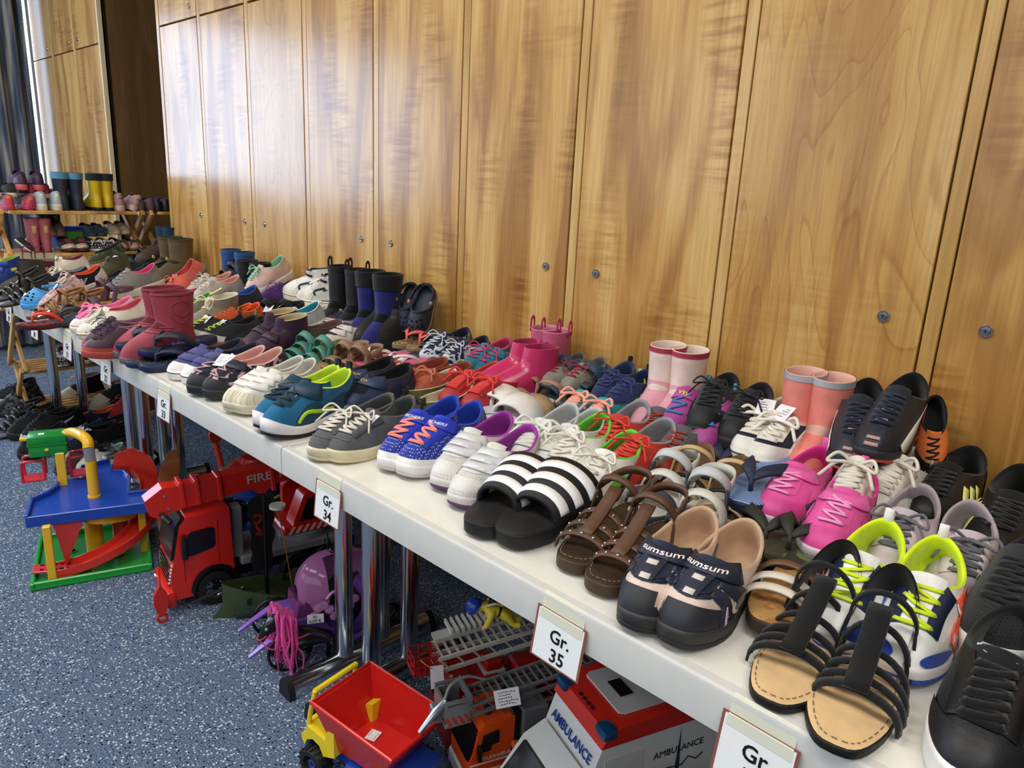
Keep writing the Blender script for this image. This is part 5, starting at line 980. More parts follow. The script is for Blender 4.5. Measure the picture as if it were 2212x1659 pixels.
pr('rosegrey','pale grey sneakers with salmon lining','shoe',(-2.735,0.644,0.757),(-2.703,0.441,0.750),(-2.598,0.613,0.764),(-2.566,0.411,0.750))
put('beigehi',(-2.219,0.413,0.720),(-2.185,0.201,0.720),'taupe high lace-up shoe with thick cream laces','shoe')
put('greenlined',(-2.451,0.437,0.754),(-2.423,0.260,0.740),'grey shoe with green lining behind the cream laces','shoe')
put('navyblue',(-2.397,0.578,0.771),(-2.366,0.382,0.750),'black navy shoe with bright blue lining','shoe')
pr('orangelined','shoes with glowing orange lining','shoe',(-2.222,0.465,0.740),(-2.191,0.268,0.740),(-2.187,0.477,0.747),(-2.155,0.280,0.740))
pr('navybrown','dark shoes with brown heels and white toe caps','shoe',(-2.150,0.392,0.730),(-2.118,0.190,0.730),(-2.064,0.404,0.730),(-2.032,0.201,0.730))
pr('blackstrap','black strappy trekking sandals with a white tag','sandal',(-2.198,0.565,0.737),(-2.166,0.363,0.730),(-2.161,0.609,0.737),(-2.128,0.406,0.730))
put('navyslipper',(-2.535,0.774,0.760),(-2.519,0.585,0.760),'flat navy slipper between the trekking sandals and white shoes','shoe')
put('rosepink',(-2.597,0.720,0.750),(-2.584,0.570,0.750),'dusty rose ballerina shoe with a bow','shoe')
put('redsandal',(-2.831,0.769,0.757),(-2.819,0.630,0.750),'red strap sandal next to the black sole','sandal')
pr('purpleblack','purple and black sneakers by the wall','shoe',(-2.555,0.777,0.778),(-2.525,0.590,0.764),(-2.444,0.774,0.772),(-2.414,0.586,0.772))
put('mintpink',(-2.529,0.775,0.846),(-2.513,0.589,0.776),'blush pink sneaker with mint lining and thick white sole','shoe')
put('blacksole',(-2.668,0.767,0.792),(-2.651,0.578,0.792),'black shoe lying on top with a dark rubber sole','shoe')
pr('navydark','dark blue velcro sandals in front of the blue boots','sandal',(-2.845,0.772,0.779),(-2.828,0.583,0.772),(-2.727,0.768,0.812),(-2.711,0.587,0.756))
pr('darksandal','dark grey strap sandals before the black boot','sandal',(-2.838,0.770,0.844),(-2.825,0.620,0.746),(-2.829,0.777,0.823),(-2.813,0.599,0.802))
put('aquawater',(-1.965,0.563,0.778),(-1.948,0.366,0.750),'white rimmed water shoe with turquoise lining','shoe')
pr('fleeceboot','plum ankle boots with beige fleece lining','shoe',(-1.923,0.443,0.720),(-1.891,0.246,0.720),(-1.828,0.424,0.720),(-1.797,0.226,0.720))
pr('keen','green teal trekking sandals with yellow cords','sandal',(-1.748,0.441,0.720),(-1.716,0.239,0.720),(-1.675,0.452,0.720),(-1.643,0.249,0.720))
pr('moccasin','charcoal moccasins with brown lining','shoe',(-1.947,0.579,0.730),(-1.915,0.376,0.730),(-1.877,0.572,0.744),(-1.845,0.370,0.730))
pr('whitebeige','white leather shoes with beige collars','shoe',(-2.115,0.678,0.730),(-2.084,0.481,0.730),(-2.030,0.676,0.730),(-1.999,0.478,0.730))
pr('whitepurple','white velcro shoes with purple lining','shoe',(-1.956,0.693,0.732),(-1.922,0.481,0.725),(-1.856,0.674,0.725),(-1.822,0.461,0.725))
pr('navylime','navy shoes with lime lining before the blue boots','shoe',(-2.086,0.770,0.740),(-2.055,0.573,0.740),(-2.023,0.781,0.740),(-1.992,0.584,0.740))
pr('blackankle','plain black ankle boots with elastic sides','boot',(-1.846,0.766,0.728),(-1.813,0.554,0.728),(-1.786,0.774,0.720),(-1.752,0.562,0.720))
pr('convhigh','white high top sneakers with red laces','shoe',(-2.243,0.778,0.783),(-2.421,0.676,0.783),(-2.147,0.776,0.775),(-2.325,0.674,0.775))
pr('leoflop','leopard print flip-flops with coral straps','flip-flop',(-1.667,0.775,0.754),(-1.635,0.578,0.754),(-1.600,0.782,0.754),(-1.569,0.585,0.754))
pr('navypattern','navy shoes with white brush pattern','shoe',(-1.540,0.780,0.744),(-1.507,0.573,0.744),(-1.453,0.771,0.736),(-1.421,0.564,0.736))
pr('greyblack','black sandals with mauve lining and velcro straps','sandal',(-1.559,0.729,0.720),(-1.526,0.521,0.720),(-1.479,0.728,0.720),(-1.447,0.521,0.720))
pr('pinkflop','pink thong sandals with pale straps','flip-flop',(-1.571,0.585,0.740),(-1.538,0.378,0.740),(-1.485,0.600,0.740),(-1.452,0.393,0.740))
pr('tansandal','brown velcro sandals with blue ribbon','sandal',(-1.604,0.472,0.720),(-1.571,0.264,0.720),(-1.552,0.480,0.720),(-1.519,0.272,0.720))
pr('geox','blue velcro shoes with a yellow brand word','shoe',(-1.375,0.385,0.730),(-1.326,0.176,0.730),(-1.298,0.379,0.730),(-1.250,0.169,0.730))
pr('terracotta','terracotta leather slip-on shoes','shoe',(-1.370,0.550,0.720),(-1.336,0.337,0.720),(-1.301,0.566,0.720),(-1.268,0.354,0.720))
pr('glitterflat','dark glitter ballerinas with black bows','shoe',(-1.292,0.510,0.720),(-1.259,0.298,0.720),(-1.200,0.483,0.720),(-1.166,0.271,0.720))
pr('redsneak','red lace-up sneakers with white stripes','shoe',(-1.232,0.604,0.720),(-1.197,0.381,0.720),(-1.163,0.615,0.720),(-1.128,0.393,0.720))
pr('beigemary','beige sandals with rosy leather straps','sandal',(-1.142,0.679,0.720),(-1.109,0.467,0.720),(-1.066,0.675,0.720),(-1.032,0.462,0.720))
pr('whiteslide','white slides with aqua patterned footbeds','slide',(-1.129,0.605,0.720),(-1.095,0.387,0.720),(-1.058,0.585,0.720),(-1.024,0.368,0.720))
pr('tealpink','teal sneakers with pink lining by the wall','shoe',(-1.361,0.768,0.744),(-1.328,0.561,0.744),(-1.333,0.783,0.736),(-1.300,0.576,0.736))
put('greenpipe',(-1.362,0.693,0.720),(-1.332,0.505,0.720),'navy slip-on with neon green piping','shoe')
pr('whitegrey','white shoes with slate grey lining behind the beige sandals','shoe',(-1.236,0.784,0.720),(-1.203,0.577,0.720),(-1.159,0.766,0.728),(-1.126,0.558,0.728))
pr('troll','dark petrol trekking sandals lettered on the strap','sandal',(-1.109,0.766,0.728),(-1.075,0.554,0.728),(-1.033,0.769,0.728),(-1.000,0.557,0.728))
pr('tealdot','turquoise dotted sneakers with peach laces','shoe',(-0.966,0.688,0.720),(-0.932,0.470,0.720),(-0.909,0.679,0.720),(-0.859,0.464,0.720))
pr('aqua','aqua slip-on sneakers with lime lining','shoe',(-0.941,0.779,0.728),(-0.893,0.569,0.728),(-0.865,0.781,0.720),(-0.831,0.569,0.720))
pr('navygreen','navy shoes with green heels at the wall','shoe',(-0.969,0.773,0.760),(-0.924,0.578,0.760),(-0.913,0.770,0.752),(-0.882,0.572,0.752))
pr('greyredlace','small grey shoes with dark red laces at the wall','shoe',(-1.116,0.775,0.760),(-1.088,0.597,0.760),(-1.053,0.778,0.760),(-1.024,0.600,0.760))
pr('navyclog','navy clogs leaning upright on the door','clog',(-1.784,0.775,0.894),(-1.742,0.700,0.771),(-1.711,0.775,0.893),(-1.659,0.680,0.765))
pr('coralplain','coral rain boots with grey rims by the wall','boot',(-0.535,0.744,0.720),(-0.505,0.534,0.720),(-0.484,0.744,0.720),(-0.455,0.534,0.720))
pr('palepink','pale pink rain boots with dark red rims','boot',(-0.836,0.743,0.720),(-0.792,0.536,0.720),(-0.782,0.743,0.720),(-0.738,0.536,0.720))
pr('navyrain','navy winter boots with black drawstring cuffs','boot',(-1.919,0.725,0.720),(-1.825,0.548,0.720),(-1.829,0.725,0.720),(-1.735,0.548,0.720))
pr('blackrain','black rubber boots half hidden by the white high tops','boot',(-2.101,0.735,0.720),(-2.007,0.558,0.720),(-2.003,0.735,0.720),(-1.910,0.558,0.720))
pr('blueboot','deep blue rubber boots near the wall','boot',(-2.928,0.753,0.720),(-2.839,0.585,0.720),(-2.808,0.753,0.720),(-2.718,0.585,0.720))
pr('blackboot','short black rubber boots beside the blue boots','boot',(-2.687,0.703,0.720),(-2.598,0.535,0.720),(-2.583,0.703,0.720),(-2.493,0.535,0.720))
pr('hotboot','glossy raspberry pull-on boots','boot',(-1.163,0.689,0.720),(-1.234,0.497,0.720),(-1.105,0.669,0.720),(-1.175,0.477,0.720))
pr('paleboot','pink rubber boots tied with yellow ribbon','boot',(-1.218,0.767,0.720),(-1.152,0.584,0.720),(-1.182,0.767,0.720),(-1.115,0.584,0.720))

def rack(y0, y1, label):
    t = empty('shoe_rack', Matrix.Translation((-4.13, (y0 + y1) / 2, 0)), label, 'rack', 'folding wooden shoe racks')
    X0, X1 = -4.265, -3.995; T = Matrix.Translation((4.13, -(y0 + y1) / 2, 0))
    def pt(n, b):
        o = b.build(n, woodR, t, 30); o.data.transform(T); return o
    for z in (0.995, 0.80, 0.247, 0.05):
        for k in range(6): pt('slat', MB().box((X0 + 0.02 + k * 0.046, (y0 + y1) / 2, z - 0.008), (0.028 if k < 5 else 0.034, y1 - y0, 0.015), None, 0.002))
    zs = (0.985, 0.79, 0.52, 0.247, 0.0)
    for s_, y in ((-1, y0 - 0.012), (1, y1 + 0.012)):
        for i in range(4):
            a, b = zs[i], zs[i + 1]
            for (xa, xb, dy) in ((X0 + .02, X1 - .02, 0), (X1 - .02, X0 + .02, 0.0185 * s_)):
                d = Vector((xb - xa, 0, b - a)); pt('leg', MB().box(((xa + xb) / 2, y + dy, (a + b) / 2), (d.length + .02, 0.016, 0.03), rot(-math.atan2(d.z, d.x), 'Y'), 0.002))
    return t
rack(0.20, 0.745, 'folding wooden shoe rack behind the far table end')
rack(0.85, 1.38, 'second folding wooden rack standing in the dark alcove')

sneaker('rackgrey','7a7570','a83050','b23a52',LOW,lace='8a8580',rows=4,bows=False,heel='b83a58',marks=(('heel_label','f2603c',[(PI-0.25,0.66),(PI+0.25,0.66)],0.026),))
sneaker('rackwhite','c3cbd2','8c9aa6','dcd6c8',Last(zs=0.03,zh=0.034),lace='d0d6da',rows=4,bows=False,heel='b4c0ca',marks=(('heel_dot','efe6d0',[(PI-0.12,0.6),(PI+0.12,0.6)],0.02),))
rainboot('racknavyboot','2a3142','20242e',None,lin_='1c2028',cuff='5d93ba',cuffh=0.86,s=Last(L=0.235,W=0.088,zs=0.016,toe=0.056,hb=0.085,hs=0.085,hf=0.10,xc=0.062,ca=0.052,cb=0.036,shaft=0.20,topa=0.056,topb=0.044,topx=0.060))
rainboot('rackyellow','d2b324','16171a',None,lin_='16171a',cuff='22262e',cuffh=0.84,upk='P',s=Last(L=0.235,W=0.088,zs=0.018,toe=0.056,hb=0.085,hs=0.085,hf=0.10,xc=0.062,ca=0.052,cb=0.036,shaft=0.20,topa=0.054,topb=0.042,topx=0.060))
sneaker('rackpink','b08a86','a0706e','c9aaa2',Last(zs=0.032,toe=0.044),lace='c0a09a',rows=4,bows=False,heel='a87e7a',marks=(('heel_word','5a3c40',[(PI-0.3,0.5),(PI+0.3,0.5)],0.006),))
sneaker('rackpurple','39233f','2a1a30','c95a54',Last(zs=0.030,toe=0.046,spring=0.02),lace='3a2440',rows=4,bows=False,heel='3c2444',tagat=(0.06,0,0.1,0.3))
sneaker('rackmaroon','7c2348','5c1a38','c8a8a4',LOW,lace='8a2a50',rows=4,bows=False,heel='8a2850')
sneaker('rackblack','26292a','1a1c1c','d0c8b0',LOW,lace='1e2020',rows=4,bows=False)
sneaker('rackdusk','6a4c58','4c3440','54403a',LOW,lace='6a5060',rows=4,bows=False,toe=('7a5a38','L'))
sneaker('rackredblue','2a3478','7c2430','1a1c22',LOW,lace='3a48a0',rows=4,bows=False,heel='1c1e28')
sneaker('rackolive','1c3258','20283a','5a6a3a',LOW,lace='7a9a4a',rows=4,heel='5c6c38')
sneaker('racktoecap','2c2020','3c2226','4a2c22',LOW,lace='a83a30',rows=4,bows=False,toe=('d6c8b4','R'),cap='3a241e',marks=(('toe_word','b87a70',[(-0.5,0.26),(0,0.29),(0.5,0.26)],0.008),))
slipon('rackspot','191c28','d8d4c8','cfc8b8',upat='dots',up2='e8e6e0',sc=.55,upk='F',piping='d8d2c6',bowc='d8d2c4')
slipon('rackpinktoe','c08a80','3a4038','6a5a40',upk='L',bowc='3a3f34')
sneaker('rackteal','1f3a48','24323c','3a4248',LOW,lace='26485a',rows=4,bows=False,tagat=(0.16,0.0,0.07,0.2))
slipon('rackbeige','a89678','8a785c','b8a888',LOW,upk='L',piping='b8a888')
sneaker('rackdark','22201f','2a1c1c','6a4a38',ANK,lace='6a6a6c',rows=4,bows=False,upk='L',toe=('4a3c34','L'))
rainboot('rackpinkboot','a85560','8a444e','96485a',lin_='7c3a48',marks=(('picture_patch','c8a070',[(PI-0.3,0.75),(PI+0.3,0.75)],0.05),))
rainboot('deepblue','183a5c','14304c',None,lin_='102438')
rainboot('mossboot','5c4c36','2e271e','4c3f2c',lin_='3a3024',upk='L',s=Last(L=0.235,W=0.098,zs=0.02,toe=0.058,hb=0.085,hs=0.085,hf=0.10,xc=0.07,ca=0.06,cb=0.042,shaft=0.21,topa=0.066,topb=0.05,topx=0.068))
sneaker('creamboot','3a2a20','d0b98a','2a201a',ANK,lace='4a3424',rows=4,upk='L',bows=False,heel='34261c')
slipon('camoshoe','3c4030','2c2e24','5a5240',upat='camo',up2='5a6044',upk='F')
sandal('navybeige','d6c49c','8a7350','252a3e',((0.175,0.165,0.036,0.045),),heel=None,fpat=None)
pr('rackgrey','grey red sneakers with orange heel labels on the rack','shoe',(-4.020,0.210,0.995),(-4.210,0.210,0.995),(-4.020,0.285,0.995),(-4.210,0.285,0.995),0,0.25)
pr('rackwhite','pale blue white sneakers on the top shelf','shoe',(-4.020,0.340,0.995),(-4.210,0.340,0.995),(-4.020,0.405,0.995),(-4.210,0.405,0.995))
pr('racknavyboot','navy rain boots with light blue cuffs on the rack','boot',(-4.030,0.435,0.995),(-4.220,0.435,0.995),(-4.030,0.498,0.995),(-4.220,0.498,0.995))
pr('rackyellow','yellow rain boots with black soles on the rack','boot',(-4.030,0.583,0.995),(-4.220,0.583,0.995),(-4.030,0.634,0.995),(-4.220,0.634,0.995))
pr('rackpink','dusty pink sneakers next to the yellow boots','shoe',(-4.020,0.681,0.995),(-4.210,0.681,0.995),(-4.020,0.738,0.995),(-4.210,0.738,0.995),0,0.5)
pr('rackpurple','dark purple sneakers with coral soles topping the rack pile','shoe',(-4.030,0.273,1.085),(-4.210,0.273,1.085),(-4.030,0.342,1.085),(-4.210,0.342,1.085))
pr('rackmaroon','maroon sneakers in the middle of the rack pile','shoe',(-4.060,0.314,1.050),(-4.240,0.314,1.050),(-4.060,0.371,1.050),(-4.240,0.371,1.050))
pr('rackblack','black sneakers with cream soles at the rack corner','shoe',(-4.050,0.176,1.053),(-4.220,0.176,1.053),(-4.050,0.235,1.053),(-4.220,0.235,1.053))
pr('rackdusk','dusky mauve shoes at the right rack end','shoe',(-4.020,0.776,0.995),(-4.200,0.776,0.995),(-4.020,0.827,0.995),(-4.200,0.827,0.995))
pr('rackredblue','blue sneakers with red lining on the alcove rack','shoe',(-4.020,0.859,0.995),(-4.200,0.859,0.995),(-4.020,0.902,0.995),(-4.200,0.902,0.995))
pr('rackolive','navy and olive shoes between the rain boots','shoe',(-4.130,0.525,0.995),(-4.260,0.525,0.995),(-4.130,0.551,0.995),(-4.260,0.551,0.995))
pr('racktoecap','brown shoes with cream toe caps on the lower shelf','shoe',(-4.190,0.433,0.800),(-4.000,0.433,0.800),(-4.190,0.494,0.800),(-4.000,0.494,0.800))
pr('rackspot','black shoes with white dots on the lower shelf','shoe',(-4.190,0.555,0.800),(-4.000,0.555,0.800),(-4.190,0.610,0.800),(-4.000,0.610,0.800))
pr('rackpinktoe','dusky pink shoes with dark bows on the lower shelf','shoe',(-4.190,0.669,0.800),(-4.000,0.669,0.800),(-4.190,0.733,0.800),(-4.000,0.733,0.800))
pr('rackteal','dark teal sneakers with a price tag on the lower shelf','shoe',(-4.220,0.547,0.865),(-4.050,0.547,0.865),(-4.220,0.598,0.865),(-4.050,0.598,0.865))
pr('rackbeige','beige shoes lying at the right of the lower shelf','shoe',(-4.200,0.654,0.875),(-4.030,0.654,0.875),(-4.200,0.705,0.875),(-4.030,0.705,0.875))
pr('rackdark','dark lace boots with brown toes on the lower shelf','shoe',(-4.210,0.369,0.870),(-4.040,0.369,0.870),(-4.210,0.413,0.870),(-4.040,0.413,0.870))
pr('rackpinkboot','old rose rubber boots with picture patches','boot',(-4.020,0.294,0.800),(-4.180,0.294,0.800),(-4.020,0.342,0.800),(-4.180,0.342,0.800))
put('rackblack',(-4.050,0.216,0.860),(-4.020,0.275,0.800),'single black shoe with a brown sole at the shelf corner','shoe')
put('blackcream',(-4.220,0.535,0.860),(-4.140,0.583,0.875),'black pointed shoe behind the dotted shoes','shoe')
pr('rackspot','dark dotted shoes on the bottom shelf below the table','shoe',(-4.180,0.330,0.247),(-3.990,0.330,0.247),(-4.180,0.358,0.247),(-3.990,0.358,0.247))
pr('rackredblue','navy sneakers on the bottom shelf below the table','shoe',(-4.180,0.381,0.247),(-3.990,0.381,0.247),(-4.180,0.413,0.247),(-3.990,0.413,0.247))
pr('blackcream','black canvas shoes on the bottom shelf below the table','shoe',(-4.180,0.456,0.247),(-3.990,0.456,0.247),(-4.180,0.508,0.247),(-3.990,0.508,0.247))
pr('mossboot','large olive brown boots against the corner door','boot',(-3.481,0.749,0.720),(-3.429,0.556,0.720),(-3.370,0.749,0.720),(-3.318,0.556,0.720))
pr('deepblue','deep petrol boots behind the brown boots','boot',(-3.813,0.827,0.790),(-3.774,0.682,0.790),(-3.730,0.827,0.790),(-3.691,0.682,0.790))
put('creamboot',(-3.612,0.776,0.776),(-3.595,0.576,0.776),'dark brown boot with cream lining beside the olive boots','boot')
pr('camoshoe','camouflage slip-on shoes at the far table end','shoe',(-3.910,0.645,0.813),(-3.895,0.477,0.750),(-4.133,0.763,0.771),(-4.118,0.585,0.750))
put('navybeige',(-4.048,0.763,0.760),(-4.033,0.584,0.760),'navy sandal with pale footbed near the rack','sandal')
put('navydark',(-3.844,0.765,0.757),(-3.828,0.586,0.750),'single navy strap sandal next to the brown boots','sandal')
put('rackteal',(-3.505,0.707,0.730),(-3.489,0.528,0.730),'dark teal shoe lying under the coral sneaker','shoe')
sneaker('floorblack','1d1e21','141517','1a1b1d',Last(zs=0.026,zh=0.03),lace='161719',rows=6,upk='F',upat='mesh',up2='131416')
sneaker('floorstripe','17181b','101113','d8d8da',Last(zs=0.026,zh=0.034,toe=0.042),lace='121315',rows=6,upk='F',marks=tuple(('side_sweep','e8e8ea',[(sg*0.95,0.02),(sg*1.35,0.36),(sg*2.1,0.74)],[0.03,0.016,0.005]) for sg in (-1,1)),cap='e0e0e2')
sneaker('floorhi','1a1b26','b8b2a4','a8a294',HI,lace='c9c3b8',rows=8,bows=False,toe=('b6b0a2','R'),cap='a8a294',tongue='1c1d28')
sneaker('floorhi2','15161d','9a948a','d2cbaa',HI,lace='cfc9bd',rows=7,lacew=0.008,toe=('d8d2b4','R'),tongue='181920',marks=tuple(('eyelet','d8d8d8',[(sg*0.6,v),(sg*0.6,v+.015)],0.007) for sg in (-1,1) for v in (.6,.7,.8,.9)))
sandal('floorsilver','2a2b2e','8a8d90','1c1d20',((0.19,0.18,0.028,0.016),(0.16,0.15,0.036,0.016),(0.125,0.115,0.05,0.016)),heel=(0.085,0.05,0.016,0.06),ankle=(0.09,0.08,0.016),studs='c8c8cc')
sneaker('floorfloral','1c1d22','141519','2a2b2e',ANK,lace='1a1b1e',rows=5,upat='floral',up2='55565e')
sneaker('floororange','1a2a48','e2663a','1c2230',LOW,lace='d85a34',rows=4,bows=False,heel='e06a3c')
sneaker('floorred','a82c24','8c241e','d0c8c2',Last(zs=0.03),lace='b83428',rows=5,upat='mesh',up2='8a241c')
sneaker('floornavy','1a2440','141a2c','1c2234',LOW,lace='1c2848',rows=4,bows=False,marks=(('lime_line','a8b83c',[(1.7,0.55),(2.3,0.6)],0.006),('lime_line','a8b83c',[(-1.7,0.55),(-2.3,0.6)],0.006)))
sneaker('floorword','2a2a2c','1c1c1e','5a5854',Last(zs=0.026,zh=0.032),lace=None,rows=4,bows=False,upk='F',upat='lines',up2='1e1e20',tongue='1a1a1c',straps=((0.70,0.03,-1.0,1.0,'17181b','F'),(0.93,0.03,-1.0,1.0,'17181b','F')),marks=(('blue_panel','2240a8',[(-0.5,0.55),(0,0.58),(0.5,0.55)],0.02),),words=(('WAP',0.026,(0.1,0.69),dict(c='f0f0f0',off=0.0054,bold=0.03)),('WAP',0.026,(0.1,0.92),dict(c='f0f0f0',off=0.0054,bold=0.03))))
sneaker('floormint','d4d2cb','9cc0c0','dcd8d0',LOW,lace='dcd6ce',rows=5,heel='c8ccc8')
sneaker('floorpinklace','3a3436','2a2426','4a4446',LOW,lace='c8a8a0',rows=6)
sneaker('floorglitter','6a6c70','4a4c50','1c1c1e',LOW,lace='2a2a2c',rows=5,upk='G',upat='glit',up2='c0c2c6')
pr('floorsilver','black strappy sandals with silver studs on the carpet','sandal',(-3.837,0.198,0.063),(-3.819,-0.012,0.000),(-4.005,0.255,0.035),(-3.986,0.039,0.000))
put('floorfloral',(-4.174,0.288,0.042),(-4.156,0.073,0.000),'dark laced ankle boot with grey flowers on the carpet','shoe')
put('rackblack',(-4.459,0.333,0.000),(-4.440,0.114,0.000),'black lace shoe lying beyond the silver sandals','shoe')
pr('floorblack','plain black sneakers on the carpet at the aisle','shoe',(-3.878,0.294,0.007),(-3.856,0.035,0.000),(-3.775,0.294,0.000),(-3.752,0.035,0.000))
put('floorstripe',(-3.678,0.332,0.014),(-3.654,0.064,0.000),'black sneaker with white sweep and white sole on the carpet','shoe')
put('floorblack',(-3.490,0.227,0.042),(-3.471,0.011,0.000),'smaller black sneaker with white sole beside the garage','shoe')
put('floorhi2',(-4.222,0.580,0.000),(-4.201,0.341,0.000),'navy high top with white laces standing at the back','shoe')
put('floorhi',(-3.891,0.635,0.030),(-3.869,0.386,0.030),'navy high top with grey sole lying under the table','shoe')
put('floororange',(-3.765,0.507,0.007),(-3.745,0.278,0.000),'navy shoe with orange lining under the table','shoe')
put('floorred',(-3.770,0.681,0.000),(-3.749,0.432,0.000),'red knitted sneaker under the table','shoe')
pr('floornavy','navy sneakers with a lime line under the table','shoe',(-3.625,0.498,0.000),(-3.606,0.278,0.000),(-3.472,0.483,0.000),(-3.453,0.264,0.000))
put('floorword',(-3.424,0.403,0.000),(-3.401,0.144,0.000),'dark grey sneaker with WAP straps behind the toy garage','shoe')
pr('floormint','white sneakers with mint lining behind the toy garage','shoe',(-3.221,0.357,0.000),(-3.202,0.137,0.000),(-3.115,0.355,0.000),(-3.095,0.136,0.000))
put('floorpinklace',(-3.234,0.273,0.035),(-3.217,0.076,0.000),'dark sneaker with pale pink laces behind the garage','shoe')
pr('floorglitter','silver glitter sneakers under the table','shoe',(-3.264,0.424,0.000),(-3.247,0.225,0.000),(-3.177,0.421,0.000),(-3.159,0.222,0.000))
put('slide',(-2.967,0.456,0.133),(-2.936,0.258,0.000),'black pool slide behind the chrome table legs','slide')

# ---------------- bag on the far pile, box on the rack, ties and tags
bag = empty('gift_bag', frame((-3.52, 0.17, 0.76), (0.25, 0.97, 0), (0.35, -0.25, 0.9), 0.78), 'burgundy paper bag with handles and a green tag', 'bag')
MB().box((0, 0, 0.055), (0.15, 0.05, 0.11), None, 0.003, 1, (1.12, 1.2)).build('bag_body', mat('5e1f36', 'K'), bag)
MB().box((0, 0, 0.112), (0.172, 0.062, 0.018), None, 0.002).build('bag_rim', mat('8a8468', 'K'), bag)
for y in (-0.026, 0.026):
    for dx in (-0.035, 0.02): MB().tube(catmull([(dx - 0.02, y, 0.115), (dx - 0.018, y, 0.15), (dx, y, 0.165), (dx + 0.018, y, 0.15), (dx + 0.02, y, 0.115)], 5), 0.0028, 7).build('handle', mat('6a2438', 'R'), bag, 180)
MB().prism([(-0.02, 0.02), (0.02, 0.02), (0.02, 0.065), (0.008, 0.078), (-0.008, 0.078), (-0.02, 0.065)], -0.0325, -0.031, XZ()).build('tag', mat('8aa79a', 'K'), bag)
fm = MB()
for (x, z) in ((0.045, 0.06), (0.055, 0.04), (0.065, 0.022)):
    for k in range(5): fm.cyl((x + .007 * math.cos(k * 1.257), -0.030, z + .007 * math.sin(k * 1.257)), (x + .007 * math.cos(k * 1.257), -0.0325, z + .007 * math.sin(k * 1.257)), 0.005, n=8)
fm.build('flower_print', mat('b88a70', 'K'), bag)
bxx = empty('shoe_box', frame((-4.17, 0.475, 0.80), (0, 1, 0)), 'blue carton with green front on the lower rack shelf', 'box')
MB().box((0, 0, 0.055), (0.13, 0.09, 0.11), None, 0.003).build('carton', mat('2440a0', 'K'), bxx); MB().box((0.012, -0.0455, 0.055), (0.085, 0.002, 0.07)).build('front_print', mat('4c9a3a', 'K'), bxx)
# black cable tie looping through the two slides

# ------------------------------------------------------------------ toys under the tables
def toy(name, label, cat, pos, fwd, group=None):
    return empty(name, frame(pos, fwd), label, cat, group)
PL = lambda c: mat(c, 'P')
def wheel(t, x, y, z, r, w, tyre='18191b', hub='9a9da2', spokes=0, out=1, tread=0):
    b = MB().lathe([(r * 0.62, -w / 2), (r * 0.93, -w / 2), (r, -w * 0.34), (r, w * 0.34), (r * 0.93, w / 2), (r * 0.62, w / 2), (r * 0.58, w * 0.3), (r * 0.58, -w * 0.3), (r * 0.62, -w / 2)], (x, y, z), (0, 1, 0), 28)
    for i in range(tread):
        a = 2 * PI * i / tread; b.box((x + (r + .001) * math.cos(a), y, z + (r + .001) * math.sin(a)), (r * 0.16, w * 0.92, r * 0.10), rot(-a + PI / 2, 'Y'))
    o = b.build('wheel', mat(tyre, 'R'), t, 35)
    h = MB().lathe([(0, w * 0.36), (r * 0.16, w * 0.36), (r * 0.2, w * 0.24), (r * 0.42, w * 0.20), (r * 0.5, w * 0.34), (r * 0.6, w * 0.34), (r * 0.6, -w * 0.3), (0, -w * 0.3)], (x, y, z), (0, out, 0), 28)
    for i in range(spokes):
        a = 2 * PI * i / spokes; h.cyl((x + r * .38 * math.cos(a), y + out * w * 0.2, z + r * .38 * math.sin(a)), (x + r * .38 * math.cos(a), y + out * w * 0.30, z + r * .38 * math.sin(a)), r * 0.05, n=8)
    h.build('hub', mat(hub, 'P' if hub != '9a9da2' else 'M'), o, 30)
    return o
def part(t, name, mb, c, kind='P', smooth=35): return mb.build(name, mat(c, kind), t, smooth)
def paper(t, at, size, n, x, lines=4, col='efeef2', name='price_tag'):
    M = frame(at, x, n); w, h = size
    o = MB().box((0, 0, 0), (h, w, 0.0008)).build(name, mat(col, 'K'), t); o.matrix_local = M
    b = MB(); rr = random.Random(int(1e4 * (at[0] + at[1] + at[2])))
    for i in range(lines):
        xx = h * (-0.32 + 0.64 * i / max(1, lines - 1)); y0 = -w * rr.uniform(.3, .42); L_ = w * rr.uniform(.35, .7); k = 0
        while k < L_:
            d = rr.uniform(.2, .5) * w * .2; b.box((xx + rr.uniform(-.0008, .0008), y0 + k + d / 2, 0.0006), (h * 0.045, d, 0.0003), rot(rr.uniform(-.4, .4))); k += d + w * .03
    b.build('handwriting', INK, o)
    return o
# --- parking garage
g = toy('parking_garage', 'colourful toy parking garage with blue deck and green crane box', 'toy garage', (-2.317, -0.215, 0), (0.304, 0.953, 0))
base = MB(); base.box((0.157, 0.16, 0.006), (0.315, 0.34, 0.006)); base.box((0.157, 0.0, 0.012), (0.318, 0.012, 0.024), None, 0.003); base.box((0.0, 0.16, 0.012), (0.012, 0.34, 0.024), None, 0.003); base.box((0.312, 0.16, 0.012), (0.012, 0.34, 0.024), None, 0.003); base.box((0.157, 0.33, 0.012), (0.318, 0.012, 0.024), None, 0.003)
for (x, y) in ((0.13, 0.05), (0.22, 0.12), (0.09, 0.2)): base.lathe([(0.018, 0.008), (0.018, 0.013), (0.014, 0.013), (0.014, 0.009)], (x, y, 0), n=18)
part(g, 'base_plate', base, '1f9a3c')
dk = [(0.0, 0.063), (0.003, 0.189), (0.046, 0.232), (0.067, 0.278), (0.07, 0.362), (0.133, 0.357), (0.131, 0.439), (0.212, 0.473), (0.221, 0.426), (0.218, 0.375), (0.257, 0.36), (0.272, 0.304), (0.269, 0.154), (0.343, 0.152), (0.331, 0.050)]
part(g, 'deck', MB().prism(dk, 0.188, 0.198), '1c48b0', smooth=None)
rim = MB()
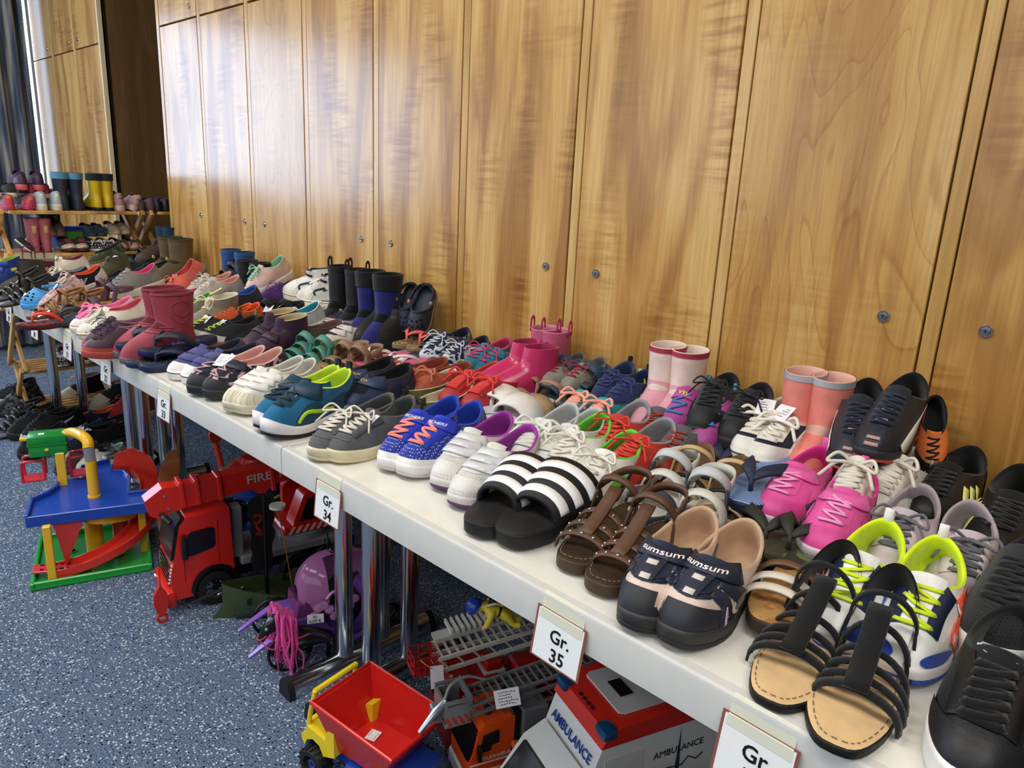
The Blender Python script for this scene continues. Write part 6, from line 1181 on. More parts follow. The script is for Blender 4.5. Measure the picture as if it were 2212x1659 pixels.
def wall_run(mb, pts, z0, z1, w):
    for a, b in zip(pts[:-1], pts[1:]):
        d = Vector((b[0] - a[0], b[1] - a[1], 0)); mb.box(((a[0] + b[0]) / 2, (a[1] + b[1]) / 2, (z0 + z1) / 2), (d.length + w * .8, w, z1 - z0), rot(math.atan2(d.y, d.x)), 0.002)
wall_run(rim, dk[:5], 0.176, 0.214, 0.009); wall_run(rim, dk[6:8], 0.176, 0.212, 0.009); wall_run(rim, dk[8:] + dk[:1], 0.172, 0.207, 0.009)
part(g, 'deck_rim', rim, '1c48b0')
for (x, y) in ((0.05, 0.022), (0.075, 0.30), (0.30, 0.12), (0.22, 0.30)): part(g, 'column', MB().box((x, y, 0.098), (0.022, 0.02, 0.18), None, 0.002), 'f0bd2c')
part(g, 'crane_column', MB().box((0.081, 0.315, 0.25), (0.026, 0.022, 0.12), None, 0.002), 'f0bd2c')
cbx = MB().box((0.05, 0.345, 0.322), (0.105, 0.075, 0.042), None, 0.005, 2); cbx.box((0.05, 0.345, 0.357), (0.108, 0.078, 0.026), None, 0.004, 2); cbx.box((0.05, 0.345, 0.342), (0.110, 0.080, 0.005))
cb_ = part(g, 'crane_box', cbx, '1f8f3a'); part(cb_, 'button', MB().box((0.048, 0.3035, 0.326), (0.011, 0.006, 0.008), None, 0.001), 'f2c22e'); part(cb_, 'crank', MB().tube([(-0.004, 0.345, 0.355), (-0.026, 0.345, 0.355)], 0.006, 10), 'f2c22e')
paper(cb_, (0.035, 0.335, 0.3712), (0.016, 0.018), (0, 0, 1), (0, 1, 0), 2)
pp = MB().tube([(0.172, 0.174, 0.196), (0.172, 0.174, 0.32)], 0.0165, 18); pp.lathe([(0.0165, 0), (0.019, 0), (0.019, 0.006), (0.0165, 0.006)], (0.172, 0.174, 0.198), n=18)
part(g, 'fuel_pipe', pp, 'f0b92a', smooth=40)
part(g, 'clear_pipe', MB().cyl((0.172, 0.174, 0.32), (0.170, 0.18, 0.362), 0.0155, n=18), 'a9b2bb', 'T')
part(g, 'pipe_bend', MB().tube(catmull([(0.170, 0.18, 0.360), (0.169, 0.19, 0.378), (0.155, 0.225, 0.386), (0.125, 0.30, 0.377), (0.105, 0.34, 0.362)], 6), 0.0165, 16), 'f0b92a', smooth=60)
# lift cage
for x in (0.0, 0.135):
    cg = MB()
    for y in (0.335, 0.395): cg.tube(catmull([(x - .03, y, 0.215), (x - .03, y, 0.268), (x - .022, y, 0.28), (x + .022, y, 0.28), (x + .03, y, 0.268), (x + .03, y, 0.215)], 4), 0.0045, 8)
    cg.box((x, 0.365, 0.214), (0.066, 0.066, 0.006))
    part(g, 'lift_cage', cg, 'c93441')
# ramps
def ramp_strip(t, name, P, w, wallh, c):
    P = np.array(P, float); Q = catmull(P, 8); T = np.gradient(Q, axis=0); T[:, 2] = 0; T /= np.linalg.norm(T, axis=1)[:, None]; S_ = np.stack([-T[:, 1], T[:, 0], 0 * T[:, 0]], 1); up = np.array([0, 0, 1.0]); K = len(Q); V = []
    for i in range(K):
        for k, h in ((-1, wallh), (-1, 0), (1, 0), (1, wallh)): V.append(Q[i] + S_[i] * k * w / 2 + up * h)
        for k, h in ((1.12, wallh), (1.12, -.004), (-1.12, -.004), (-1.12, wallh)): V.append(Q[i] + S_[i] * k * w / 2 + up * h)
    F = [(i * 8 + j, i * 8 + (j + 1) % 8, i * 8 + 8 + (j + 1) % 8, i * 8 + 8 + j) for i in range(K - 1) for j in range(8)] + [tuple(range(7, -1, -1)), tuple((K - 1) * 8 + j for j in range(8))]
    return part(t, name, MB().raw([tuple(v) for v in V], F), c, smooth=30)
ramp_strip(g, 'ramp', [(0.235, 0.43, 0.19), (0.30, 0.42, 0.175), (0.335, 0.34, 0.15), (0.325, 0.22, 0.118), (0.29, 0.12, 0.088), (0.22, 0.06, 0.058), (0.13, 0.045, 0.030), (0.04, 0.05, 0.014)], 0.058, 0.022, 'd8382c')
part(g, 'ramp_wall', MB().prism([(0.225, 0.20), (0.235, 0.235), (0.29, 0.25), (0.345, 0.235), (0.36, 0.20), (0.36, 0.15), (0.225, 0.15)], 0.0, 0.006, lambda u, v, h: (u, 0.455 - 1.4 * max(0, u - .29) + h, v)), 'd8382c')
part(g, 'side_ramp', MB().prism([(0.06, 0.19), (0.15, 0.19), (0.085, 0.03)], 0.06, 0.10, XZ()), 'c93a36')
ramp_strip(g, 'inner_ramp', [(0.13, 0.13, 0.17), (0.18, 0.10, 0.15), (0.25, 0.13, 0.135), (0.28, 0.20, 0.13)], 0.05, 0.02, 'eeb22a')
part(g, 'inner_column', MB().cyl((0.16, 0.18, 0.01), (0.16, 0.18, 0.16), 0.026, n=18), 'eeb22a'); part(g, 'inner_column', MB().cyl((0.235, 0.20, 0.01), (0.235, 0.20, 0.15), 0.024, n=18), 'd8382c')
pf = MB().box((0.055, 0.06, 0.030), (0.115, 0.05, 0.008), rot(0.12, 'Y'), 0.002); part(g, 'exit_plate', pf, 'cf3f48')
pb = MB()
for i in range(5):
    for y in (0.045, 0.075): pb.box((0.022 + i * 0.017, y, 0.0352 - (i - 2) * .002), (0.010, 0.008, 0.0015), rot(0.12, 'Y'))
part(g, 'exit_slots', pb, '3a1216', 'K')

# --- big red crane fire truck: local x forward, y left (towards the camera side), z up
t = toy('crane_fire_truck', 'large red toy fire truck with crane boom and hanging hook', 'toy truck', (-2.005, 0.05, 0), (-0.17, -0.985, 0))
RED = 'd3281f'
cabp = [(0.0, 0.045), (0.0, 0.12), (-0.012, 0.17), (-0.030, 0.262), (-0.05, 0.288), (-0.165, 0.292), (-0.17, 0.10), (-0.155, 0.10), (-0.142, 0.118), (-0.115, 0.128), (-0.085, 0.118), (-0.062, 0.09), (-0.055, 0.045)]
cab = part(t, 'cab', MB().prism(cabp, -0.082, 0.082, XZ()), RED, smooth=None)
part(t, 'bumper', MB().box((0.004, 0, 0.05), (0.03, 0.178, 0.05), None, 0.01, 2), RED); 
for s_ in (-1, 1):
    part(t, 'headlamp', MB().lathe([(0.016, 0), (0.015, 0.004), (0, 0.006)], (0.018, s_ * 0.062, 0.058), (1, 0, 0), 14, (1, 0.8)), 'c9ccd0', 'M')
part(t, 'windscreen', MB().prism([(-0.010, 0.165), (-0.028, 0.262), (-0.045, 0.287), (-0.060, 0.28), (-0.03, 0.16)], -0.076, 0.076, lambda u, v, h: (u + 0.0085, h, v + .002)), '0b0c0f')
for s_ in (-1, 1):
    part(t, 'side_window', MB().prism([(-0.040, 0.175), (-0.050, 0.235), (-0.058, 0.243), (-0.115, 0.247), (-0.122, 0.24), (-0.122, 0.192), (-0.115, 0.182), (-0.055, 0.170)], s_ * 0.080, s_ * 0.0835, XZ()), '0d0d10')
    mr = part(t, 'mirror', MB().box((-0.036, s_ * 0.100, 0.205), (0.016, 0.018, 0.062), None, 0.004, 2), '131316')
    part(mr, 'mirror_arm', MB().box((-0.04, s_ * 0.09, 0.236), (0.012, 0.03, 0.006)), '131316')
    part(t, 'door_seam', MB().box((-0.130, s_ * 0.0822, 0.19), (0.0016, 0.0012, 0.15)), '7a120f', 'K'); part(t, 'door_seam', MB().box((-0.036, s_ * 0.0822, 0.14), (0.0016, 0.0012, 0.09)), '7a120f', 'K')
    part(t, 'wheel_arch', MB().prism([(-0.115 + 0.066 * math.cos(a), 0.058 + 0.07 * math.sin(a)) for a in [PI * i / 14 for i in range(15)]] + [(-0.115 + 0.056 * math.cos(a), 0.055 + 0.06 * math.sin(a)) for a in [PI * i / 14 for i in range(14, -1, -1)]], s_ * 0.06, s_ * 0.088, XZ()), '151517')
gr = MB()
for i in range(5): gr.box((0.0015, 0, 0.085 + i * 0.016), (0.004, 0.12 - i * .006, 0.007))
part(t, 'grille', gr, '1a1a1c')
sh = MB()
for i in range(6): sh.box((0.006 - i * .002, 0.076, 0.10 + i * 0.010), (0.003, 0.012, 0.005), rot(0.4, 'X'))
part(t, 'side_vents', sh, 'e9e6e2')
part(t, 'sun_visor', MB().tube(catmull([(-0.01, -0.085, 0.285), (0.004, -0.06, 0.297), (0.010, 0, 0.300), (0.004, 0.06, 0.297), (-0.01, 0.085, 0.285)], 5), 0.008, 8), '121215')
part(t, 'chassis', MB().box((-0.32, 0, 0.075), (0.48, 0.10, 0.04), None, 0.004), '1b1c1f')
bed = MB().box((-0.36, 0, 0.115), (0.34, 0.165, 0.03), None, 0.006); bed.box((-0.19, 0.04, 0.20), (0.03, 0.045, 0.16), None, 0.003); bed.box((-0.19, -0.04, 0.20), (0.03, 0.045, 0.16), None, 0.003)
part(t, 'flatbed', bed, '7d8084')
part(t, 'hose_reel', MB().lathe([(0.035, -0.02), (0.035, -0.014), (0.018, -0.014), (0.018, 0.014), (0.035, 0.014), (0.035, 0.02)], (-0.215, -0.02, 0.225), (0, 1, 0), 20), '203a6a')
tb = part(t, 'turntable', MB().lathe([(0.0, 0.13), (0.075, 0.13), (0.075, 0.15), (0.06, 0.155), (0, 0.155)], (-0.40, 0, 0), n=28), '8b8e92')
body = MB().box((-0.42, 0.0, 0.168), (0.20, 0.14, 0.028), None, 0.006); body.prism([(-0.36, 0.18), (-0.36, 0.27), (-0.40, 0.31), (-0.50, 0.31), (-0.52, 0.28), (-0.52, 0.18)], -0.07, -0.045, XZ())
part(t, 'crane_base', body, RED)
cbn = part(t, 'crane_cabin', MB().prism([(-0.35, 0.18), (-0.355, 0.20), (-0.385, 0.275), (-0.40, 0.285), (-0.475, 0.285), (-0.485, 0.275), (-0.485, 0.18)], 0.01, 0.07, XZ()), RED)
part(cbn, 'cabin_window', MB().prism([(-0.372, 0.195), (-0.398, 0.265), (-0.425, 0.268), (-0.425, 0.195)], 0.0695, 0.072, XZ()), '17181b'); part(cbn, 'cabin_window', MB().prism([(-0.432, 0.195), (-0.432, 0.268), (-0.475, 0.268), (-0.475, 0.195)], 0.0695, 0.072, XZ()), '17181b')
hz = MB()
for i in range(8): hz.prism([(-0.335 - i * .022, 0.158), (-0.345 - i * .022, 0.158), (-0.360 - i * .022, 0.18), (-0.350 - i * .022, 0.18)], 0.0702, 0.0712, XZ())
part(t, 'warning_stripes', hz, 'e8b9b4', 'K')
boom = MB().prism([(0.035, 0.300), (0.045, 0.345), (0.0, 0.375), (-0.06, 0.372), (-0.54, 0.405), (-0.56, 0.395), (-0.56, 0.345), (-0.30, 0.325), (-0.27, 0.295), (-0.235, 0.322), (-0.02, 0.300), (0.01, 0.285)], 0.005, 0.052, XZ())
bo = part(t, 'crane_boom', boom, RED)
for x in (-0.05, -0.09, -0.15, -0.30): part(bo, 'boom_rib', MB().box((x, 0.029, 0.345), (0.012, 0.060, 0.075 if x > -.2 else 0.08), rot(0.07, 'Y'), 0.002), RED)
for (x, z) in ((-0.005, 0.352), (-0.012, 0.312)): part(bo, 'screw', MB().lathe([(0.004, 0), (0.004, 0.002), (0, 0.003)], (x, 0.052, z), (0, 1, 0), 10), 'dcdcdc', 'M')
text('FIRE TRUCK', Matrix.Translation((-0.335, 0.0535, 0.357)) @ Matrix.Rotation(PI, 4, 'Z') @ Matrix.Rotation(PI / 2, 4, 'X') @ Matrix.Rotation(0.05, 4, 'Z'), 0.036, mat('b9a9a6', 'K'), bo, bold=0.02, sx=1.15)
cs = MB()
for s_ in (-1, 1): cs.tube([(0.03, 0.085, 0.30), (0.03, 0.093, 0.19), (0.032, 0.10, 0.11)], 0.0008, 5)
part(t, 'hook_string', cs, '2a1210', 'K')
hk = MB().prism([(0.0, 0.115), (0.018, 0.085), (0.018, 0.055), (0.007, 0.02), (-0.007, 0.02), (-0.018, 0.055), (-0.018, 0.085)], 0.092, 0.106, lambda u, v, h: (0.034 + u, h, v)); hk.tube([(0.034 + 0.012 * math.cos(a), 0.10, 0.014 + 0.012 * math.sin(a)) for a in [i * PI / 8 for i in range(16)]], 0.004, 8, closed=True)
part(t, 'hook', hk, 'c9281f')
for x in (-0.115, -0.36, -0.46):
    for s_ in (-1, 1): wheel(t, x, s_ * 0.068, 0.052, 0.052, 0.034, spokes=10, out=s_)
# --- pirate ship
s2 = toy('pirate_ship', 'dark green toy pirate ship with ragged black sail', 'toy ship', (-1.83, 0.135, 0), (-0.42, -0.90, 0))
def hull(L, Wd, h, k=18):
    rows = []
    for i in range(k + 1):
        u = i / k; x = -L * u; w = Wd / 2 * math.sin(min(1, u * 1.9 + .02) * PI / 2) ** 0.8 * (1 - 0.25 * max(0, u - .7) / .3); sh_ = 0.022 * (1 - u) ** 2 * 2 + (0.05 if u > .62 else (0.018 if u > .5 else 0))
        rows.append([(x + 0.03 * (1 - u) ** 4, w * .45, 0.0), (x, w, h * .55), (x, w * 1.02, h + sh_), (x, w * .92, h + sh_), (x, w * .86, h * .62)])
    V = []; F = []
    for r in rows:
        V += r + [(p[0], -p[1], p[2]) for p in reversed(r)]
    for i in range(k):
        for j in range(9): F.append((i * 10 + j, i * 10 + j + 1, i * 10 + 11 + j, i * 10 + 10 + j))
        F.append((i * 10 + 9, i * 10, i * 10 + 10, i * 10 + 19))
    F += [tuple(range(9, -1, -1)), tuple(k * 10 + j for j in range(10))]
    return V, F
part(s2, 'hull', MB().raw(*hull(0.36, 0.13, 0.062)), '3d4a2e', 'P', 30)
part(s2, 'keel', MB().box((-0.18, 0, 0.012), (0.30, 0.06, 0.022), None, 0.008, 2), '2b3026')
part(s2, 'mast', MB().cyl((-0.12, 0, 0.05), (-0.12, 0, 0.36), 0.006, n=10), '15150f')
for s_ in (-1, 1):
    for x in (-0.07, -0.12, -0.17): part(s2, 'cannon', MB().cyl((x, s_ * 0.045, 0.066), (x, s_ * 0.068, 0.070), 0.006, n=10), '111112')
part(s2, 'bowsprit', MB().cyl((0.0, 0, 0.085), (0.075, -0.005, 0.055), 0.006, 0.004, n=10), '14150f')
fg = MB().box((-0.055, 0.01, 0.072), (0.014, 0.012, 0.02)); fg.sph((-0.055, 0.01, 0.088), 0.008); part(s2, 'crew_figure', fg, '3a2a20')
NX, NZ = 10, 12
Vs = []; rr = random.Random(3)
for i in range(NX + 1):
    for j in range(NZ + 1):
        u = i / NX; v = j / NZ; edge = (0.012 * rr.random() if i in (0, NX) or j == 0 else 0)
        Vs.append((0.015 + 0.016 * math.sin(u * PI) * 1 + edge * .3, -0.055 + 0.105 * u + (0.02 * (1 - v) if u < .5 else -0.014 * (1 - v)) + (edge if i == 0 else -edge if i == NX else 0), 0.125 + 0.225 * v - (0.02 * abs(u - .4)) - (edge if j == 0 else 0)))
SR = rot(-0.95); SO = Vector((-0.12, 0, 0))
Vs = [tuple(SO + SR @ Vector(v)) for v in Vs]
Fs = [(i * (NZ + 1) + j, (i + 1) * (NZ + 1) + j, (i + 1) * (NZ + 1) + j + 1, i * (NZ + 1) + j + 1) for i in range(NX) for j in range(NZ)]
sl = part(s2, 'sail', MB().raw(Vs + [(x - .002, y, z) for x, y, z in Vs], Fs + [tuple(k + len(Vs) for k in reversed(f)) for f in Fs]), '25262a', 'F', 180)
em = MB()
for P_ in (catmull([(0.030, -0.01, 0.235), (0.030, 0.005, 0.26), (0.030, -0.015, 0.275), (0.030, 0.0, 0.29), (0.030, 0.018, 0.285), (0.030, 0.006, 0.265)], 5), [(0.030, -0.02, 0.222), (0.030, 0.01, 0.238)]): em.tube([SO + SR @ Vector(q) for q in P_], 0.005, 6)
part(sl, 'sail_emblem', em, 'c8402c', 'K')
part(s2, 'lookout', MB().lathe([(0.012, 0), (0.022, 0.006), (0.022, 0.014), (0.018, 0.014)], (-0.155, 0.03, 0.325), n=16), 'cfcac0')
ld = MB()
for k in range(4):
    ld.tube([(-0.155, 0.022 + k * .006, 0.325), (-0.165, 0.025 + k * .016, 0.27), (-0.19, 0.03 + k * .016, 0.06)], 0.0011, 5)
for j in range(15):
    q = j / 14; z = 0.27 - 0.21 * q; ld.tube([(-0.165 - .025 * q, 0.025 + .005 * q, z), (-0.165 - .025 * q, 0.073 + .005 * q, z)], 0.0010, 5)
part(s2, 'rope_ladder', ld, 'a4703a', 'R')
# --- pony carriage
c = toy('pony_carriage', 'purple toy carriage with clear pink dome and black crown', 'toy carriage', (-1.565, 0.24, 0), (-0.25, -0.968, 0)); c.scale = (1.14, 1.0, 1.14)
PUR = '8f63c9'
ck = [(-0.17, 0.10), (-0.15, 0.055), (-0.11, 0.028), (-0.06, 0.020), (-0.03, 0.030), (0.0, 0.068), (0.03, 0.088), (0.06, 0.088), (0.10, 0.07), (0.14, 0.046)]
K2 = catmull([(a, 0, b) for a, b in ck], 5)
for s_ in (-1, 1):
    n_ = len(K2); w_ = np.interp(np.linspace(0, 1, n_), [0, .3, .7, 1], [0.012, 0.03, 0.03, 0.010]); P_ = K2 + np.array([0, s_ * 0.062, 0]); T_ = np.gradient(P_, axis=0); B_ = np.tile([0, 1.0, 0], (n_, 1)); N_ = np.cross(T_, B_); N_ /= np.linalg.norm(N_, axis=1)[:, None]
    V, F = solid_ribbon(P_, B_, -N_, w_, 0.006); part(c, 'fender', MB().raw([tuple(v) for v in V], F), PUR, 'P', 40)
part(c, 'floor_tub', MB().prism([(-0.15, 0.06), (-0.11, 0.034), (-0.05, 0.028), (-0.02, 0.042), (0.0, 0.075), (0.05, 0.095), (0.05, 0.10), (-0.02, 0.10), (-0.05, 0.055), (-0.11, 0.055), (-0.14, 0.12), (-0.16, 0.12)], -0.058, 0.058, XZ()), '7f56bb')
part(c, 'front_panel', MB().prism([(0.0, 0.07), (0.03, 0.095), (0.025, 0.135), (-0.01, 0.12), (-0.03, 0.06)], -0.05, 0.05, XZ()), 'b05fa0', 'T')
Vs = []; Fs = []; n1, n2 = 16, 22
for i in range(n1 + 1):
    for j in range(n2 + 1):
        a = -PI * 0.56 + PI * 1.12 * i / n1; b_ = PI * (0.04 + 0.92 * j / n2); rr_ = 0.085 + 0.004 * math.sin(b_ * 7)
        Vs.append((-0.075 + 0.095 * math.cos(b_), rr_ * math.sin(b_) ** .7 * math.sin(a) * 0.9, 0.135 + 0.095 * math.sin(b_) ** .6 * math.cos(a) - (0.014 * math.sin(j * 1.4) if i in (0, n1) else 0)))
for i in range(n1):
    for j in range(n2):
        if not (9 <= i <= 15 and 8 <= j <= 16): Fs.append((i * (n2 + 1) + j, i * (n2 + 1) + j + 1, (i + 1) * (n2 + 1) + j + 1, (i + 1) * (n2 + 1) + j))
dm, nt_, bs_ = nodemat('clear_pink_plastic'); bs_.inputs['Base Color'].default_value = lin('c07ab4'); bs_.inputs['Roughness'].default_value = 0.1; bs_.inputs['Alpha'].default_value = 0.72
dome = MB().raw(Vs, Fs).build('dome', dm, c, 180)
fl_ = MB()
for k in range(9): 
    a = k * 0.42; fl_.lathe([(0.004, 0), (0.010, 0.002), (0.011, 0.004), (0.0, 0.006)], (0.0 - 0.012 * k, 0.078, 0.115 + 0.022 * math.sin(a * 2.2)), (0.2, 1, 0.1), 8)
fl_.tube(catmull([(-0.03, 0.08, 0.15), (-0.045, 0.082, 0.165), (-0.06, 0.081, 0.16), (-0.055, 0.08, 0.148)], 5), 0.004, 6); part(dome, 'flower_trim', fl_, 'c98abf', 'P', 60)
cr = MB().lathe([(0.016, 0), (0.02, 0.008), (0.017, 0.014), (0.0, 0.012)], (-0.075, 0, 0.226), n=16)
for k in range(6):
    a = k * PI / 3; cr.prism([(-0.007, 0), (0.007, 0), (0, 0.022)], -0.001, 0.001, lambda u, v, h, a=a: (-0.075 + (0.018 + v * .35 + h) * math.cos(a) - u * math.sin(a), (0.018 + v * .35 + h) * math.sin(a) + u * math.cos(a), 0.236 + v)); cr.sph((-0.075 + 0.026 * math.cos(a), 0.026 * math.sin(a), 0.26), 0.0035, 8)
part(dome, 'crown', cr, '151616')
seat_ = MB().box((-0.10, 0, 0.085), (0.05, 0.09, 0.05), None, 0.01, 2); part(c, 'seat', seat_, '17171a')
def cwheel(x, y, z, r):
    b = MB().tube([(x + r * math.cos(a), y, z + r * math.sin(a)) for a in [i * 2 * PI / 36 for i in range(36)]], 0.0035, 8, closed=True); b.cyl((x, y - .006, z), (x, y + .006, z), 0.0075, n=12)
    for k in range(6):
        a = k * PI / 3 + .2; b.cyl((x, y, z), (x + r * .97 * math.cos(a), y, z + r * .97 * math.sin(a)), 0.0028, n=6)
        for d in (-.16, .16): b.sph((x + r * .84 * math.cos(a + d), y, z + r * .84 * math.sin(a + d)), 0.0046, 8)
    part(c, 'wheel', b, '131314', 'P', 50)
for s_ in (-1, 1): cwheel(0.055, s_ * 0.085, 0.047, 0.047); cwheel(-0.175, s_ * 0.075, 0.047, 0.047)
paper(c, (0.0, 0.098, 0.118), (0.036, 0.022), (0.3, 1, 0.3), (0, 0, -1), 0); 
tg = Matrix.Translation((0.0, 0.0995, 0.1215)) @ Matrix.Rotation(PI, 4, 'Z') @ Matrix.Rotation(PI / 2, 4, 'X'); text('82', Matrix.Translation((0.0015, 0.1005, 0.124)) @ Matrix.Rotation(PI - .3, 4, 'Z') @ Matrix.Rotation(PI / 2, 4, 'X'), 0.009, INK, c); text('6,00 €', Matrix.Translation((0.0015, 0.1012, 0.114)) @ Matrix.Rotation(PI - .3, 4, 'Z') @ Matrix.Rotation(PI / 2, 4, 'X'), 0.010, INK, c)
# --- black pony with pink mane: one skinned body
po = toy('toy_pony', 'black toy pony with long fluffy pink mane before the carriage', 'toy pony', (-1.485, 0.165, 0), (-0.30, -0.954, 0))
def skin(name, pts, edges, rad, m, parent, sub=2, root=0):
    me = bpy.data.meshes.new(name); me.from_pydata(pts, edges, []); o = bpy.data.objects.new(name, me); COL.objects.link(o)
    o.modifiers.new('s', 'SKIN'); o.modifiers.new('u', 'SUBSURF').levels = sub
    for i, r in enumerate(rad):
        sv = me.skin_vertices[0].data[i]; sv.radius = (r, r) if not isinstance(r, tuple) else r
    me.skin_vertices[0].data[root].use_root = True
    dg = bpy.context.evaluated_depsgraph_get(); dg.update(); n = bpy.data.meshes.new_from_object(o.evaluated_get(dg)); bpy.data.objects.remove(o)
    n.materials.clear(); n.name = name; n.shade_smooth(); return link(name, n, m, parent)
pp_ = [(-0.005, 0, 0.095), (-0.05, 0, 0.094), (-0.088, 0, 0.098), (0.018, 0, 0.112), (0.034, 0, 0.140), (0.045, 0, 0.158), (0.062, 0.002, 0.146), (0.080, 0.004, 0.118), (0.086, 0.004, 0.106)]
ed_ = [(0, 1), (1, 2), (0, 3), (3, 4), (4, 5), (5, 6), (6, 7), (7, 8)]; ra_ = [0.024, 0.023, 0.022, 0.018, 0.0145, 0.016, 0.0165, 0.010, 0.008]
for (bx_, si, jx) in ((0.0, 1, 0.008), (0.0, -1, 0.016), (-0.085, 1, -0.012), (-0.085, -1, -0.006)):
    k = len(pp_); r0 = 0 if bx_ == 0 else 2
    pp_ += [(bx_, si * 0.016, 0.078), (bx_ + jx, si * 0.018, 0.045), (bx_ + jx * (1 if bx_ == 0 else .2), si * 0.018, 0.018), (bx_ + jx + 0.004, si * 0.018, 0.004)]
    ed_ += [(r0, k), (k, k + 1), (k + 1, k + 2), (k + 2, k + 3)]; ra_ += [0.012, 0.007, 0.0058, 0.0078]
for s_ in (-1, 1):
    k = len(pp_); pp_ += [(0.046, s_ * 0.013, 0.170), (0.050, s_ * 0.018, 0.186)]; ed_ += [(5, k), (k, k + 1)]; ra_ += [0.006, 0.002]
bodyp = skin('body', pp_, ed_, ra_, PL('131316'), po)
for s_ in (-1, 1): part(po, 'eye', MB().sph((0.070, s_ * 0.0135 + .003, 0.147), 0.004, 10, (1, .5, 1.2)), '8fb6bd')
hb_ = MB()
for s_ in (-1, 1): hb_.cyl((0.012, s_ * 0.018, 0.0), (0.013, s_ * 0.018, 0.011), 0.0092, 0.008, n=12)
part(po, 'hooves', hb_, 'c9b9b2')
mn = MB(); rm = random.Random(8)
for i in range(420):
    x0 = rm.uniform(-0.004, 0.046); s_ = -1 if rm.random() < .94 else 1; y0 = rm.uniform(-0.008, 0.004); z0 = 0.137 + x0 * 0.72; sp = rm.uniform(0.012, 0.060)
    L_ = rm.uniform(0.07, 0.155); wv = rm.uniform(-.01, .01); P_ = catmull([(x0, y0, z0), (x0 + .002, y0 + s_ * sp * .55, z0 + rm.uniform(.006, .02)), (x0 + wv, y0 + s_ * sp, z0 - 0.035), (x0 - wv * .6 + rm.uniform(-.01, .012), y0 + s_ * (sp + rm.uniform(-.010, .012)), max(0.035, z0 - L_ * .6)), (x0 + rm.uniform(-.02, .02), y0 + s_ * (sp + rm.uniform(-.014, .018)), max(0.006, z0 - L_))], 3); mn.tube([tuple(q) for q in P_], [0.0030] * (len(P_) - 4) + [0.0026, 0.002, 0.0014, 0.0006], 5)
mo = part(po, 'mane', mn, 'e0489c', 'F', 180); tag(mo, None, None, None, 'stuff')
br = MB().tube([(0.078 + .012 * math.cos(a), 0.004 + 0.013 * math.sin(a), 0.124 - .006 * math.cos(a)) for a in [i * PI / 7 for i in range(14)]], 0.0018, 6, closed=True); br.tube(catmull([(0.086, 0.014, 0.118), (0.06, 0.035, 0.10), (0.02, 0.035, 0.11), (-.03, 0.028, 0.115)], 5), 0.0016, 6); part(po, 'bridle', br, 'c8487c', 'P', 60)
# --- yellow, red and blue tipper
d = toy('dump_truck', 'red yellow and blue toy tipper truck on the carpet', 'toy truck', (-1.07, 0.105, 0), (-0.985, -0.17, 0))
BL = '1f46ae'; YE = 'efd62a'
ch = MB().box((-0.01, 0, 0.058), (0.26, 0.085, 0.032), None, 0.006, 2); ch.box((-0.02, 0.055, 0.064), (0.05, 0.03, 0.026), None, 0.004, 2); ch.box((-0.11, 0, 0.072), (0.07, 0.12, 0.04), None, 0.008, 2); ch.box((0.128, 0, 0.062), (0.02, 0.125, 0.04), None, 0.006, 2)
part(d, 'chassis', ch, BL)
part(d, 'cab_seat', MB().box((0.085, 0, 0.11), (0.05, 0.08, 0.05), None, 0.006, 2), BL)
yc = MB().prism([(0.035, 0.075), (0.035, 0.135), (0.055, 0.128), (0.062, 0.105), (0.115, 0.112), (0.122, 0.095), (0.135, 0.085), (0.132, 0.07), (0.125, 0.062), (0.118, 0.078), (0.10, 0.088), (0.08, 0.082), (0.068, 0.062)], 0.038, 0.07, XZ()); yc.prism([(0.035, 0.075), (0.035, 0.135), (0.055, 0.128), (0.062, 0.105), (0.115, 0.112), (0.122, 0.095), (0.135, 0.085), (0.132, 0.07), (0.125, 0.062), (0.118, 0.078), (0.10, 0.088), (0.08, 0.082), (0.068, 0.062)], -0.07, -0.038, XZ()); yc.box((0.126, 0, 0.095), (0.014, 0.12, 0.036), None, 0.005, 2)
yb = part(d, 'cab', yc, YE)
for s_ in (-1, 1): part(yb, 'roll_bar', MB().tube(catmull([(0.122, s_ * 0.06, 0.105), (0.116, s_ * 0.06, 0.14), (0.108, s_ * 0.058, 0.175), (0.104, s_ * 0.057, 0.195)], 5), 0.005, 8), YE, 'P', 60)
part(yb, 'roll_bar', MB().tube([(0.104, -0.058, 0.194), (0.104, 0.058, 0.194)], 0.006, 8), YE)
def tub(top, bot, z0, z1, w):
    V = []; sh_ = lambda p, k: p
    for (rx0, rx1, ry), z in ((bot, z0), (top, z1), ((top[0] + w, top[1] - w, top[2] - w), z1 + .0), ((bot[0] + w, bot[1] - w, bot[2] - w), z0 + w)):
        for x, y in ((rx0, -ry), (rx1, -ry), (rx1, ry), (rx0, ry)): V.append((x, y, z + (0.03 * max(0, (x - 0.02)) / .1 if z > z0 + .02 else 0)))
    F = [(3, 2, 1, 0)] + [(i, (i + 1) % 4, 4 + (i + 1) % 4, 4 + i) for i in range(4)] + [(4 + i, 4 + (i + 1) % 4, 8 + (i + 1) % 4, 8 + i) for i in range(4)] + [(8 + i, 8 + (i + 1) % 4, 12 + (i + 1) % 4, 12 + i) for i in range(4)] + [(12, 13, 14, 15)]
    return V, F
tu = MB().raw(*tub((-0.135, 0.085, 0.082), (-0.085, 0.05, 0.058), 0.085, 0.172, 0.006))
tu.tube([(-0.135, -0.082, 0.172), (0.085, -0.082, 0.172 + .03 * .65), (0.085, 0.082, 0.172 + .03 * .65), (-0.135, 0.082, 0.172)], 0.005, 8, closed=True)
to_ = part(d, 'tipper_bed', tu, 'cf2420', 'P', 30); paper(to_, (0.005, -0.01, 0.0935), (0.03, 0.024), (0, 0, 1), (1, 0.2, 0), 2)
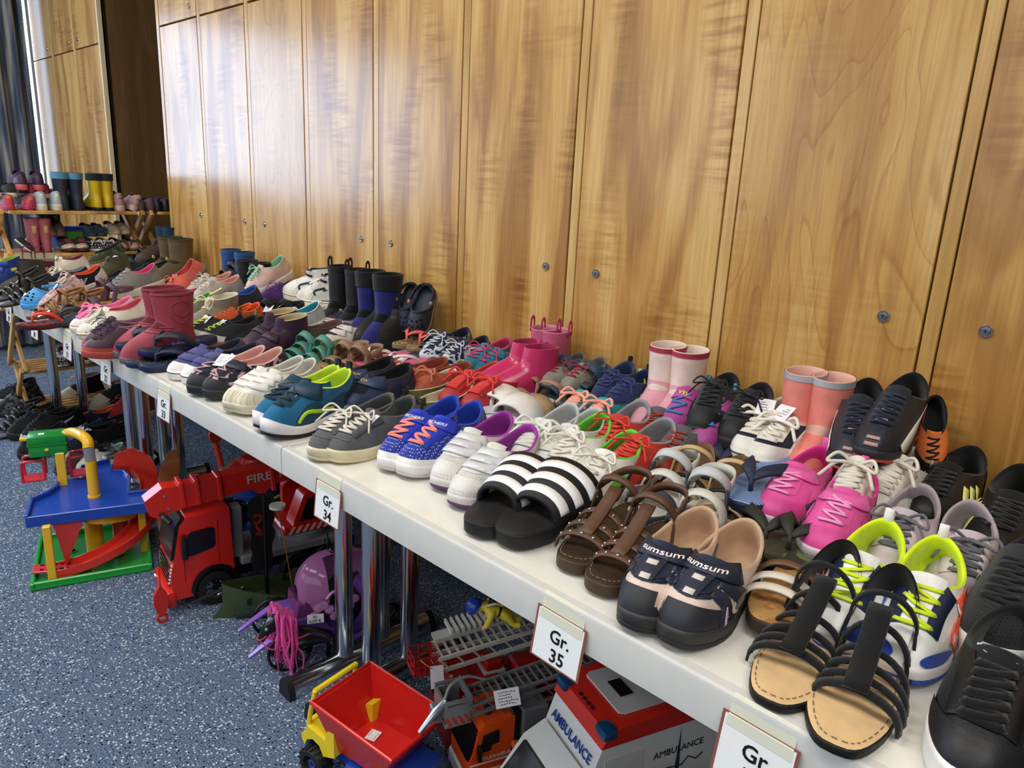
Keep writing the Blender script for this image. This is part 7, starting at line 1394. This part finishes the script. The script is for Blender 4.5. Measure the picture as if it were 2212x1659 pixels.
for x in (0.095, -0.085):
    for s_ in (-1, 1): wheel(d, x, s_ * 0.066, 0.034, 0.034, 0.034, hub='17181a', tread=16, out=s_); part(d, 'wheel_cap', MB().cyl((x, s_ * 0.07, 0.034), (x, s_ * 0.078, 0.034), 0.011, n=12), BL)
# --- yellow and black loader
l = toy('toy_loader', 'yellow toy wheel loader with black arms, cut by the photo edge', 'toy loader', (-0.84, 0.085, 0), (-0.93, -0.37, 0))
part(l, 'bonnet', MB().prism([(0.075, 0.05), (0.085, 0.075), (0.04, 0.095), (0.0, 0.125), (-0.025, 0.115), (-0.07, 0.10), (-0.075, 0.06), (0.0, 0.045)], -0.035, 0.035, XZ()), 'ecc018')
am = MB()
for s_ in (-1, 1): am.prism([(-0.015, 0.11), (0.01, 0.14), (-0.03, 0.15), (-0.12, 0.07), (-0.13, 0.04), (-0.115, 0.04), (-0.10, 0.065), (-0.03, 0.128)], s_ * 0.045 - .005, s_ * 0.045 + .005, XZ())
am.box((-0.01, 0, 0.144), (0.03, 0.10, 0.012), rot(-0.4, 'Y'), 0.002); ao = part(l, 'lift_arms', am, '161618')
rb = MB()
for k in range(7): rb.box((-0.035 - k * .013, 0.0515, 0.125 - k * .0115), (0.003, 0.004, 0.012), rot(0.7, 'Y'))
part(ao, 'arm_ribs', rb, '2a2a2c')
part(l, 'bucket', MB().prism([(-0.12, 0.07), (-0.16, 0.06), (-0.175, 0.02), (-0.15, 0.004), (-0.145, 0.015), (-0.155, 0.03), (-0.14, 0.05), (-0.12, 0.055)], -0.06, 0.06, XZ()), 'ecc018')
for x in (0.045, -0.05):
    for s_ in (-1, 1): wheel(l, x, s_ * 0.048, 0.028, 0.028, 0.022, hub='ecc018', out=s_)
# --- orange fire engine with grey ladder
f = toy('ladder_fire_engine', 'orange toy fire engine lettered FEUERWEHR with grey turntable ladder', 'toy truck', (-0.928, 0.224, 0), (-0.36, -0.933, 0))
OR = 'e8541c'
part(f, 'cab', MB().prism([(0.0, 0.055), (0.0, 0.09), (-0.010, 0.115), (-0.020, 0.165), (-0.032, 0.178), (-0.098, 0.182), (-0.098, 0.06)], -0.05, 0.05, XZ()), OR)
part(f, 'cab_trim', MB().prism([(0.004, 0.025), (0.004, 0.052), (-0.002, 0.06), (-0.03, 0.062), (-0.045, 0.07), (-0.072, 0.07), (-0.09, 0.06), (-0.098, 0.062), (-0.098, 0.04), (-0.09, 0.035), (-0.082, 0.05), (-0.068, 0.06), (-0.05, 0.058), (-0.038, 0.045), (-0.034, 0.025)], -0.053, 0.053, XZ()), 'e9e7e4')
part(f, 'windscreen', MB().prism([(-0.003, 0.098), (-0.019, 0.165), (-0.03, 0.165), (-0.015, 0.095)], -0.045, 0.045, lambda u, v, h: (u + .005, h, v)), '141418')
for s_ in (-1, 1):
    part(f, 'side_window', MB().prism([(-0.022, 0.115), (-0.030, 0.155), (-0.062, 0.160), (-0.064, 0.155), (-0.064, 0.130), (-0.05, 0.128), (-0.045, 0.115)], s_ * 0.0495, s_ * 0.0515, XZ()), '1a1b1e')
    part(f, 'mirror', MB().box((-0.018, s_ * 0.062, 0.125), (0.008, 0.012, 0.035), None, 0.002), '151517'); part(f, 'side_line', MB().box((-0.05, s_ * 0.0506, 0.088), (0.095, 0.001, 0.003)), 'efe4dc', 'K')
text('FEUERWEHR', Matrix.Translation((-0.060, 0.0512, 0.098)) @ Matrix.Rotation(PI, 4, 'Z') @ Matrix.Rotation(PI / 2, 4, 'X'), 0.0125, mat('efe6e0', 'K'), f, sx=0.95)
part(f, 'blue_light', MB().lathe([(0.008, 0), (0.008, 0.012), (0.005, 0.016), (0, 0.016)], (-0.05, 0.02, 0.181), n=14), '1a2260')
part(f, 'cab_gap', MB().box((-0.104, 0, 0.125), (0.02, 0.095, 0.125), None, 0.003), '15171c')
bx_ = MB().box((-0.145, 0, 0.115), (0.06, 0.105, 0.15), None, 0.004); part(f, 'equipment_box', bx_, '6e7174'); part(f, 'rear_deck', MB().box((-0.26, 0, 0.085), (0.17, 0.105, 0.07), None, 0.004), 'c23a24'); part(f, 'chassis', MB().box((-0.17, 0, 0.04), (0.33, 0.07, 0.03)), '1a1a1c')
def ladder(t, x0, z0, x1, z1, w, h, c, name='ladder', n=12, lx=0.004, yc=0.0, steps=True):
    b = MB(); d_ = Vector((x1 - x0, 0, z1 - z0)); L_ = d_.length; ang = -math.atan2(z1 - z0, x1 - x0); R3 = rot(ang, 'Y'); o = Vector((x0, yc, z0)); dx = d_.normalized(); up = R3 @ Vector((0, 0, 1))
    for s_ in (-1, 1):
        for hh_ in (0, h): b.box(o + dx * L_ / 2 + Vector((0, s_ * w / 2, 0)) + up * hh_, (L_, lx * 1.3, lx * 1.6), R3)
        for i in range(n):
            a = o + dx * (L_ * i / n) + Vector((0, s_ * w / 2, 0)); e = o + dx * (L_ * (i + .6) / n) + Vector((0, s_ * w / 2, 0)) + up * h; b.cyl(a, e, lx * .5, n=6)
    if steps:
        for i in range(n * 2): b.box(o + dx * (L_ * (i + .5) / (n * 2)), (lx * 0.9, w, lx * .8), R3)
    return part(t, name, b, c)
ladder(f, -0.01, 0.212, -0.36, 0.25, 0.055, 0.022, '74777a', n=11); ladder(f, -0.06, 0.205, -0.36, 0.235, 0.072, 0.03, '6a6d70', 'outer_ladder', n=8, steps=False)
bk = MB()
for s_ in (-1, 1): bk.box((0.06, s_ * 0.032, 0.205), (0.05, 0.004, 0.045), None, 0.001); bk.box((0.06, s_ * .032, 0.235), (0.056, 0.006, 0.006))
bk.box((0.06, 0, 0.182), (0.056, 0.068, 0.006), None, 0.001); bk.box((0.086, 0, 0.215), (0.005, 0.068, 0.035)); bk.box((0.034, 0, 0.232), (0.004, 0.068, 0.02)); bk.box((0.095, 0, 0.195), (0.02, 0.03, 0.03), None, 0.002)
bmesh.ops.translate(bk.b, verts=bk.b.verts, vec=(-0.042, 0, 0)); bo_ = part(f, 'rescue_basket', bk, '74777a'); wv = MB()
for k in range(4): wv.prism([(-0.008 + k * .013, 0.183), (-0.002 + k * .013, 0.183), (0.008 + k * .013, 0.203), (0.002 + k * .013, 0.203)], 0.0342, 0.0352, XZ())
part(bo_, 'warning_stripes', wv, 'c83a2e', 'K'); part(bo_, 'water_nozzle', MB().tube([(0.04, 0.02, 0.235), (0.062, 0.022, 0.215), (0.095, 0.024, 0.180)], [0.007, 0.0085, 0.005], 10), 'b4b6b8', 'M'); part(bo_, 'hose', MB().tube(catmull([(0.044, 0.02, 0.236), (0.028, 0.01, 0.258), (-0.01, 0.0, 0.262), (-0.05, 0.0, 0.245)], 6), 0.003, 7), '9a9c9a', 'R', 60)
paper(f, (-0.075, 0.056, 0.235), (0.05, 0.034), (0.35, 0.8, 0.6), (0, 0.5, -0.8), 5)
for x in (-0.066, -0.20, -0.28):
    for s_ in (-1, 1): wheel(f, x, s_ * 0.043, 0.034, 0.034, 0.024, hub='6e7074', spokes=6, out=s_)
# --- dark red fire truck with white ladder
q_ = toy('ladder_fire_truck', 'dark red toy fire truck with a white ladder on top', 'toy truck', (-1.055, 0.271, 0), (-0.38, -0.925, 0))
DR = '941714'
part(q_, 'cab', MB().prism([(0.0, 0.03), (0.0, 0.10), (-0.012, 0.165), (-0.02, 0.178), (-0.12, 0.182), (-0.125, 0.03)], -0.062, 0.062, XZ()), DR)
part(q_, 'windscreen', MB().prism([(-0.001, 0.105), (-0.013, 0.16), (-0.025, 0.16), (-0.015, 0.10)], -0.055, 0.055, lambda u, v, h: (u + .004, h, v)), '0e1016')
for s_ in (-1, 1):
    for (a, b) in ((-0.03, -0.062), (-0.075, -0.112)): part(q_, 'side_window', MB().prism([(a, 0.12), (a - .004, 0.158), (b, 0.160), (b, 0.12)], s_ * 0.0615, s_ * 0.0635, XZ()), '15171d')
    part(q_, 'yellow_stripe', MB().box((-0.06, s_ * 0.0625, 0.085), (0.115, 0.0012, 0.004)), 'd6b23a', 'K')
    em = part(q_, 'emblem', MB().lathe([(0.019, 0), (0.019, 0.0012), (0.0, 0.0014)], (-0.095, s_ * 0.0622, 0.082), (0, s_, 0), 8), 'c88a7a', 'K'); part(em, 'emblem_core', MB().lathe([(0.013, 0.0013), (0.013, 0.0022), (0, 0.0024)], (-0.095, s_ * 0.0622, 0.082), (0, s_, 0), 16), '8a1d18', 'K'); part(em, 'emblem_badge', MB().lathe([(0.008, 0.0022), (0.008, 0.003), (0, 0.0032)], (-0.095, s_ * 0.0622, 0.082), (0, s_, 0), 12), 'd8a862', 'K')
rl = MB()
for k in range(5): rl.sph((-0.022, -0.045 + k * .0225, 0.181), 0.0045, 8, (1, 1, .7))
part(q_, 'roof_lights', rl, 'e8c27a'); part(q_, 'roof_seam', MB().box((-0.065, 0, 0.1815), (0.0015, 0.118, 0.0012), rot(0.04, 'Y')), '5a0c0a', 'K')
siren = part(q_, 'siren_box', MB().box((-0.115, 0.02, 0.195), (0.04, 0.04, 0.026), None, 0.004), 'a41a16'); part(siren, 'siren_base', MB().box((-0.115, 0.02, 0.182), (0.05, 0.05, 0.006)), 'b9b9b9')
rbx = MB().box((-0.20, 0, 0.085), (0.14, 0.122, 0.11), None, 0.004); rbx.box((-0.19, 0.03, 0.165), (0.06, 0.05, 0.06), None, 0.006); rbx.box((-0.36, 0, 0.10), (0.18, 0.122, 0.14), None, 0.004); rbx.box((-0.23, 0.045, 0.15), (0.04, 0.03, 0.03), None, 0.004); part(q_, 'body', rbx, DR)
part(q_, 'pump_panel', MB().box((-0.255, 0.03, 0.143), (0.06, 0.06, 0.006), None, 0.001), '9a9c9e'); 
pn = MB()
for k in range(3): pn.cyl((-0.272 + k * .018, 0.03, 0.146), (-0.272 + k * .018, 0.03, 0.152), 0.008, n=12)
part(q_, 'pump_dials', pn, '17171a')
lo = ladder(q_, 0.01, 0.235, -0.36, 0.272, 0.06, 0.03, 'c9c8c0', n=10, lx=0.005); part(lo, 'ladder_top', MB().box((-0.17, 0, 0.288), (0.37, 0.03, 0.008), rot(0.1, 'Y')), 'bfbeb6')
rdk = MB()
for k in range(9): rdk.box((-0.02 - k * .013, 0, 0.290 + k * .0013), (0.005, 0.05, 0.01), rot(0.1, 'Y'))
part(lo, 'ladder_deck', rdk, 'd2d1c9'); part(q_, 'ladder_mount', MB().cyl((-0.34, 0, 0.17), (-0.34, 0, 0.26), 0.034, n=20), '77797c')
bk = MB()
for z in (0.205, 0.222, 0.240): bk.tube([(0.012, -0.026, z), (0.062, -0.026, z), (0.062, 0.026, z), (0.012, 0.026, z)], 0.0025, 6, closed=True)
for x, y in ((0.012, -.026), (0.062, -.026), (0.062, .026), (0.012, .026), (0.037, -.026), (0.037, .026), (0.062, 0)): bk.cyl((x, y, 0.203), (x, y, 0.242), 0.0025, n=6)
bk.box((0.037, 0, 0.203), (0.055, 0.056, 0.004)); part(q_, 'rescue_basket', bk, 'a02020')
paper(q_, (0.018, 0.045, 0.205), (0.028, 0.05), (0.2, 0.9, 0.3), (0, 0.2, -1), 0); part(q_, 'tag_string', MB().tube(catmull([(0.03, 0.045, 0.228), (0.045, 0.038, 0.24), (0.05, 0.028, 0.242)], 4), 0.0012, 5), 'b9a26a', 'F')
for x in (-0.06, -0.22, -0.36):
    for s_ in (-1, 1): wheel(q_, x, s_ * 0.052, 0.034, 0.034, 0.026, hub='8e9094', out=s_)
# --- toy firefighter lying on the ladder, seen from behind
ff = toy('toy_firefighter', 'toy firefighter figure with blue helmet crawling on the white ladder', 'toy figure', (-0.965, 0.37, 0.305), (-0.75, -0.66, 0)); ff.scale = (0.78, 0.78, 0.78)
bp_ = [(0, 0, 0.035), (0.03, 0, 0.042), (0.055, 0, 0.05), (0.072, 0, 0.047), (0.03, 0.026, 0.03), (0.04, 0.03, 0.008), (0.045, 0.03, 0.0), (0.03, -0.026, 0.03), (0.042, -0.03, 0.010), (0.05, -0.03, 0.004), (-0.02, 0.012, 0.022), (-0.03, 0.014, 0.006), (-0.055, 0.014, 0.006), (-0.02, -0.012, 0.022), (-0.03, -0.014, 0.006), (-0.055, -0.014, 0.006)]
be_ = [(0, 1), (1, 2), (2, 3), (1, 4), (4, 5), (5, 6), (1, 7), (7, 8), (8, 9), (0, 10), (10, 11), (11, 12), (0, 13), (13, 14), (14, 15)]
skin('body', bp_, be_, [0.017, 0.019, 0.012, 0.017, 0.010, 0.008, 0.008, 0.010, 0.008, 0.008, 0.011, 0.009, 0.009, 0.011, 0.009, 0.009], PL('e0cc3a'), ff)
part(ff, 'helmet', MB().lathe([(0.026, -0.006), (0.027, 0), (0.023, 0.012), (0.013, 0.022), (0.0, 0.025)], (0.078, 0, 0.046), (0.75, 0, 0.65), 20), '1c3ea0'); part(ff, 'head', MB().sph((0.082, 0, 0.036), 0.0165, 14), 'd8a27c'); part(ff, 'belt', MB().lathe([(0.0185, -0.003), (0.0185, 0.003)], (0.008, 0, 0.037), (1, 0, 0.2), 18), '15151a')
vst = part(ff, 'air_pack', MB().box((0.022, 0, 0.068), (0.036, 0.032, 0.016), rot(-.15, 'Y'), 0.004, 2), '18181a'); text('FIRE', Matrix.Translation((0.022, 0, 0.0775)) @ Matrix.Rotation(-PI / 2, 4, 'Z') @ Matrix.Rotation(.15, 4, 'X'), 0.012, mat('d8702c', 'K'), vst)
for s_ in (-1, 1):
    part(ff, 'hand', MB().sph((0.047, s_ * 0.03, -0.001), 0.0075, 10), 'd8a27c'); part(ff, 'shoulder_strap', MB().tube(catmull([(0.0, s_ * 0.014, 0.062), (0.02, s_ * 0.02, 0.07), (0.045, s_ * 0.016, 0.058)], 4), 0.0035, 6), 'd8cc8a')
# --- ambulance
a_ = toy('toy_ambulance', 'white and red toy ambulance lettered AMBULANCE', 'toy ambulance', (-0.706, 0.284, 0), (-0.34, -0.94, 0))
part(a_, 'box_body', MB().prism([(0.0, 0.06), (0.0, 0.185), (-0.03, 0.272), (-0.38, 0.278), (-0.38, 0.045), (-0.03, 0.045)], -0.085, 0.085, XZ()), 'dedfdf')
part(a_, 'roof', MB().prism([(-0.022, 0.262), (-0.035, 0.288), (-0.06, 0.296), (-0.38, 0.30), (-0.385, 0.262)], -0.088, 0.088, XZ()), 'c8281e')
rp = part(a_, 'roof_panel', MB().prism([(-0.075, -0.058), (-0.075, 0.055), (-0.085, 0.062), (-0.26, 0.062), (-0.26, -0.062), (-0.085, -0.064)], 0.298, 0.3025), 'c3c5c6'); part(rp, 'roof_hatch', MB().box((-0.115, 0.0, 0.3026), (0.028, 0.046, 0.003)), '101114'); paper(rp, (-0.165, -0.028, 0.3045), (0.05, 0.04), (0, 0, 1), (-1, 0, 0), 6, 'd2d0d6'); part(rp, 'vent_disc', MB().lathe([(0.03, 0.3025), (0.03, 0.305), (0, 0.306)], (-0.20, 0.03, 0), n=24), 'c9cbcc')
dots = MB()
for k in range(4): dots.cyl((-0.042, -0.024 + k * .014, 0.291), (-0.044, -0.024 + k * .014, 0.2945), 0.004, n=10)
part(a_, 'roof_holes', dots, '2a1012', 'K')
for s_ in (-1, 1): part(a_, 'blue_light', MB().box((-0.04, s_ * 0.072, 0.286), (0.032, 0.036, 0.024), None, 0.008, 2), '16466e')
part(a_, 'cab', MB().prism([(0.16, 0.03), (0.16, 0.085), (0.145, 0.108), (0.095, 0.122), (0.045, 0.19), (0.0, 0.21), (-0.01, 0.03)], -0.078, 0.078, XZ()), 'e8e9e9')
part(a_, 'windscreen', MB().prism([(0.098, 0.124), (0.050, 0.188), (0.044, 0.186), (0.090, 0.122)], -0.066, 0.066, lambda u, v, h: (u + .003, h * (1.0 if v < .15 else .94), v + .002)), '23272c'); part(a_, 'bonnet_vent', MB().box((0.128, -0.03, 0.1125), (0.028, 0.012, 0.003), rot(0.27, 'Y')), '15161a')
for s_ in (-1, 1): part(a_, 'side_window', MB().prism([(0.078, 0.125), (0.045, 0.172), (0.012, 0.178), (0.012, 0.118)], s_ * 0.0775, s_ * 0.0795, XZ()), '1a1c20'); mr = part(a_, 'mirror', MB().box((0.05, s_ * 0.098, 0.125), (0.016, 0.02, 0.034), None, 0.004, 2), '17181b'); part(mr, 'indicator', MB().box((0.05, s_ * 0.101, 0.146), (0.014, 0.014, 0.014), None, 0.003), 'c8641e'); part(a_, 'red_line', MB().box((0.05, s_ * 0.0788, 0.075), (0.20, 0.0012, 0.008)), 'b02438', 'K')
part(a_, 'driver_head', MB().sph((0.03, 0.083, 0.14), 0.013, 12), 'd6a888'); part(a_, 'driver_body', MB().lathe([(0.017, 0), (0.02, 0.02), (0.012, 0.034)], (0.028, 0.082, 0.098), n=14), 'b52a2a')
for s_ in (1, -1): part(a_, 'side_panel', MB().box((-0.075, s_ * 0.0855, 0.16), (0.085, 0.0015, 0.15), None, 0.0006), 'd2d3d3'); part(a_, 'handle', MB().box((-0.108, s_ * 0.0875, 0.175), (0.006, 0.004, 0.028), None, 0.001), 'e6e6e6')
tl = Vector((-0.030, 0, 0.272)) - Vector((0.0, 0, 0.185)); 
MT = Matrix.Translation((-0.0115, 0, 0.2275)) @ Matrix(((0, tl.normalized().x, 0.94, 0), (1, 0, 0, 0), (0, tl.normalized().z, 0.33, 0), (0, 0, 0, 1)))
text('AMBULANCE', MT, 0.026, mat('1d3f8c', 'K'), a_, bold=0.015, sx=0.92)
text('AMBULANCE', Matrix.Translation((-0.20, 0.0862, 0.205)) @ Matrix.Rotation(PI, 4, 'Z') @ Matrix.Rotation(PI / 2, 4, 'X'), 0.020, mat('26282e', 'K'), a_)
lg = MB().prism([(-0.195, 0.16), (-0.20, 0.25), (-0.205, 0.16)], 0.086, 0.0868, XZ()); lg.tube([(-0.17, 0.0865, 0.17), (-0.21, 0.0865, 0.165), (-0.225, 0.0865, 0.18), (-0.245, 0.0865, 0.168), (-0.26, 0.0865, 0.178)], 0.0012, 5); part(a_, 'skyline_mark', lg, '2a2e44', 'K')
for x in (0.10, -0.28):
    for s_ in (-1, 1): wheel(a_, x, s_ * 0.068, 0.036, 0.036, 0.028, hub='b9bbbe', spokes=5, out=s_)
# --- grey white toys at the lower edge
h1 = toy('toy_camper', 'white grey plastic toy with a handwritten price label', 'toy vehicle', (-0.555, 0.205, 0), (-0.45, -0.9, 0))
hs = MB().box((0, 0, 0.13), (0.15, 0.095, 0.07), None, 0.026, 3, (0.86, 0.86)); part(h1, 'shell', hs, 'b4b5b2'); part(h1, 'roof_step', MB().box((0.01, 0.004, 0.166), (0.085, 0.055, 0.006), None, 0.0025, 2), 'bcbdba'); paper(h1, (-0.028, 0.01, 0.1685), (0.05, 0.028), (0, 0, 1), (1, 0.3, 0), 4, 'd9d8d8'); part(h1, 'lower_body', MB().box((0, 0, 0.065), (0.15, 0.09, 0.08), None, 0.008), '7c7e7f')
for x in (0.045, -0.045):
    for s_ in (-1, 1): wheel(h1, x, s_ * 0.04, 0.024, 0.024, 0.02, out=s_)
h2 = toy('toy_boat', 'grey toy boat with lime rim beneath the table edge', 'toy vehicle', (-0.47, 0.27, 0), (-0.55, -0.835, 0))
arc = [(0.13 * math.cos(a), 0.10 + 0.10 * math.sin(a)) for a in [PI * i / 16 for i in range(17)]]
part(h2, 'canopy', MB().prism(arc + [(x * .86, 0.10 + (z - 0.10) * .84) for x, z in reversed(arc)], -0.05, 0.05, XZ()), '6f7172'); part(h2, 'lime_rim', MB().prism([(x * 1.02, 0.10 + (z - .1) * 1.02) for x, z in arc] + [(x * .98, 0.10 + (z - 0.10) * .98) for x, z in reversed(arc)], -0.058, -0.048, XZ()), '9aa83a'); part(h2, 'hull', MB().raw(*[([(x + .15, y, z) for x, y, z in V_], F_) for V_, F_ in [hull(0.30, 0.15, 0.09)]][0]), '55575a')
# --- small dark toys behind the ambulance
sm = toy('toy_digger', 'small black and yellow toy car behind the ambulance', 'toy vehicle', (-0.785, 0.47, 0), (-0.36, -0.93, 0)); sm.scale = (0.7, 0.62, 0.8)
part(sm, 'body', MB().box((0, 0, 0.06), (0.13, 0.075, 0.05), None, 0.008, 2), '17181c'); part(sm, 'cabin', MB().box((-0.01, 0, 0.105), (0.07, 0.06, 0.045), None, 0.01, 2, (.8, .85)), '1c2c66'); part(sm, 'windscreen', MB().box((0.028, 0, 0.106), (0.004, 0.045, 0.028), rot(-.3, 'Y')), '6d747c'); y_ = MB().box((0.045, 0.02, 0.087), (0.022, 0.016, 0.004)); y_.cyl((-0.05, 0.02, 0.085), (-0.05, 0.02, 0.13), 0.008, n=10); y_.sph((-0.05, 0.02, 0.13), 0.011); part(sm, 'yellow_trim', y_, 'd8b52a')
for x in (0.04, -0.04):
    for s_ in (-1, 1): wheel(sm, x, s_ * 0.036, 0.024, 0.024, 0.02, hub='d8b52a', out=s_)
rc = toy('toy_racer', 'red toy car half hidden behind the ambulance', 'toy vehicle', (-0.735, 0.70, 0), (-0.7, -0.7, 0))
part(rc, 'body', MB().box((0, 0, 0.09), (0.17, 0.09, 0.09), None, 0.02, 2, (.7, .85)), 'b5241c'); part(rc, 'roll_frame', MB().tube([(0.05, 0.03, 0.13), (0.0, 0.03, 0.19), (-0.06, 0.03, 0.14)], 0.004, 6), '1a1a1c')
for x in (0.055, -0.055):
    for s_ in (-1, 1): wheel(rc, x, s_ * 0.044, 0.03, 0.03, 0.022, out=s_)
# --- red lidded pot on blue bucket, behind the crane truck
b1 = toy('toy_bucket', 'blue toy bucket with wide red lid and yellow handles', 'toy bucket', (-2.28, 0.48, 0), (1, 0, 0))
part(b1, 'bucket_wall', MB().lathe([(0.085, 0.0), (0.105, 0.19), (0.098, 0.19), (0.08, 0.01), (0, 0.01)], n=32), '1f3f9a'); part(b1, 'yellow_rim', MB().tube([(0.122 * math.cos(i * PI / 18), 0.122 * math.sin(i * PI / 18), 0.155 + .02 * math.sin(i * PI / 18)) for i in range(36)], 0.005, 8, closed=True), 'e8cf30')
ld_ = part(b1, 'lid', MB().lathe([(0.128, 0.205), (0.130, 0.212), (0.09, 0.246), (0.062, 0.252), (0.056, 0.272), (0.046, 0.276), (0, 0.277)], n=40), 'a5221a'); part(ld_, 'lid_loop', MB().tube([(0.0 + 0.026 * math.cos(a), 0.0, 0.30 + 0.026 * math.sin(a)) for a in [i * PI / 9 for i in range(18)]], 0.006, 8, closed=True), 'e8bf2a'); part(ld_, 'lid_block', MB().box((-0.04, 0.02, 0.278), (0.05, 0.03, 0.022), None, 0.004), 'e2b62a')
b2 = toy('toy_playset', 'ochre toy island base with brown leaf and turquoise arm', 'toy playset', (-2.33, 0.31, 0), (1, 0, 0))
part(b2, 'island_base', MB().prism([(-0.11, -0.08), (-0.06, -0.12), (0.05, -0.11), (0.10, -0.05), (0.09, 0.06), (0.0, 0.09), (-0.09, 0.06)], 0.0, 0.07), 'b08a34'); part(b2, 'island_top', MB().prism([(-0.08, -0.05), (-0.03, -0.085), (0.04, -0.07), (0.06, 0.0), (0.0, 0.05), (-0.06, 0.03)], 0.07, 0.09), 'c39c3e'); part(b2, 'water_edge', MB().box((0.105, 0.0, 0.06), (0.01, 0.18, 0.016), rot(0.2)), '6cb6b8')
lf = catmull([(0.06, -0.16, 0.05), (0.02, -0.135, 0.12), (-0.03, -0.11, 0.19), (-0.075, -0.08, 0.25), (-0.09, -0.06, 0.30)], 6); nl = len(lf); T_ = np.gradient(lf, axis=0); B_ = np.tile([0.35, 0.93, 0.1], (nl, 1)); N_ = np.cross(B_, T_); N_ /= np.linalg.norm(N_, axis=1)[:, None]; V, F = solid_ribbon(lf, B_, N_, np.interp(np.linspace(0, 1, nl), [0, .2, .5, .8, 1], [0.02, 0.06, 0.075, 0.06, 0.03]), 0.006); part(b2, 'brown_leaf', MB().raw([tuple(v) for v in V], F), '8c4f26', 'P', 60)
part(b2, 'turquoise_arm', MB().prism([(0.0, 0.08), (0.03, 0.08), (0.026, 0.14), (0.012, 0.19), (0.022, 0.24), (-0.01, 0.25), (-0.018, 0.19), (0.0, 0.13)], -0.01, 0.01, lambda u, v, h: (0.02 - h, 0.06 + u, v)), '5fbfae'); rs = part(b2, 'red_sign_post', MB().cyl((0.02, 0.055, 0.24), (0.0, 0.045, 0.34), 0.010, n=12), 'c8352a'); part(rs, 'red_disc', MB().lathe([(0.026, 0), (0.026, 0.006), (0, 0.008)], (0.0, 0.045, 0.355), (0.9, 0.3, 0.2), 20), 'c8352a')
part(b2, 'yellow_rail', MB().tube([(0.10, -0.10, 0.07), (0.08, -0.07, 0.105), (0.05, -0.03, 0.105)], 0.006, 8), 'e6c84a')
